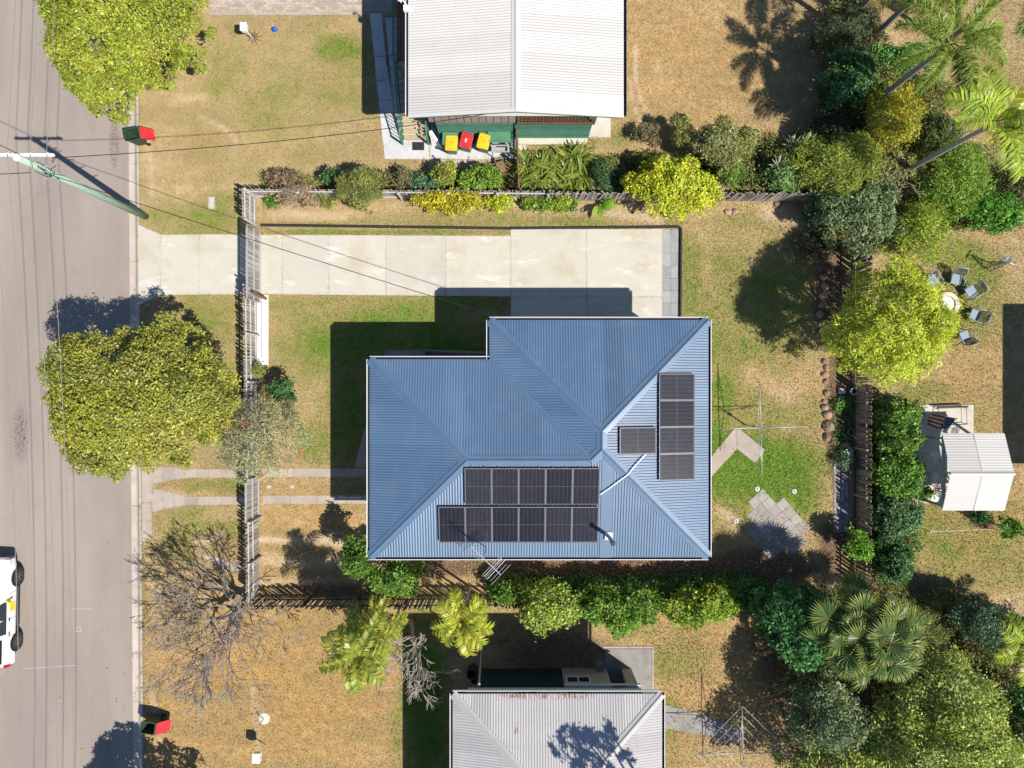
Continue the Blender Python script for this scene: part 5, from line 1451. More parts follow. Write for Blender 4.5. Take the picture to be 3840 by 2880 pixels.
for i, (p, rz, lb, m_) in enumerate((((3478, 1706), 2.0, 'white lace metal chair in gazebo shade nearer the flag', 0), ((3482, 1786), 1.5, 'white lace metal chair in gazebo shade nearer the pot plant', 0), ((3560, 1618), 1.2, 'white lace metal chair just clear of the gazebo roof below the flag', 0))):
    o = lc if i == 0 else copy_tree(lc)
    place(o, at(*p) + Vector((0, 0, .05)), rz, 1.05); o['label'] = lb; o['group'] = 'lace chairs on the patio'
M['bronze'] = mat('bronze', (.07, .05, .04), .5, .2, 5)
t = thing('lace_table', 'dark bronze lace-topped round patio table at the sunny end of gazebo', 'table')
b = MB()
for r in (.34, .26, .17, .08): b.tube([(r * math.cos(a), r * math.sin(a), .70) for a in np.linspace(0, 2 * math.pi, 25)], .016, 5)
for k in range(14):
    a = k * math.pi / 7; b.bar((.05 * math.cos(a), .05 * math.sin(a), .70), (.34 * math.cos(a + .12), .34 * math.sin(a + .12), .70), .03, .014)
b.build('table_top', M['bronze'], t)
for k in range(4):
    a = k * math.pi / 2 + .5; MB().tube([(.08 * math.cos(a), .08 * math.sin(a), .68), (.05 * math.cos(a), .05 * math.sin(a), .35), (.3 * math.cos(a), .3 * math.sin(a), 0)], .016, 5).build('leg', M['bronze'], t)
place(t, at(3494, 1830) + Vector((0, 0, .05)), 0)
t = thing('slatted_stool', 'white slatted stool at the corner of the gazebo slab', 'stool')
for i in range(6): MB().box(-.17 + i * .06, -.125 + i * .06, -.18, .18, .40, .425).build('slat', M['white'], t)
for sx_ in (-.15, .15):
    for sy_ in (-.15, .15): MB().box(sx_ - .02, sx_ + .02, sy_ - .02, sy_ + .02, 0, .40).build('leg', M['white'], t)
place(t, at(3484, 1862) + Vector((0, 0, .05)), .05)
t = thing('metal_bed_frame', 'rectangular dark metal frame lying on the patio under the flag', 'frame')
b = MB(); b.tube([(-.70, -.42, .22), (.70, -.42, .22), (.70, .42, .22), (-.70, .42, .22), (-.70, -.42, .22)], .025, 6); b.build('rail', M['bronze'], t)
MB().tube([(-.80, .46, .30), (.72, .46, .32)], .045, 8).build('side_roll', M['bronze'], t)
for sx_ in (-.68, .68):
    for sy_ in (-.4, .4): MB().tube([(sx_, sy_, .22), (sx_, sy_, 0)], .02, 6).build('leg', M['bronze'], t)
place(t, at(3560, 1560) + Vector((0, 0, .05)), math.radians(2))
# flag on a pole in a drum
fl = thing('flag_pole', 'leaning pole in a round dark base flying a red and white striped flag', 'flag', at(3445, 1542))
fb_ = at(3445, 1542) + Vector((0, 0, .05)); ft = at(3589, 1571, 2.95)
MB().lathe([(.23, 0), (.25, .02), (.25, .10), (.20, .14), (.05, .15)], 20, fb_).build('base', M['dark_metal'], fl)
MB().tube([fb_ + Vector((0, 0, .1)), ft], .02, 8).build('pole', M['galv'], fl)
MB().lathe([(.02, 0), (.045, .04), (.02, .08)], 8, ft).build('finial', M['white'], fl)
M['flag_red'] = mat('flag_red', (.50, .03, .04), .8, .05, 3); M['flag_white'] = mat('flag_white', (.75, .74, .72), .8, .04, 3); M['flag_blue'] = mat('flag_blue', (.03, .05, .22), .8, .05, 3)
pd_ = (ft - fb_).normalized()
tp0 = fb_.lerp(ft, .97); fh = 1.75; fw = .62
side = Vector((-.25, -.85, -.35)); side = (side - pd_ * side.dot(pd_)).normalized(); fnn = pd_.cross(side)
def flag_pt(u, w):                       # u down the pole, w out from the pole
    sag = .06 * math.sin(u * 9 + w * 5) + .035 * math.sin(u * 17)
    return tp0 - pd_ * (u * fh + .12 * w) + side * (w * fw * (1 - .25 * abs(u - .5))) + fnn * sag + Vector((0, 0, -.10 * w * w))
def cloth(u0, u1, w0, w1):
    n = 14; vs = []
    for k in range(n + 1):
        u = u0 + (u1 - u0) * k / n
        vs += [flag_pt(u, w0), flag_pt(u, w1)]
    vs2 = [p + fnn * .004 for p in vs]; m_ = len(vs)
    return MB().add(vs + vs2, [(2 * k, 2 * k + 1, 2 * k + 3, 2 * k + 2) for k in range(n)] + [(m_ + 2 * k + 2, m_ + 2 * k + 3, m_ + 2 * k + 1, m_ + 2 * k) for k in range(n)])
cl = bpy.data.objects.new('flag', None); COL.objects.link(cl); cl.parent = fl; ORG[cl.name] = org(fl)
for i in range(7):
    cloth(.42, 1, i / 7, (i + 1) / 7).build('stripe', M['flag_red'] if i % 2 == 0 else M['flag_white'], cl)
cloth(0, .42, 0, 1).build('canton', M['flag_blue'], cl)
sb_ = MB()
for i in range(6):
    for j in range(5):
        c_ = flag_pt((i + .5) / 6 * .42, (j + .5) / 5)
        for off in (-.006, .010):
            sb_.add([c_ + fnn * off - pd_ * .025, c_ + fnn * off + side * .025, c_ + fnn * off + pd_ * .025, c_ + fnn * off - side * .025], [(0, 1, 2, 3)])
sb_.build('stars', M['flag_white'], cl)

# ------------------------------------------------------------------ behind the grey house
def drum(label, p, r, h, material, name='barrel'):
    q = at(*p); t = thing(name, label, name, q)
    MB().lathe([(r * .92, 0), (r, h * .2), (r * .97, h * .5), (r, h * .8), (r * .95, h), (r * .82, h), (r * .8, h * .25), (.01, h * .25)], 20, q).build('shell', M[material], t)
    MB().tube([q + Vector((r * .97 * math.cos(a), r * .97 * math.sin(a), h)) for a in np.linspace(0, 6.284, 21)], .014, 5).build('rim', M[material], t)
drum('dark plastic barrel in the shade beside the grey-roofed house', (1773, 2507), .27, .75, 'dark_metal')
drum('small dark bucket below the barrel beside the grey-roofed house', (1779, 2545), .15, .3, 'dark_metal', 'bucket')
t = thing('stone_urn', 'pale carved stone urn in front of the cream laundry wall', 'urn', at(2247, 2490)); q = at(2247, 2490)
MB().lathe([(.16, 0), (.12, .12), (.10, .25), (.2, .42), (.22, .52), (.17, .53), (.15, .4), (.01, .4)], 12, q).build('bowl', M['stone_paver'], t)
MB().box(q.x - .19, q.x + .19, q.y - .19, q.y + .19, 0, .06).build('plinth', M['stone_paver'], t)
q = at(1808, 2400)
t = thing('service_mast', 'thin grey steel mast standing beside the grey-roofed house', 'mast', q)
MB().tube([q, q + Vector((.05, -.35, 4.4))], .035, 8).build('pipe', M['galv'], t); MB().lathe([(.05, 0), (.06, .05), (.01, .09)], 8, q + Vector((.05, -.35, 4.4))).build('cap', M['galv'], t)
q0, q1 = at(*T(3, 2, 1055, 128), .9), at(*T(3, 2, 1700, 100), .9)
t = thing('clothes_wire', 'thin pale line strung low over the lawn below the gazebo', 'line', (q0.x, q0.y, 0))
MB().tube([q0, q1], .008, 4).build('wire', M['white_metal'], t); MB().tube([(q0.x, q0.y, 0), (q0.x, q0.y, .95)], .025, 6).build('peg', M['galv'], t); MB().tube([(q1.x, q1.y, 0), (q1.x, q1.y, .95)], .025, 6).build('peg', M['galv'], t)
# ------------------------------------------------------------------ vegetation
def leaf_cloud(name, P, N, A, ln, wd, tint, parent, material='leaf', fold=.25):
    """P centres, N normals, A long axes (n,3); ln, wd sizes (n,); tint (n,3)"""
    n = len(P)
    A = A - N * (A * N).sum(1, keepdims=True)
    A /= np.linalg.norm(A, axis=1, keepdims=True) + 1e-9
    B = np.cross(N, A)
    la, wb = (ln / 2)[:, None], (wd / 2)[:, None]
    up = N * (wd * fold)[:, None]
    v = np.stack([P - A * la, P + B * wb + up, P + A * la, P - B * wb + up], 1).reshape(-1, 3)
    g = org(parent); v = v - np.array([g.x, g.y, g.z])
    q = np.arange(4 * n).reshape(-1, 4)
    me = bpy.data.meshes.new(name); np_mesh(me, v, q)
    c = np.concatenate([np.clip(tint, 0, 1), np.ones((n, 1))], 1)
    c = np.repeat(c, 4, 0)
    a = me.attributes.new('tint', 'FLOAT_COLOR', 'POINT'); a.data.foreach_set('color', np.ascontiguousarray(c, dtype=np.float32).ravel())
    me.materials.append(M[material])
    return mesh_obj(name, me, parent)
def unit(a): return a / (np.linalg.norm(a, axis=1, keepdims=True) + 1e-9)
LEAVES = [0]
LS, LN, GA = 1.18, .62, 1.5
def rough_poly(poly, amp, r):
    """densify and roughen a crown outline so it never reads as a smooth ball"""
    out = []
    n = len(poly)
    for i in range(n):
        a, b = poly[i], poly[(i + 1) % n]
        d = math.hypot(b[0] - a[0], b[1] - a[1]); k = max(1, int(d / max(amp * 1.6, 6)))
        for j in range(k):
            t = j / k
            out.append((a[0] + (b[0] - a[0]) * t + r.normal(0, amp * .55), a[1] + (b[1] - a[1]) * t + r.normal(0, amp * .55)))
    return out
def crown(parent, poly, zb, zt, lr, nleaf, leaf, aspect, cols, seed, name='crown', up=.35, scatter=.75, sigma=.16, spiky=0.0, colvar=.3, dens=1.0, flower=None, flat=.85, ragged=.5, shrink=.95, gap=.86):
    """foliage filling a crown outline: uneven lobes over a dome between zb and zt, with sprays along the edge"""
    r = np.random.default_rng(seed)
    zr = zb + .4 * (zt - zb)
    mx, my = sum(p[0] for p in poly) / len(poly), sum(p[1] for p in poly) / len(poly)
    poly = [(mx + (p[0] - mx) * shrink, my + (p[1] - my) * shrink) for p in poly]
    poly = rough_poly(poly, lr * 75 * .38 * ragged * 2, r)
    W = [at(p[0], p[1], zr) for p in poly]
    X = np.array([p.x for p in W]); Y = np.array([p.y for p in W])
    cx = r.uniform(X.min(), X.max(), 9000); cy = r.uniform(Y.min(), Y.max(), 9000)
    ins = in_poly(cx, cy, W); cx, cy = cx[ins], cy[ins]
    d = poly_dist(cx, cy, W)
    R = max(d.max(), .05)
    keep = []
    for i in range(len(cx)):
        if d[i] < lr * .45 and d[i] < R * .5: continue
        if all((cx[i] - cx[j]) ** 2 + (cy[i] - cy[j]) ** 2 > (lr * gap) ** 2 for j in keep): keep.append(i)
        if len(keep) > 200: break
    kx, ky, kd = cx[keep], cy[keep], d[keep]
    e = np.clip(kd / max(R, lr), 0, 1)
    rad = lr * r.uniform(.6, 1.25, len(kx))
    rad = np.minimum(rad, np.maximum(kd * 1.05, lr * .42))
    top = zb + (zt - zb) * np.sqrt(1 - (1 - e) ** 2) + r.normal(0, lr * .33, len(kx))
    kz = np.maximum(top - rad * flat, zb * .6 + rad * .3)
    # edge sprays: small lobes straddling the outline
    ne = int(len(W) * .8)
    ei = r.choice(len(W), ne)
    er = lr * r.uniform(.16, .42, ne)
    ez = zb + (zt - zb) * r.uniform(.05, .55, ne)
    sx2 = X[ei]; sy2 = Y[ei]
    if len(kx):
        dm = np.min(np.hypot(sx2[:, None] - kx[None], sy2[:, None] - ky[None]) - rad[None], axis=1)
        g2 = dm < lr * .25
        sx2, sy2, er, ez = sx2[g2], sy2[g2], er[g2], ez[g2]
    kx = np.concatenate([kx, sx2]); ky = np.concatenate([ky, sy2]); kz = np.concatenate([kz, ez]); rad = np.concatenate([rad, er])
    C = np.stack([kx, ky, kz], 1)
    wts = rad ** 1.9; wts /= wts.sum()
    nleaf = int(nleaf * LN); leaf = leaf * LS
    ncl = max(8, int(nleaf / 15 * dens))
    li = r.choice(len(C), ncl * 2, p=wts)
    D = unit(r.normal(size=(len(li), 3))); D[:, 2] = np.where(D[:, 2] < -.15, -D[:, 2] * .6, D[:, 2]); D = unit(D)
    shell = np.where(r.random(len(li)) < .84, r.uniform(.88, 1.12, len(li)), r.uniform(.45, .75, len(li)))
    Q = C[li] + D * (rad[li] * shell)[:, None] * np.array([1, 1, flat])
    ok = np.ones(len(Q), bool)
    for j in range(len(C)):
        dd = (Q - C[j]); dd[:, 2] /= flat
        ok &= ~((np.linalg.norm(dd, axis=1) < rad[j] * .74) & (li != j))
    Q, D, li = Q[ok][:ncl], D[ok][:ncl], li[ok][:ncl]
    if spiky:
        Q = Q + D * (r.exponential(spiky, len(Q)))[:, None]
    per = max(3, int(nleaf / max(1, len(Q))))
    ci = np.repeat(np.arange(len(Q)), per)
    n = len(ci); LEAVES[0] += n
    sg = sigma * .95 * np.minimum(1, .35 + rad[li] / lr)[ci][:, None]
    fn = unit(D + r.normal(size=D.shape) * .45 + np.array([0, 0, .25]))
    off = r.normal(size=(n, 3)) * sg
    off = off - fn[ci] * ((off * fn[ci]).sum(1, keepdims=True) * .68)
    Pp = Q[ci] + off - fn[ci] * (np.linalg.norm(off, axis=1, keepdims=True) ** 2) * 1.2
    Dd = D[ci]
    cn = unit(fn + r.normal(size=D.shape) * scatter * .25 + np.array([0, 0, up * .6]))
    N = unit(cn[ci] + r.normal(size=(n, 3)) * scatter * .62)
    ca = unit(r.normal(size=D.shape) + D * .8)
    A = unit(ca[ci] + r.normal(size=(n, 3)) * .6 + np.array([0, 0, -.2]))
    ln = leaf * r.uniform(.6, 1.3, n); wd = ln * aspect * r.uniform(.8, 1.2, n)
    cols = np.array(cols)
    cw = r.random((len(Q), len(cols))) ** 2.2; cw /= cw.sum(1, keepdims=True)
    lw = r.random((len(C), len(cols))) ** 2.0; lw /= lw.sum(1, keepdims=True)
    base = (cw * .5 + lw[li] * .5) @ cols
    t = base[ci] * (1 + r.normal(size=(n, 1)) * colvar * .7) * (1 + (r.random(len(Q)) - .5) * colvar * 1.3)[ci][:, None]
    hi = r.random(n) < .06
    t[hi] *= 1.25
    if flower is not None:
        fm = r.random(len(Q)) < flower[1]; m = fm[ci] & (r.random(n) < .7)
        t[m] = np.array(flower[0]) * r.uniform(.7, 1.2, (m.sum(), 1))
    leaf_cloud(name, Pp, N, A, ln, wd, np.clip(t * GA, .004, .9), parent)
    nm = len(keep)
    return C[:max(nm, 1)], rad[:max(nm, 1)]
def stems(parent, base, C, rad, r0, material, name='trunk', nl=7, seed=0, lean=0.35, twigs=0):
    rr = random.Random(seed)
    b = MB()
    top = Vector(C.mean(0)); fork = Vector(base).lerp(top, lean)
    b.tube([Vector(base) - Vector((0, 0, .1)), Vector(base).lerp(fork, .5) + Vector((rr.uniform(-.08, .08), rr.uniform(-.08, .08), 0)), fork], [r0 * 1.25, r0, r0 * .85], 8)
    idx = rr.sample(range(len(C)), min(nl, len(C)))
    for i in idx:
        c = Vector(C[i]); m = fork.lerp(c, .5) + Vector((rr.uniform(-.2, .2), rr.uniform(-.2, .2), .15))
        b.tube([fork, m, c], [r0 * .6, r0 * .38, r0 * .12], 6)
    b.build(name, M[material], parent)
    if twigs:
        b = MB()
        for k in range(twigs):
            i = rr.randrange(len(C)); c = Vector(C[i]); R_ = float(rad[i])
            for q in range(rr.choice((1, 2, 3))):
                d = Vector((rr.gauss(0, 1), rr.gauss(0, 1), abs(rr.gauss(0, .9)))).normalized()
                m = c + d * R_ * .6 + Vector((rr.uniform(-.05, .05), rr.uniform(-.05, .05), 0))
                b.tube([c, m, c + (d + Vector((rr.gauss(0, .25), rr.gauss(0, .25), .1))).normalized() * R_ * rr.uniform(1.0, 1.2)], [.016, .011, .005], 4, cap=False)
        b.build('twigs', M['pale_bark'], parent)['kind'] = 'stuff'
def plant(name, label, cat, poly, zb, zt, lr, nleaf, leaf, aspect, cols, seed, r0=.06, base=None, bark='bark', group=None, twigs=0, **kw):
    W = [at(p[0], p[1], zb + .4 * (zt - zb)) for p in poly]
    c = sum(W, Vector()) / len(W)
    bs = base or Vector((c.x, c.y, 0)); bs = Vector((bs[0], bs[1], 0))
    t = thing(name, label, cat, bs, group)
    C, rad = crown(t, poly, zb, zt, lr, nleaf, leaf, aspect, cols, seed, 'crown' if 'tree' in name else 'foliage', **kw)
    stems(t, bs, C, rad, r0, bark, 'trunk' if 'tree' in name else 'stem', 9, seed, twigs=twigs)
    return t
M['pale_bark'] = mat('pale_bark', (.46, .40, .35), .9, .2, 8)
def vp(*pts): return [V(*p) for p in pts]
def tp_(c, r, *pts): return [T(c, r, *p) for p in pts]
def ell(cx, cy, rx, ry, n=16, wob=.14, seed=0):
    rr = random.Random(seed + int(cx * 3 + cy))
    return [(cx + rx * math.cos(2 * math.pi * k / n) * (1 + rr.uniform(-wob, wob)), cy + ry * math.sin(2 * math.pi * k / n) * (1 + rr.uniform(-wob, wob))) for k in range(n)]
def ellT(c, r, x, y, rx, ry, **k):
    p = T(c, r, x, y); return ell(p[0], p[1], rx * .5787, ry * .5787, **k)

LIME = [(.29, .31, .03), (.20, .25, .025), (.08, .12, .018), (.26, .25, .045), (.13, .18, .022)]
LIME2 = [(.36, .34, .04), (.25, .27, .03), (.08, .11, .02), (.28, .25, .07), (.14, .18, .025), (.20, .21, .06)]
YEL = [(.45, .47, .05), (.38, .42, .04), (.26, .32, .03), (.13, .19, .02)]
GRN = [(.105, .20, .03), (.06, .13, .025), (.18, .28, .035), (.03, .07, .018)]
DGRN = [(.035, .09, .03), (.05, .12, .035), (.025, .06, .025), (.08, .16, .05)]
OLIVE = [(.20, .22, .05), (.13, .16, .04), (.27, .26, .09), (.07, .09, .025)]
GREY = [(.24, .26, .11), (.17, .20, .07), (.30, .29, .17), (.09, .11, .04)]
GOLD = [(.44, .37, .03), (.33, .30, .03), (.22, .23, .03), (.10, .12, .02)]
BROWN = [(.17, .11, .07), (.12, .08, .05), (.22, .15, .10), (.10, .10, .04)]

# street trees
plant('street_tree', 'broad yellow-green street tree overhanging the road at the top corner', 'tree',
      vp((92, 0), (97, 50), (115, 62), (108, 120), (122, 165), (150, 195), (168, 217), (200, 225), (230, 242), (255, 236), (282, 224), (300, 195), (330, 165), (370, 153), (395, 148), (422, 130), (428, 105), (428, 85), (428, 60), (438, 48), (448, 42), (458, 20), (452, -90), (270, -130), (100, -80)),
      1.9, 6.4, .8, 100000, .115, .5, LIME, 11, .22, at(300 * 1.736, 60 * 1.736), sigma=.17, up=.4, gap=.74, shrink=.96, ragged=.28)
plant('street_tree', 'round yellow-green street tree between the driveway and the wheel tracks', 'tree',
      vp((100, 890), (128, 845), (112, 795), (130, 752), (165, 713), (215, 703), (260, 712), (284, 724), (300, 738), (312, 706), (360, 689), (398, 700), (410, 735), (430, 766), (456, 746), (482, 760), (505, 790), (520, 820), (530, 850), (520, 880), (500, 902), (472, 925), (457, 955), (452, 988), (420, 1000), (395, 1010), (370, 1015), (340, 1000), (310, 1010), (270, 1025), (230, 1030), (190, 1010), (160, 985), (135, 960), (115, 925)),
      2.3, 6.6, .8, 104000, .115, .48, LIME2, 12, .24, at(340 * 1.736, 865 * 1.736), sigma=.17, up=.4, gap=.74, shrink=.96, ragged=.28)
plant('bottlebrush_tree', 'grey-green fine-leaved tree with red flowers overhanging the front fence', 'tree',
      vp((456, 962), (450, 930), (470, 900), (500, 880), (530, 865), (560, 852), (600, 857), (640, 880), (670, 910), (690, 935), (680, 960), (650, 975), (640, 1000), (600, 1030), (560, 1040), (520, 1045), (490, 1012), (466, 1000)),
      1.2, 4.2, .5, 16000, .13, .22, GREY + [(.26, .26, .18)], 13, .10, at(1010, 1600), bark='grey_bark', sigma=.15, scatter=.9, flower=((.40, .05, .03), .02), twigs=130)
plant('dark_shrub', 'small dark green shrub inside the fence above the bottlebrush tree', 'shrub', ellT(1, 1, 190, 865, 75, 55, seed=2), .4, 1.9, .3, 2600, .12, .5, DGRN, 14, .04)
plant('feathery_tree', 'large bright yellow feathery tree over the rock garden and brown fence', 'tree',
      vp((1760, 732), (1790, 690), (1800, 640), (1830, 592), (1850, 562), (1880, 546), (1930, 540), (1975, 555), (1985, 592), (2010, 620), (2040, 650), (2050, 690), (2045, 730), (2020, 770), (2010, 810), (1980, 835), (1920, 845), (1890, 858), (1850, 840), (1820, 830), (1815, 800), (1790, 770)),
      1.9, 6.4, .55, 66000, .15, .22, YEL, 15, .18, at(1845 * 1.736, 715 * 1.736), sigma=.13, scatter=.6, spiky=.14, shrink=.86, gap=1.05, ragged=.9, twigs=60)
plant('yellow_shrub', 'dense yellow-flowering rounded shrub growing over the north fence', 'shrub',
      vp((1335, 395), (1350, 372), (1375, 384), (1390, 350), (1420, 335), (1450, 350), (1480, 345), (1505, 370), (1530, 380), (1545, 410), (1566, 425), (1560, 440), (1540, 446), (1510, 466), (1470, 460), (1430, 466), (1390, 456), (1360, 430)),
      .7, 3.0, .42, 22000, .11, .55, YEL + [(.44, .40, .02)], 16, .08, sigma=.12)
# south-west corner bush, hedges
plant('green_bush', 'bright green leafy bush wrapped round the corner of the blue roof', 'bush',
      vp((742, 1182), (760, 1150), (785, 1138), (794, 1170), (797, 1204), (850, 1208), (922, 1208), (930, 1238), (902, 1262), (890, 1285), (860, 1280), (820, 1262), (790, 1238), (760, 1222)), .8, 3.6, .42, 15000, .13, .5, GRN, 17, .07, sigma=.14)
plant('hedge_shrub', 'low bright green shrub by the dark fence next to the yellow palm', 'shrub', vp((1066, 1268), (1085, 1256), (1110, 1258), (1130, 1266), (1126, 1290), (1095, 1296), (1070, 1288)), .5, 1.9, .3, 4200, .12, .5, GRN, 18)
plant('hedge_shrub', 'loose yellow-green shrub with drooping sprays over the dark yard', 'shrub', vp((1110, 1295), (1135, 1262), (1180, 1252), (1235, 1264), (1266, 1300), (1255, 1325), (1240, 1342), (1215, 1360), (1190, 1348), (1165, 1384), (1145, 1355), (1122, 1345)), .7, 2.6, .4, 9500, .13, .5, [(.16, .26, .04), (.25, .31, .06), (.09, .17, .03), (.3, .33, .08)], 19, sigma=.2)
plant('hedge_shrub', 'mid green glossy shrub in the middle of the hedge behind the blue house', 'shrub', vp((1225, 1285), (1275, 1262), (1340, 1262), (1410, 1266), (1445, 1300), (1408, 1345), (1370, 1345), (1330, 1376), (1296, 1350), (1250, 1325)), .7, 2.6, .4, 12500, .14, .5, GRN + [(.12, .24, .03)], 20, sigma=.16)
plant('hedge_shrub', 'yellower green shrub at the east end of the hedge behind blue house', 'shrub', vp((1400, 1295), (1450, 1272), (1500, 1265), (1560, 1255), (1606, 1280), (1590, 1325), (1545, 1335), (1500, 1352), (1462, 1345), (1425, 1318)), .7, 2.6, .4, 11500, .14, .5, [(.17, .25, .03), (.11, .20, .025), (.27, .29, .03), (.08, .15, .02)], 21, sigma=.16)
plant('hedge_shrub', 'dark glossy shrub filling the hedge gap beside the dense dark green shrub', 'shrub', vp((1560, 1262), (1620, 1250), (1670, 1262), (1660, 1310), (1610, 1325), (1575, 1300)), .5, 2.0, .36, 6000, .14, .45, DGRN + GRN[:1], 24)
plant('hedge_shrub', 'low green growth between yellow palm and the loose yellow-green shrub', 'shrub', vp((1050, 1262), (1100, 1248), (1140, 1256), (1135, 1276), (1080, 1284)), .3, 1.2, .28, 3200, .12, .5, GRN + DGRN[:2], 25)
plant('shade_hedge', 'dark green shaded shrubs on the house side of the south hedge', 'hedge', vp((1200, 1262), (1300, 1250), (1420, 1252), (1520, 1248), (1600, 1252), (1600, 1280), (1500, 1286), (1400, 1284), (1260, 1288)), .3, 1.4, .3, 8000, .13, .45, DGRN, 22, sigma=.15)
plant('green_shrub', 'dense dark green shrub between the hedge and the fan palm', 'shrub', vp((1600, 1300), (1640, 1268), (1700, 1258), (1760, 1272), (1795, 1300), (1785, 1350), (1772, 1395), (1740, 1432), (1700, 1430), (1672, 1395), (1645, 1340)), 1.2, 4.8, .55, 24000, .15, .5, [(.05, .15, .045), (.035, .10, .04), (.09, .22, .05), (.03, .07, .03)], 23, .07, sigma=.18)
for k, (poly, cols, lb) in enumerate(((vp((1885, 866), (1930, 855), (1972, 866), (1975, 915), (1985, 950), (1960, 985), (1892, 985)), GRN, 'green hedge shrub nearest the yellow tree along the brown fence'),
                                      (vp((1887, 985), (1960, 978), (1985, 1000), (1984, 1040), (1970, 1072), (1892, 1075)), [(.11, .23, .03), (.07, .17, .03), (.16, .27, .04), (.04, .1, .02)], 'brightest green hedge shrub beside the gazebo slab'),
                                      (vp((1887, 1078), (1968, 1072), (1975, 1110), (1965, 1148), (1920, 1168), (1892, 1140)), [(.09, .17, .07), (.06, .13, .06), (.13, .2, .09), (.05, .09, .04)], 'greyer green hedge shrub below the gazebo slab'),
                                      (vp((1887, 1150), (1925, 1166), (1958, 1190), (1952, 1238), (1902, 1250)), DGRN, 'darkest hedge shrub at the fan palm end of the fence'))):
    plant('hedge_shrub', lb, 'shrub', poly, .5, 2.3, .38, 12000, .12, .55, cols, 30 + k, group='hedge east of the brown fence', sigma=.14)
plant('small_shrub', 'small bright green shrub leaning over the brown fence by the brick path', 'shrub', ellT(3, 2, 570, 215, 85, 85, seed=3), .6, 2.2, .28, 3600, .12, .5, [(.12, .26, .03), (.09, .2, .03), (.18, .3, .04)], 36)
plant('dark_bush', 'round blue-green bush beside the fan palm on the sunny lawn', 'bush', vp((2042, 1302), (2090, 1290), (2140, 1308), (2178, 1350), (2170, 1386), (2120, 1392), (2080, 1372), (2052, 1342)), .8, 3.0, .42, 11000, .12, .4, [(.05, .10, .06), (.08, .13, .07), (.035, .07, .04), (.11, .16, .09)], 37, sigma=.15)
plant('spreading_tree', 'large olive-green spreading tree filling the bottom right corner', 'tree',
      vp((1660, 1650), (1700, 1610), (1735, 1570), (1790, 1545), (1850, 1525), (1900, 1500), (1950, 1455), (2010, 1440), (2060, 1388), (2110, 1420), (2150, 1470), (2182, 1520), (2195, 1600), (2230, 1700), (2100, 1800), (1800, 1800), (1640, 1740)),
      1.8, 5.6, .75, 74000, .14, .42, [(.25, .32, .06), (.17, .25, .05), (.35, .38, .06), (.08, .13, .035), (.28, .32, .14)], 38, .16, sigma=.24, scatter=.9, twigs=110, ragged=.8)
plant('grey_shrub', 'dark grey-green shrub below the fan palm beside the second clothesline', 'shrub', vp((1690, 1490), (1720, 1450), (1780, 1450), (1840, 1500), (1880, 1540), (1850, 1600), (1760, 1620), (1700, 1590)), 1.0, 4.8, .5, 15000, .14, .4, [(.10, .15, .07), (.15, .20, .09), (.05, .08, .04), (.24, .28, .15)], 39, sigma=.2, twigs=40)
plant('edge_shrub', 'dark leafy shrub at the right edge below the blue-green bush', 'shrub', vp((2150, 1450), (2190, 1470), (2240, 1500), (2240, 1640), (2200, 1640), (2180, 1540)), .6, 2.6, .4, 8000, .14, .45, DGRN, 40, sigma=.18)
plant('edge_shrub', 'low dark shrub by the water-blue shade at the right edge', 'shrub', vp((2140, 1330), (2180, 1325), (2230, 1330), (2230, 1390), (2190, 1370)), .3, 1.2, .3, 2600, .12, .45, DGRN, 41)

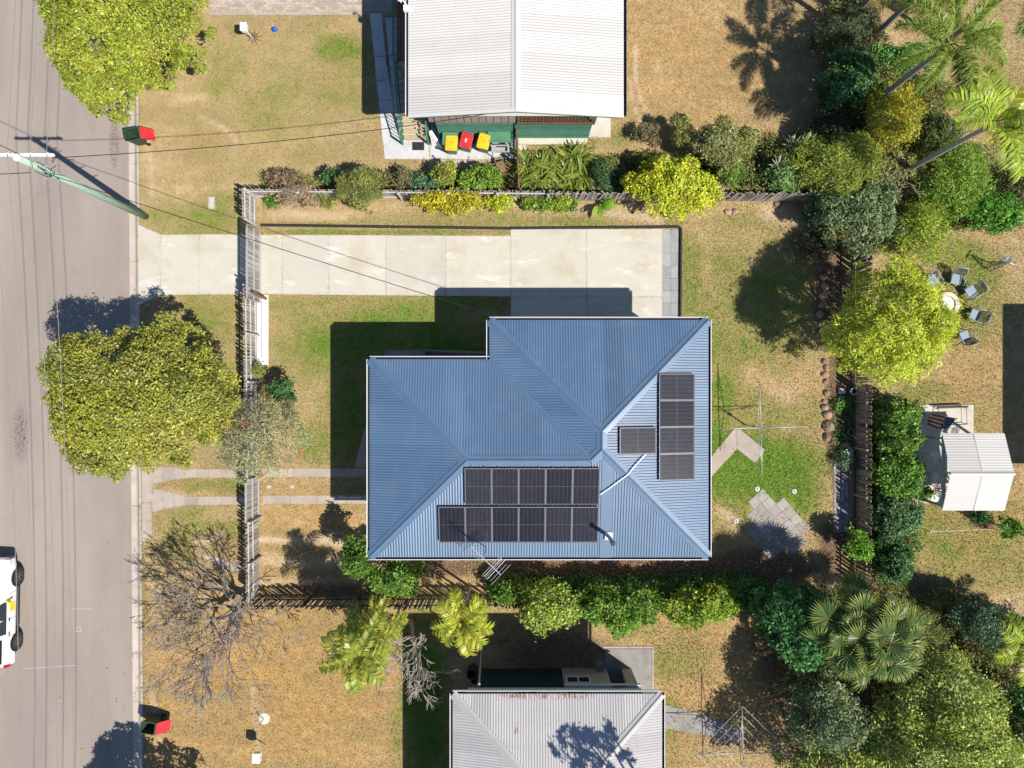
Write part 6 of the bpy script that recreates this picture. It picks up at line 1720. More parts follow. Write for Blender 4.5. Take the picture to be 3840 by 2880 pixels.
# north boundary shrubs
NB = [('dry_shrub', 'brown dead-looking shrub against the north fence near its street corner', ellT(1, 0, 190, 1165, 150, 48, wob=.25), .2, .9, .25, 2600, .12, .3, BROWN, 50),
      ('dry_shrub', 'bleached twiggy plant with red leaves over the front end of north fence', ellT(1, 0, 265, 1265, 165, 75, wob=.25), .3, 1.5, .28, 4200, .13, .28, [(.28, .22, .17), (.2, .13, .09), (.34, .30, .26), (.25, .10, .05), (.15, .17, .05)], 51),
      ('low_plant', 'patch of green grassy plants below the bleached twiggy plant', ellT(1, 0, 110, 1300, 65, 35, wob=.25), .1, .5, .2, 1600, .16, .2, GRN, 52),
      ('olive_shrub', 'rounded olive fine-leaved shrub straddling the north fence', ellT(1, 0, 700, 1230, 150, 128, wob=.25), .5, 2.3, .4, 13000, .14, .22, OLIVE, 53),
      ('dark_shrub', 'dark shrub behind the fence beside the olive shrub', ellT(1, 0, 520, 1175, 70, 60, wob=.25), .3, 1.3, .28, 2600, .12, .4, DGRN, 54),
      ('low_plant', 'thin yellow-green plants between the bleached plant and olive shrub', ellT(1, 0, 480, 1290, 80, 50, wob=.25), .1, .6, .2, 1600, .13, .25, OLIVE + [(.26, .27, .04)], 55),
      ('mixed_shrub', 'brownish green shrub behind the north fence left of the brick edging', ellT(1, 0, 930, 1150, 90, 60, wob=.25), .2, 1.2, .28, 3200, .12, .4, BROWN + GRN[:2], 56),
      ('mixed_shrub', 'small blue-green leafy shrub behind the white palings', ellT(1, 0, 1090, 1190, 100, 40, wob=.25), .2, 1.0, .22, 3000, .12, .5, [(.06, .13, .08), (.09, .18, .08), (.04, .09, .05)], 57),
      ('mixed_shrub', 'yellow-green upright shrub below the brick edging', ellT(1, 0, 1230, 1140, 80, 70, wob=.25), .3, 1.5, .26, 3600, .13, .45, [(.26, .30, .03), (.15, .2, .03), (.12, .12, .05)], 58),
      ('mixed_shrub', 'bright green bush below the cardboard box', ellT(1, 0, 1480, 1165, 150, 70, wob=.25), .3, 1.5, .3, 7500, .14, .5, [(.14, .26, .03), (.08, .17, .03), (.22, .29, .04), (.05, .1, .02)], 59),
      ('yellow_bush', 'low yellow-flowering bush in front of the north fence', ellT(1, 0, 1250, 1305, 230, 72, wob=.25), .3, 1.5, .32, 11500, .12, .5, GOLD + [(.42, .37, .02)], 60),
      ('yellow_bush', 'small yellow-green bush at the end of the white palings', ellT(1, 0, 1570, 1310, 90, 45, wob=.25), .2, 1.1, .24, 3400, .12, .5, [(.30, .33, .03), (.2, .26, .03), (.36, .36, .03)], 61),
      ('low_plant', 'first low leafy clump along the fence right of the screen', ellT(2, 0, 120, 1325, 48, 34, wob=.25), .1, .7, .18, 1500, .13, .4, [(.2, .27, .03), (.1, .18, .03)], 62),
      ('low_plant', 'second low leafy clump along the fence right of the screen', ellT(2, 0, 205, 1320, 45, 42, wob=.25), .1, .7, .18, 1500, .13, .4, GRN, 63),
      ('low_plant', 'third yellowish low leafy clump along the fence', ellT(2, 0, 310, 1315, 58, 42, wob=.25), .1, .8, .18, 1900, .13, .4, [(.26, .31, .03), (.13, .22, .03)], 64),
      ('low_plant', 'fourth low leafy clump along the fence before the banana plant', ellT(2, 0, 395, 1335, 35, 32, wob=.25), .1, .6, .16, 1100, .13, .4, GRN + [(.22, .28, .03)], 65),
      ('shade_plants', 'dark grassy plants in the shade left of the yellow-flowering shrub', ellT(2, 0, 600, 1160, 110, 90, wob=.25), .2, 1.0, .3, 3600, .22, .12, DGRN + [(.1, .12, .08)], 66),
      ('olive_shrub', 'sparse olive shrub on the dry lawn north of the yellow shrub', ellT(2, 0, 1070, 860, 80, 95, wob=.25), .4, 2.0, .35, 4200, .13, .3, OLIVE, 67),
      ('olive_shrub', 'tall olive shrub with grey twigs behind the yellow shrub', ellT(2, 0, 1290, 960, 140, 160, wob=.25), .5, 2.8, .45, 10500, .14, .3, OLIVE + [(.22, .22, .14)], 68),
      ('green_shrub', 'strap-leaved green shrub against the fence beside the tall olive shrub', ellT(2, 0, 1400, 1120, 90, 100, wob=.25), .4, 1.8, .32, 5200, .2, .2, GRN + OLIVE[:1], 69),
      ('green_shrub', 'white-veined leafy green shrub at the fence below the spiky rosettes', ellT(3, 0, 80, 1155, 146.4, 108, wob=.28), .4, 1.9, .34, 6500, .15, .45, [(.09, .18, .05), (.05, .12, .03), (.2, .26, .14), (.13, .22, .05)], 70),
      ('feathery_shrub', 'wide olive-green feathery shrub in the north-east corner', ellT(3, 0, 480, 1060, 329.4, 210, wob=.28), .6, 3.0, .5, 19000, .16, .2, [(.20, .25, .04), (.13, .18, .03), (.28, .30, .05), (.07, .10, .02)], 71),
      ('golden_shrub', 'golden sparse shrub with red leaf litter under the top palm', ellT(3, 0, 760, 760, 237.9, 210, wob=.28), .7, 3.2, .5, 13000, .14, .25, GOLD, 72),
      ('dark_shrub', 'glossy dark green shrub along the top of the east fence', ellT(3, 0, 500, 530, 201.3, 180, wob=.28), .7, 3.2, .45, 13500, .14, .5, DGRN + [(.05, .15, .05)], 73),
      ('dark_shrub', 'almost black grassy shrub beside the dry lawn at the top', ellT(3, 0, 480, 240, 170.8, 168, wob=.28), .5, 2.4, .42, 8000, .2, .14, [(.03, .05, .025), (.05, .07, .03), (.08, .10, .05)], 74),
      ('dark_shrub', 'dark leaf-littered shrub between dry lawn and golden shrub', ellT(3, 0, 400, 780, 146.4, 132, wob=.28), .3, 1.6, .36, 5200, .14, .35, [(.03, .05, .03), (.05, .07, .04), (.09, .08, .05)], 75),
      ('green_shrub', 'bright green shrub right of the east fence below the top palm', ellT(3, 0, 870, 375, 231.8, 84, wob=.28), .4, 1.7, .32, 6500, .15, .4, [(.08, .2, .05), (.05, .14, .04), (.12, .24, .05)], 76),
      ('grey_shrub', 'grey-green twiggy shrub south of the north-east fence corner', ellT(3, 0, 560, 1420, 292.8, 234, wob=.28), .6, 3.0, .5, 17000, .13, .4, [(.09, .15, .06), (.13, .19, .08), (.05, .08, .04), (.22, .26, .14)], 77),
      ('feathery_shrub', 'soft olive feathery shrub above the yellow feathery tree', ellT(3, 0, 960, 1520, 207.4, 180, wob=.28), .6, 2.8, .45, 12000, .15, .18, [(.20, .27, .03), (.13, .19, .03), (.27, .31, .05)], 78),
      ('feathery_shrub', 'mid green feathery shrub right of the dead branches', ellT(3, 0, 1190, 1180, 244, 228, wob=.28), .6, 3.0, .48, 14000, .15, .2, [(.13, .23, .03), (.08, .15, .025), (.21, .29, .04)], 79),
      ('green_shrub', 'bright glossy green shrub above the garden windmill lawn', ellT(3, 0, 1400, 1380, 219.6, 144, wob=.28), .5, 2.4, .42, 11500, .14, .45, [(.08, .22, .025), (.05, .15, .02), (.13, .27, .03), (.035, .09, .02)], 80),
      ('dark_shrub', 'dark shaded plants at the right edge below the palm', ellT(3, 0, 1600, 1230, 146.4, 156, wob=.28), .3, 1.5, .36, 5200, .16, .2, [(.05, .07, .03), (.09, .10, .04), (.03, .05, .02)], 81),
      ('young_tree', 'small green sapling on the lawn below the gazebo', ellT(3, 2, 1525, 95, 80, 70), .6, 2.0, .3, 2600, .13, .4, GRN, 82),
      ('young_tree', 'small dark sapling beside the gazebo roof', ellT(3, 2, 1330, 30, 70, 40), .5, 1.6, .26, 1700, .12, .4, DGRN, 83),
      ('low_plant', 'reddish plant between two saplings below the gazebo', ellT(3, 2, 1415, 70, 45, 40), .05, .4, .15, 900, .1, .4, [(.2, .09, .07), (.26, .13, .10)], 84),
      ('low_plant', 'pale grassy plants in the shade at the fence end above fan palm', ellT(3, 2, 390, 425, 110, 25), .2, .9, .2, 1500, .3, .05, [(.3, .26, .2), (.2, .18, .12)], 85),
      ('white_flower_plant', 'white-flowering plant at the end of the brick path', ellT(3, 1, 500, 1320, 70, 75), .1, .7, .2, 1500, .09, .4, [(.05, .10, .04), (.08, .14, .06)], 86),
      ('low_plant', 'small bright green seedlings in the dark rock garden bed', ellT(3, 1, 480, 960, 60, 45), .05, .35, .14, 500, .12, .4, [(.08, .2, .05), (.14, .26, .05)], 87),
      ('garden_pot_plant', 'leafy green pot plant at the corner of the gazebo slab', ellT(3, 1, 1010, 1545, 40, 48), .3, .9, .16, 900, .11, .5, GRN + [(.14, .24, .05)], 88),
      ('low_plant', 'small green shrub by the gatepost of the wheel tracks', ellT(1, 1, 40, 740, 40, 45), .2, 1.2, .22, 1100, .12, .4, OLIVE, 89),
      ('dark_shrub', 'dark green understorey shrub between golden shrub and east fence top', ellT(3, 0, 640, 640, 150, 130, wob=.3), .4, 2.0, .4, 6500, .15, .35, DGRN, 92),
      ('dark_shrub', 'dark undergrowth below the spiky rosettes by the dry lawn', ellT(3, 0, 300, 900, 150, 90, wob=.3), .2, 1.2, .3, 4200, .14, .3, DGRN + BROWN[:2], 93),
      ('mixed_shrub', 'brown and green undergrowth around the grey palm trunk', ellT(3, 0, 800, 1080, 200, 130, wob=.3), .3, 1.8, .38, 7500, .15, .3, OLIVE + BROWN[:1], 94),
      ('dark_shrub', 'dark shrub under the foxtail palm beside the golden shrub', ellT(3, 0, 1060, 860, 170, 110, wob=.3), .3, 1.6, .38, 6500, .15, .3, [(.06, .09, .03), (.12, .13, .03), (.035, .06, .02)], 95),
      ('green_shrub', 'leafy shrub at the fence corner with red seedlings', ellT(3, 0, 330, 1380, 120, 110, wob=.3), .3, 1.6, .34, 4800, .14, .45, DGRN + [(.07, .16, .05)], 96),
      ('dark_shrub', 'tangled dark twigs beside the rocks above the yellow tree', ellT(3, 0, 330, 1600, 130, 120, wob=.3), .2, 1.2, .34, 4200, .13, .3, [(.05, .05, .035), (.09, .07, .05), (.04, .07, .03)], 97),
      ('olive_shrub', 'thin brown-stemmed shrub on the dry lawn edge left of the tall olive shrub', ellT(2, 0, 880, 870, 90, 60, wob=.3), .2, 1.3, .26, 2200, .12, .3, [(.10, .09, .05), (.16, .13, .08), (.12, .13, .04)], 98),
      ('olive_shrub', 'olive shrub right of the tall olive shrub at the lawn edge', ellT(2, 0, 1480, 930, 90, 110, wob=.3), .3, 2.0, .34, 4600, .14, .3, OLIVE, 99),
      ]
for (nm_, lb, poly, zb, zt, lr, nl_, lf, asp, cols, sd) in NB:
    kw = dict(sigma=.14, scatter=.75)
    if nm_ in ('olive_shrub', 'grey_shrub', 'dry_shrub', 'mixed_shrub'): kw['twigs'] = 45 if nm_ != 'dry_shrub' else 90
    if lf < .2 and zt > .8: kw.update(ragged=.85, gap=.95)
    if 'flower' in nm_: kw['flower'] = ((.75, .75, .72), .25)
    if 'feather' in nm_ or 'golden' in nm_: kw.update(spiky=.10, sigma=.18, scatter=.85)
    cat = 'tree' if 'tree' in nm_ else ('bush' if 'bush' in nm_ else ('plant' if 'plant' in nm_ else 'shrub'))
    plant(nm_, lb, cat, poly, zb, zt, lr, nl_, lf, asp, cols, sd, .035, **kw)
# tangled undergrowth knitting the beds together
def undergrowth(label, poly, nclump, hmax, cols, seed, leaf=.13, asp=.4):
    r = np.random.default_rng(seed)
    W = [at(*p) for p in poly]
    X = [p.x for p in W]; Y = [p.y for p in W]
    x = r.uniform(min(X), max(X), nclump * 4); y = r.uniform(min(Y), max(Y), nclump * 4)
    dens = .5 + .5 * np.sin(x * 1.9 + 2 * np.sin(y * 1.3)) * np.sin(y * 2.3 + np.sin(x * 1.1))
    m = in_poly(x, y, W) & (r.random(len(x)) < .35 + .65 * dens)
    x, y, dens = x[m][:nclump], y[m][:nclump], dens[m][:nclump]
    h = hmax * (.15 + .85 * dens * r.random(len(x)) ** .6)
    per = 16; ci = np.repeat(np.arange(len(x)), per); n = len(ci)
    off = r.normal(size=(n, 3)) * np.array([.15, .15, .07])
    Pp = np.stack([x[ci], y[ci], h[ci]], 1) + off; Pp[:, 2] = np.maximum(Pp[:, 2] - (off[:, 0] ** 2 + off[:, 1] ** 2) * 2, .03)
    fn = unit(r.normal(size=(len(x), 3)) * .5 + np.array([0, 0, 1]))
    N = unit(fn[ci] + r.normal(size=(n, 3)) * .5); A = unit(r.normal(size=(n, 3)))
    cols = np.array(cols); w = r.random((len(x), len(cols))) ** 2.5; w /= w.sum(1, keepdims=True)
    t = (w @ cols)[ci] * r.uniform(.7, 1.35, (n, 1)) * 1.35
    ln = leaf * r.uniform(.6, 1.4, n)
    o = leaf_cloud('undergrowth', Pp, N, A, ln, ln * asp, np.clip(t, .004, .9), None)
    tag(o, label, 'undergrowth', kind='stuff')
MIXG = [(.10, .16, .03), (.05, .09, .025), (.18, .21, .05), (.22, .16, .08), (.26, .27, .05), (.03, .05, .02)]
undergrowth('tangled undergrowth between the shrubs and palms of the north-east corner', vp((1560, 330), (1640, 300), (1755, 335), (1772, 60), (1800, -20), (1860, -20), (1900, 140), (1960, 160), (2050, 200), (2060, 300), (2195, 400), (2195, 500), (2020, 502), (1960, 540), (1850, 560), (1785, 520), (1772, 432), (1560, 402)), 4200, 1.5, MIXG, 501)
undergrowth('tangled undergrowth around the fan palm and spreading tree', vp((1610, 1272), (1780, 1258), (1880, 1255), (2050, 1290), (2230, 1400), (2230, 1680), (1720, 1680), (1750, 1560), (1690, 1440), (1640, 1330)), 4200, 1.7, MIXG + [(.09, .16, .05)], 502)
undergrowth('weedy growth at the foot of the north fence', vp((575, 388), (1108, 374), (1108, 404), (575, 408)), 800, .8, MIXG + [(.3, .3, .04)], 503, .11)
undergrowth('weedy growth behind the strap-leaved plants and yellow shrub', vp((1290, 350), (1560, 320), (1770, 380), (1770, 404), (1290, 404)), 900, .9, MIXG, 504)
undergrowth('dark growth under the south hedge', vp((1060, 1247), (1640, 1240), (1640, 1285), (1060, 1292)), 1200, .9, DGRN + GRN[:1], 505)
undergrowth('leafy growth at the foot of the hedge east of the brown fence', vp((1882, 860), (1965, 865), (1970, 1150), (1950, 1250), (1885, 1250)), 900, 1.2, DGRN + GRN[:2], 506)
undergrowth('sparse plants in the dark rock garden bed', vp((1795, 860), (1836, 860), (1842, 1000), (1800, 1000)), 130, .35, DGRN + GRN[:2], 507, .10)
# trees just outside the frame that shade the road and the grey roof
plant('street_tree', 'street tree past the bottom of the frame shading the kerb', 'tree', ell(560, 3190, 230, 190, seed=5), 2.2, 5.6, .8, 12000, .2, .42, LIME2, 90, .2)
plant('tall_tree', 'tall sparse tree past the bottom of the frame shading the grey roof', 'tree', ell(2660, 3360, 190, 120, seed=6), 9.6, 12.2, .42, 3000, .2, .4, OLIVE, 91, .2, dens=.3, base=at(2420, 3010), gap=1.5)

# ---- palms
def frond_mesh(name, L, e0, e1, nl, ll, lw, cols, seed, plumose=False, vdroop=.35, petiole=.18):
    r = np.random.default_rng(seed)
    n = 22
    el = np.radians(np.linspace(e0, e1, n)); ds = L / n
    pts = [np.zeros(3)]
    for a in el: pts.append(pts[-1] + ds * np.array([math.cos(a), 0, math.sin(a)]))
    pts = np.array(pts)
    v = []; f = []; col = []
    def blade(base, d, ln, w, up, c):
        i = len(v)
        d = d / np.linalg.norm(d); s = np.cross(d, up); s /= np.linalg.norm(s) + 1e-9
        mid = base + d * ln * .5 + np.array([0, 0, .02])
        tip = base + d * ln + np.array([0, 0, -vdroop * ln * .5])
        v.extend([base - s * w * .3, mid - s * w * .5, tip, mid + s * w * .5, base + s * w * .3])
        f.append((i, i + 1, i + 2, i + 3, i + 4)); col.extend([c] * 5)
    cols = np.array(cols)
    for k in range(nl):
        t = petiole + (1 - petiole) * (k + .5) / nl
        fi = t * n; i0 = min(int(fi), n - 1); p = pts[i0] + (pts[i0 + 1] - pts[i0]) * (fi - i0)
        tg = pts[i0 + 1] - pts[i0]; tg /= np.linalg.norm(tg)
        nr = np.array([-tg[2], 0, tg[0]]); la = np.array([0, 1.0, 0])
        ln = ll * (.45 + .55 * math.sin(math.pi * min(1, .18 + .8 * (t - petiole) / (1 - petiole)))) * r.uniform(.85, 1.1)
        for s in (-1, 1):
            angs = (r.uniform(-1.0, 1.2),) if plumose else (r.uniform(.15, .45),)
            for ph in angs:
                d = tg * r.uniform(.45, .75) + la * s * math.cos(ph) + nr * math.sin(ph)
                w = r.random(len(cols)) ** 2; w /= w.sum()
                blade(p, d, ln, lw * r.uniform(.8, 1.2), nr + la * s * -.3, np.clip((w @ cols) * r.uniform(.6, 1.4) * 1.35, 0, 1))
    me = bpy.data.meshes.new(name)
    q = MB(); q.tube([tuple(p) for p in pts], [.028 * (1 - .8 * i / n) + .004 for i in range(n + 1)], 4)
    o = len(v)
    v2 = v + [np.array(p) for p in q.v]; f2 = f + [tuple(i + o for i in k) for k in q.f]
    col += [np.array([.22, .23, .05])] * len(q.v)
    me.from_pydata([tuple(p) for p in v2], [], f2)
    a = me.attributes.new('tint', 'FLOAT_COLOR', 'POINT'); a.data.foreach_set('color', np.concatenate([np.array(col), np.ones((len(col), 1))], 1).astype(np.float32).ravel())
    me.materials.append(M['frond']); me.update()
    return me
def palm(label, base, h, nf, meshes, seed, tr=.10, shaft=None, name='palm_tree', lean=(0, 0), trunk='palm_trunk', spread=1.0, sc=1.0):
    rr = random.Random(seed)
    base = Vector((base[0], base[1], 0))
    t = thing(name, label, 'palm', base)
    top = base + Vector((lean[0], lean[1], h))
    n = 9
    MB().tube([base.lerp(top, i / n) + Vector((0, 0, -.05 if i == 0 else 0)) for i in range(n + 1)], [tr * (1.25 if i == 0 else 1 + .05 * (i % 2)) * (1 - .25 * i / n) for i in range(n + 1)], 9).build('trunk', M[trunk], t)
    if shaft: MB().tube([top, top + Vector((0, 0, .55))], [tr * .9, tr * .5], 9).build('crownshaft', M[shaft], t, smooth=True)
    for k in range(nf):
        o = mesh_obj('frond', meshes[k % len(meshes)], t)
        o.location = top - base + Vector((0, 0, .45 if shaft else .05))
        o.rotation_euler = (rr.uniform(-.15, .15), rr.uniform(-.3, .35) * spread, k * 2.39996 + rr.uniform(-.2, .2))
        s = rr.uniform(.8, 1.05) * sc; o.scale = (s, s, s)
    return t
M['crownshaft'] = mat('crownshaft', (.22, .28, .06), .5, .15, 3)
PG = [(.09, .16, .025), (.14, .21, .03), (.06, .11, .02), (.20, .24, .04)]
PY_ = [(.34, .36, .02), (.26, .32, .02), (.14, .22, .025), (.40, .38, .04)]
fox = [frond_mesh('frond', 3.0, 50, -50, 190, .55, .03, PG + [(.24, .30, .05)], 200 + i, plumose=True) for i in range(3)]
gold = [frond_mesh('frond', 1.9, 68, -38, 21, .66, .07, [(.22, .25, .03), (.11, .16, .025), (.04, .07, .018), (.32, .32, .04)], 210 + i, vdroop=.9) for i in range(4)]
ygold = [frond_mesh('frond', 1.65, 62, -40, 15, .58, .085, [(.30, .31, .025), (.20, .24, .025), (.08, .13, .02), (.42, .39, .04)], 220 + i, vdroop=.8) for i in range(4)]
broad = [frond_mesh('frond', 2.6, 72, -25, 30, .8, .07, [(.28, .36, .03), (.14, .24, .03), (.38, .42, .05), (.09, .16, .02)], 230 + i, vdroop=.5) for i in range(3)]
brownf = [frond_mesh('frond', 2.6, 30, -70, 34, .7, .04, [(.28, .20, .06), (.16, .15, .04), (.32, .28, .06)], 240 + i, vdroop=.8) for i in range(2)]
palm('foxtail palm with plume-like fronds over the top right lawn', (17.3, 13.45), 7.1, 11, fox, 1, .16, 'crownshaft', spread=.6)
palm('slim grey-trunked palm with bright upright fronds at the right edge', at(3340, 672), 7.2, 11, broad + ygold[:1], 2, .13, 'crownshaft', trunk='grey_bark')
palm('palm at the top edge with brown drooping fronds over the east fence', (16.9, 18.2), 4.6, 10, brownf + gold[:1], 4, .13, sc=1.1)
palm('palm beyond the top edge whose dark trunk leans across the fence line', (17.6, 16.9), 7.6, 10, fox[:2], 7, .15, 'crownshaft')
palm('palm whose fronds reach in at the top right corner', (21.6, 17.0), 5.6, 10, fox, 5, .14, 'crownshaft', sc=1.05)
palm('fan of bright fronds at the right edge beside the spreading tree', at(3640, 2330), 2.2, 9, broad, 6, .1, sc=.8, lean=(.8, -.3))
# cane palm cluster by the dark fence: several stems of one clump
cb = at(1437, 2262)
cl_h = [(0, 0, 1.3), (-.15, -.25, 2.6), (-.35, -.1, 3.6), (.1, -.4, 4.4), (-.3, -.45, 5.4), (.25, -.2, 5.9)]
nm2 = ['shortest', 'second shortest', 'third shortest', 'third tallest', 'second tallest', 'tallest']
for k, (dx, dy, h) in enumerate(cl_h):
    palm('%s stem of the cane palm clump growing beside the dark south fence' % nm2[k], (cb.x + dx, cb.y + dy), h, 8 if k < 2 else 7, gold, 20 + k, .05, 'crownshaft', name='cane_palm', sc=.86, lean=(random.uniform(-.2, .2), random.uniform(-.25, 0)))['group'] = 'stems of the cane palm clump'
palm('yellow palm with broad leaflets between the dark fence and grey house', at(1762, 2200), 4.6, 9, ygold, 30, .07, 'crownshaft', sc=1.0, lean=(-.05, 0))
palm('smaller yellow palm stem in front of the tall yellow palm', at(1742, 2215), 3.0, 8, ygold, 31, .06, 'crownshaft', sc=.85, lean=(.1, -.2))

# fan palm
def fan_mesh(name, R, cols, seed, nseg=26, arc=215):
    r = np.random.default_rng(seed); v = []; f = []; col = []
    cols = np.array(cols)
    pet = .75
    for k in range(nseg):
        a = math.radians(-arc / 2 + arc * k / (nseg - 1))
        d = np.array([math.cos(a), math.sin(a), 0]); s = np.array([-d[1], d[0], 0])
        o = np.array([pet, 0, .0]); ln = R * (.82 + .18 * math.cos(a / 1.6)) * r.uniform(.92, 1.05)
        w = ln * math.radians(arc / nseg) * .62
        zf = .03 if k % 2 else -.02
        i = len(v)
        drp = -.28 * r.uniform(.6, 1.3)
        v.extend([o, o + d * ln * .55 - s * w * .5 + np.array([0, 0, zf]), o + d * ln * .8 - s * w * .3 + np.array([0, 0, zf + drp * ln * .25]), o + d * ln + np.array([0, 0, drp * ln * .7]), o + d * ln * .8 + s * w * .3 + np.array([0, 0, zf + drp * ln * .25]), o + d * ln * .55 + s * w * .5 + np.array([0, 0, -zf])])
        f.append((i, i + 1, i + 5)); f.append((i + 1, i + 2, i + 4, i + 5)); f.append((i + 2, i + 3, i + 4))
        w_ = r.random(len(cols)) ** 2; w_ /= w_.sum(); c = np.clip((w_ @ cols) * r.uniform(.75, 1.25) * 1.15, 0, 1)
        tipc = np.clip(c * 1.25 + np.array([.05, .035, 0]), 0, 1)
        col.extend([c * .8, c, tipc, tipc, tipc, c])
    q = MB(); q.tube([(0, 0, 0), (pet * .5, 0, .04), (pet, 0, 0)], .018, 4); o = len(v)
    v += [np.array(p) for p in q.v]; f += [tuple(i + o for i in k) for k in q.f]; col += [np.array([.2, .22, .05])] * len(q.v)
    me = bpy.data.meshes.new(name); me.from_pydata([tuple(p) for p in v], [], f)
    a = me.attributes.new('tint', 'FLOAT_COLOR', 'POINT'); a.data.foreach_set('color', np.concatenate([np.array(col), np.ones((len(col), 1))], 1).astype(np.float32).ravel())
    me.materials.append(M['frond']); me.update()
    return me
fans = [fan_mesh('fan_leaf', 1.05, [(.04, .10, .03), (.022, .06, .02), (.075, .14, .045), (.24, .25, .05)], 300 + i) for i in range(4)]
fc = at(3262, 2395, 5.0); fbase = Vector((fc.x, fc.y, 0))
fp = thing('fan_palm', 'big fan palm with dark pleated leaves at the end of brown fence', 'palm', (fbase.x, fbase.y, 0))
rr = random.Random(77)
for dx, dy, h in ((0, 0, 4.9), (.9, .5, 4.3), (-.8, -.5, 4.1), (.3, -1.0, 3.9)):
    c = Vector((dx, dy, h))
    MB().tube([fp.location + Vector((dx * .3, dy * .3, -.05)), fp.location + c * .5, fp.location + c], [.13, .11, .09], 7).build('trunk', M['palm_trunk'], fp)
nL = 62
for k in range(nL):
    rho = math.sqrt((k + .5) / nL) * rr.uniform(.8, 1.08); az = k * 2.39996 + rr.uniform(-.35, .35)
    px_, py_ = rho * 2.1 * math.cos(az) + .25 * math.sin(k * 1.7), rho * 1.75 * math.sin(az) + .25 * math.cos(k * 2.3)
    o = mesh_obj('fan_leaf', fans[k % 4], fp)
    s = rr.uniform(.5, .98); o.scale = (s, s, s * rr.uniform(.8, 1.3))
    o.location = (px_ - (.55 + .35 * (rho < .45)) * s * math.cos(az), py_ - (.55 + .35 * (rho < .45)) * s * math.sin(az), 4.0 + 1.5 * math.sqrt(max(0, 1 - min(1, rho) ** 2)) + rr.uniform(-.4, .25))
    o.rotation_euler = (rr.uniform(-.8, .8), -math.radians(rr.uniform(-5, 65) * (1 - rho * .7) - 22 * rho), az + rr.uniform(-1.1, 1.1))

# strap-leaved clumps, rosettes, banana
def strap_mesh(name, n, ln, w, cols, seed, e=(35, 80), droop=1.0, keel=.15):
    r = np.random.default_rng(seed); v = []; f = []; col = []; cols = np.array(cols)
    for k in range(n):
        az = r.uniform(0, 2 * math.pi); el = math.radians(r.uniform(*e)); L = ln * r.uniform(.6, 1.1); ww = w * r.uniform(.7, 1.2)
        h = np.array([math.cos(az), math.sin(az), 0]); s = np.array([-h[1], h[0], 0])
        p = h * r.uniform(0, .08); c = None
        w_ = r.random(len(cols)) ** 2; w_ /= w_.sum(); c = np.clip((w_ @ cols) * r.uniform(.75, 1.25), 0, 1)
        i = len(v); m = 5; a = el
        for j in range(m + 1):
            wj = ww * (.6 + .4 * math.sin(math.pi * min(1, j / m * .9 + .1))) * (1 if j < m else .1)
            v.extend([p - s * wj / 2 + np.array([0, 0, wj * keel]), p + s * wj / 2 + np.array([0, 0, wj * keel])]); col.extend([c, c])
            if j: f.append((i + 2 * j - 2, i + 2 * j - 1, i + 2 * j + 1, i + 2 * j))
            p = p + (h * math.cos(a) + np.array([0, 0, math.sin(a)])) * L / m; a -= droop * .35
    me = bpy.data.meshes.new(name); me.from_pydata([tuple(p) for p in v], [], f)
    a = me.attributes.new('tint', 'FLOAT_COLOR', 'POINT'); a.data.foreach_set('color', np.concatenate([np.array(col), np.ones((len(col), 1))], 1).astype(np.float32).ravel())
    me.materials.append(M['frond']); me.update()
    return me
lily = [strap_mesh('leaves', 46, 1.05, .085, [(.20, .26, .04), (.11, .18, .03), (.30, .32, .06), (.07, .12, .02)], 400 + i) for i in range(3)]
rr = random.Random(5)
for k in range(15):
    p = T(2, 0, 90 + (k % 5) * 92 + rr.uniform(-25, 25), 1050 + (k // 5) * 70 + rr.uniform(-20, 20))
    t = thing('strap_leaf_plant', 'strap-leaved plant, %s from the slatted screen, %s of the bed' % (['first', 'second', 'third', 'fourth', 'fifth'][k % 5], ['row nearest the green slats', 'middle row', 'row nearest the fence'][k // 5]), 'plant', at(*p), 'strap-leaved plants in the bed')
    o = mesh_obj('leaves', lily[k % 3], t); o.rotation_euler = (0, 0, rr.uniform(0, 6)); s = rr.uniform(.8, 1.15); o.scale = (s, s, s)
    MB().tube([at(*p) - Vector((0, 0, .05)), at(*p) + Vector((0, 0, .2))], [.06, .03], 6).build('stem', M['bark'], t)
spk = strap_mesh('leaves', 34, .5, .05, [(.42, .44, .36), (.34, .38, .26), (.26, .30, .18)], 410, (5, 75), .1)
for p, h, lb in ((T(3, 0, 160, 950), 1.2, 'pale spiky rosette on a stalk beside the dry lawn shadow'), (T(3, 0, 262, 932), 1.3, 'pale spiky rosette on a stalk farther right of the first'), (T(3, 0, 70, 1082), 1.5, 'pale spiky rosette nearest the north fence')):
    q = at(*p, h); t = thing('yucca_plant', lb, 'plant', (q.x, q.y, 0))
    MB().tube([(q.x + .1, q.y - .15, -.05), (q.x, q.y, h)], [.05, .035], 6).build('stem', M['bark'], t)
    o = mesh_obj('leaves', spk, t); o.location = (0, 0, h); o.scale = (1.15, 1.15, 1.15)
small = [strap_mesh('leaves', 30, .55, .035, [(.24, .27, .08), (.16, .2, .05), (.3, .28, .14)], 420 + i, (30, 80)) for i in range(2)]
for p, lb in ((T(1, 0, 920, 1195), 'small spiky tussock behind the white palings'), (T(1, 0, 1430, 1195), 'spiky yellow-green tussock in the middle of the shrubs below the bins'), (T(2, 0, 1450, 1060), 'spiky tussock beside the tall olive shrub'), (T(1, 0, 130, 1185), 'dark tussock at the street end of the north bed'), (T(3, 0, 770, 1140), 'spiky tussock at the foot of the grey palm trunk')):
    t = thing('grass_tussock', lb, 'plant', at(*p)); o = mesh_obj('leaves', small[0], t); o.scale = (1.2, 1.2, 1.2)
    MB().tube([at(*p) - Vector((0, 0, .05)), at(*p) + Vector((0, 0, .1))], [.05, .02], 5).build('stem', M['bark'], t)
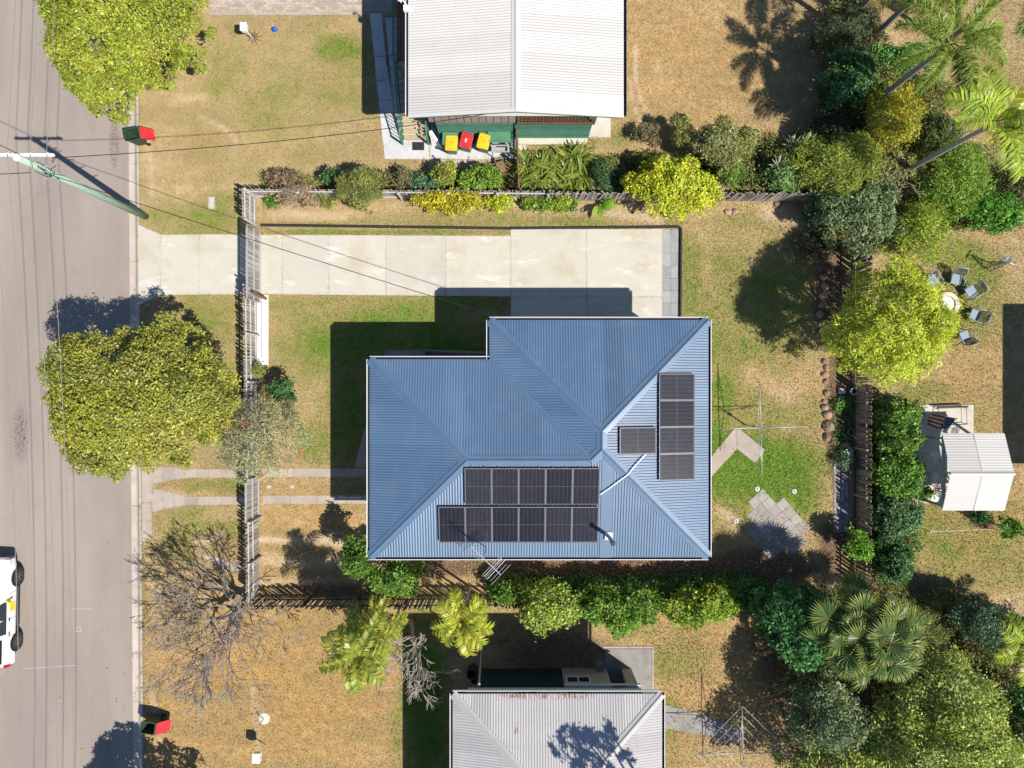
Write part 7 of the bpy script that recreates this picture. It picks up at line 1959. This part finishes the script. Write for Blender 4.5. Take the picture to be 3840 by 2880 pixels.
ban = strap_mesh('leaves', 7, 1.0, .26, [(.16, .32, .03), (.10, .24, .03), (.24, .38, .05)], 430, (35, 75), .9, -.1)
q = at(*T(2, 0, 565, 1345)); t = thing('banana_plant', 'young banana plant with broad bright leaves beside the driveway edging', 'plant', q)
o = mesh_obj('leaves', ban, t); o.location = (0, 0, .35); MB().tube([q - Vector((0, 0, .05)), q + Vector((0, 0, .5))], [.07, .04], 8).build('stem', M['crownshaft'], t)

# ---- bare trees
def bare_tree(label, base, h, spread, seed, r0, tilt=(0, 0), levels=6, kids=(2, 3), cat='tree', name='bare_tree', gnarl=.28, bark='grey_bark', start=.30, upb=.25, rmin=.011, limbs=None):
    rr = random.Random(seed); t = thing(name, label, cat, base)
    tr = MB(); br = MB()
    def grow(p, d, L, r, lev):
        n = 4 if lev < 3 else 3; pts = [p]; rs = [r]; q = p.copy(); dd = d.copy()
        for i in range(n):
            dd = (dd + Vector((rr.gauss(0, gnarl), rr.gauss(0, gnarl), rr.gauss(0, gnarl * .7) + upb * .12))).normalized()
            q = q + dd * L / n; pts.append(q.copy()); rs.append(r * (1 - .38 * (i + 1) / n))
        (tr if lev == 0 else br).tube(pts, rs, 8 if lev < 2 else (5 if lev < 4 else 4), cap=lev < 2)
        if lev >= levels: return
        for c in range(rr.choice(kids) + (1 if lev == 0 else 0)):
            i = rr.choice((n, n, n - 1)) if c else n
            ax = Vector((rr.gauss(0, 1), rr.gauss(0, 1), rr.gauss(0, .5))).normalized()
            nd = (dd + ax * spread * rr.uniform(.6, 1.2)); nd.z += upb * .4 * (1 if lev < 2 else .3); nd.normalize()
            grow(pts[i], nd, L * rr.uniform(.62, .88), max(rs[i] * rr.uniform(.62, .82), rmin), lev + 1)
    d0 = Vector((tilt[0], tilt[1], 1)).normalized()
    if limbs:
        p0 = Vector(base) - Vector((0, 0, .1)); p1 = p0 + d0 * h * start
        tr.tube([p0, p0.lerp(p1, .5) + Vector((.03, -.03, 0)), p1], [r0 * 1.3, r0, r0 * .9], 10)
        for az, el, L in limbs:
            a, e = math.radians(az), math.radians(el)
            grow(p1 - d0 * rr.uniform(0, .25), Vector((math.cos(a) * math.cos(e), math.sin(a) * math.cos(e), math.sin(e))), L, r0 * rr.uniform(.42, .6), 1)
    else: grow(Vector(base) - Vector((0, 0, .1)), d0, h * start, r0, 0)
    tr.build('trunk', M[bark], t); br.build('branches', M[bark], t)
    return t
M['twig_bark'] = mat('twig_bark', (.27, .225, .19), .9, .25, 8)
bare_tree('leafless grey tree with wide twiggy crown beside the front fence', at(938, 2232), 5.6, .62, 4, .19, (-.05, -.12), 6, (2, 3, 3), upb=.12, bark='twig_bark', start=.26, gnarl=.17, rmin=.016, limbs=[(175, 45, 1.3), (205, 45, 1.45), (232, 38, 1.6), (262, 40, 1.8), (292, 38, 1.6), (318, 45, 1.4), (350, 42, 1.2), (60, 55, 1.0), (120, 50, 1.1), (245, 68, 1.7)])
bare_tree('small leafless pale tree at the shadow edge left of the grey house', at(1540, 2325), 4.0, .62, 9, .085, (.2, -.35), 5, (2, 3, 3), upb=.2, bark='pale_bark', rmin=.014, start=.35, gnarl=.2, limbs=[(265, 35, 1.2), (290, 40, 1.3), (315, 40, 1.1), (240, 45, 1.0), (285, 70, 1.2), (200, 40, .8), (340, 45, .8)])
bare_tree('dead grey branches among the shrubs of the north-east corner', at(3300, 690), 3.4, .8, 12, .06, (.6, -.4), 5, (2, 3), upb=.15, bark='pale_bark', name='dead_shrub', cat='shrub')
bare_tree('grey twigs lying along the north fence behind the yellow shrub', at(2700, 720), 1.2, .9, 15, .03, (.8, .1), 4, (2, 3), upb=0, bark='pale_bark', name='dead_shrub', cat='shrub')

# ------------------------------------------------------------------ leaf litter and grass blades
r = np.random.default_rng(99)
def scatter_region(n, x0, x1, y0, y1):
    return r.uniform(x0, x1, n), r.uniform(y0, y1, n)
gxs, gys = scatter_region(620000, -18.7, 26.5, -19.8, 19.8)
ok = np.ones(len(gxs), bool)
for poly in EXCL:
    px_ = [p[0] for p in poly]; py_ = [p[1] for p in poly]
    bb_ = (gxs > min(px_) - .1) & (gxs < max(px_) + .1) & (gys > min(py_) - .1) & (gys < max(py_) + .1)
    ii = np.where(bb_)[0]
    ok[ii[in_poly(gxs[ii], gys[ii], poly)]] = False
gxs, gys = gxs[ok], gys[ok]
ed = []
for poly in EXCL[:-1]:
    for i in range(len(poly)):
        a, b = poly[i], poly[(i + 1) % len(poly)]
        L = math.hypot(b[0] - a[0], b[1] - a[1])
        if L > 80: L = 0 if abs(a[0]) > 100 else L
        m_ = int(min(L, 130) * 26)
        t = r.random(m_)[:, None]
        ed.append(np.array(a[:2]) + (np.array(b[:2]) - np.array(a[:2])) * t + r.normal(0, .035, (m_, 2)))
ed = np.concatenate(ed)
eo = np.ones(len(ed), bool)
for poly in EXCL:
    ii = np.where(poly_dist(ed[:, 0], ed[:, 1], poly) > .045)[0]
    eo[ii[in_poly(ed[ii, 0], ed[ii, 1], poly)]] = False
clump = np.sin(ed[:, 0] * 2.1 + 1) + np.sin(ed[:, 1] * 1.7) + np.sin((ed[:, 0] - ed[:, 1]) * 4.3)
ed = ed[eo & (clump + r.normal(0, .8, len(ed)) > .2)]
gxs = np.concatenate([gxs, ed[:, 0]]); gys = np.concatenate([gys, ed[:, 1]])
soil = field(SOIL, gxs, gys); keep = r.random(len(gxs)) > np.maximum(soil * .9, pale_field(gxs, gys) * .8)
gxs, gys, soil = gxs[keep], gys[keep], soil[keep]
n = len(gxs)
gr = field(GREEN, gxs, gys)
az = r.uniform(0, 2 * math.pi, n); hgt = r.uniform(.03, .075, n) * (1 + .5 * gr); lean = r.uniform(.02, .09, n); wd = r.uniform(.010, .024, n)
c, s = np.cos(az), np.sin(az)
v = np.zeros((n, 3, 3))
v[:, 0] = np.stack([gxs - s * wd, gys + c * wd, np.zeros(n) - .005], 1)
v[:, 1] = np.stack([gxs + s * wd, gys - c * wd, np.zeros(n) - .005], 1)
v[:, 2] = np.stack([gxs + c * lean, gys + s * lean, hgt], 1)
me = bpy.data.meshes.new('lawn_grass'); np_mesh(me, v.reshape(-1, 3), np.arange(3 * n).reshape(-1, 3))
fattr(me, 'gr', np.repeat(gr, 3)); fattr(me, 'soil', np.repeat(soil * .6, 3)); fattr(me, 'warm', np.repeat(field(WARM, gxs, gys), 3)); fattr(me, 'rnd', np.repeat(r.random(n) * .85 + .2, 3)); fattr(me, 'pale', np.repeat(pale_field(gxs, gys), 3))
me.materials.append(M['lawn'])
lg = mesh_obj('lawn_grass', me); tag(lg, 'short dry and green lawn grass covering the yards', 'grass', kind='stuff')
# fallen leaves
LP = []
for cx, cy, rx, ry, k in ((1330, 1228, 300, 22, 2600), (1640, 1200, 130, 60, 1400), (1500, 1450, 130, 150, 900), (1810, 900, 40, 200, 700), (2060, 1190, 130, 100, 350), (1000, 400, 330, 25, 700), (1700, 380, 180, 60, 900), (600, 1450, 280, 180, 600), (1880, 1000, 12, 180, 500), (1960, 280, 90, 100, 500), (1680, 980, 110, 140, 60), (1230, 1230, 330, 14, 900)):
    a = np.stack([r.normal(cx, rx * .6, k), r.normal(cy, ry * .6, k)], 1); LP.append(a)
LP = np.concatenate(LP)
lx = (LP[:, 0] - 1106) / 43.2; ly = (829.5 - LP[:, 1]) / 43.2
n = len(lx)
P_ = np.stack([lx, ly, r.uniform(.03, .06, n)], 1); N_ = unit(r.normal(size=(n, 3)) * .35 + np.array([0, 0, 1])); A_ = unit(r.normal(size=(n, 3)))
lc_ = np.array([(.34, .22, .12), (.22, .13, .07), (.44, .34, .20), (.30, .12, .06)])[r.integers(0, 4, n)] * r.uniform(.7, 1.3, (n, 1))
ll_ = leaf_cloud('fallen_leaves', P_, N_, A_, r.uniform(.05, .13, n), r.uniform(.03, .06, n), lc_, None)
tag(ll_, 'dry fallen leaves strewn over beds and lawns', 'leaves', kind='stuff')
print('LEAVES', LEAVES[0], 'OBJ', len(bpy.data.objects))
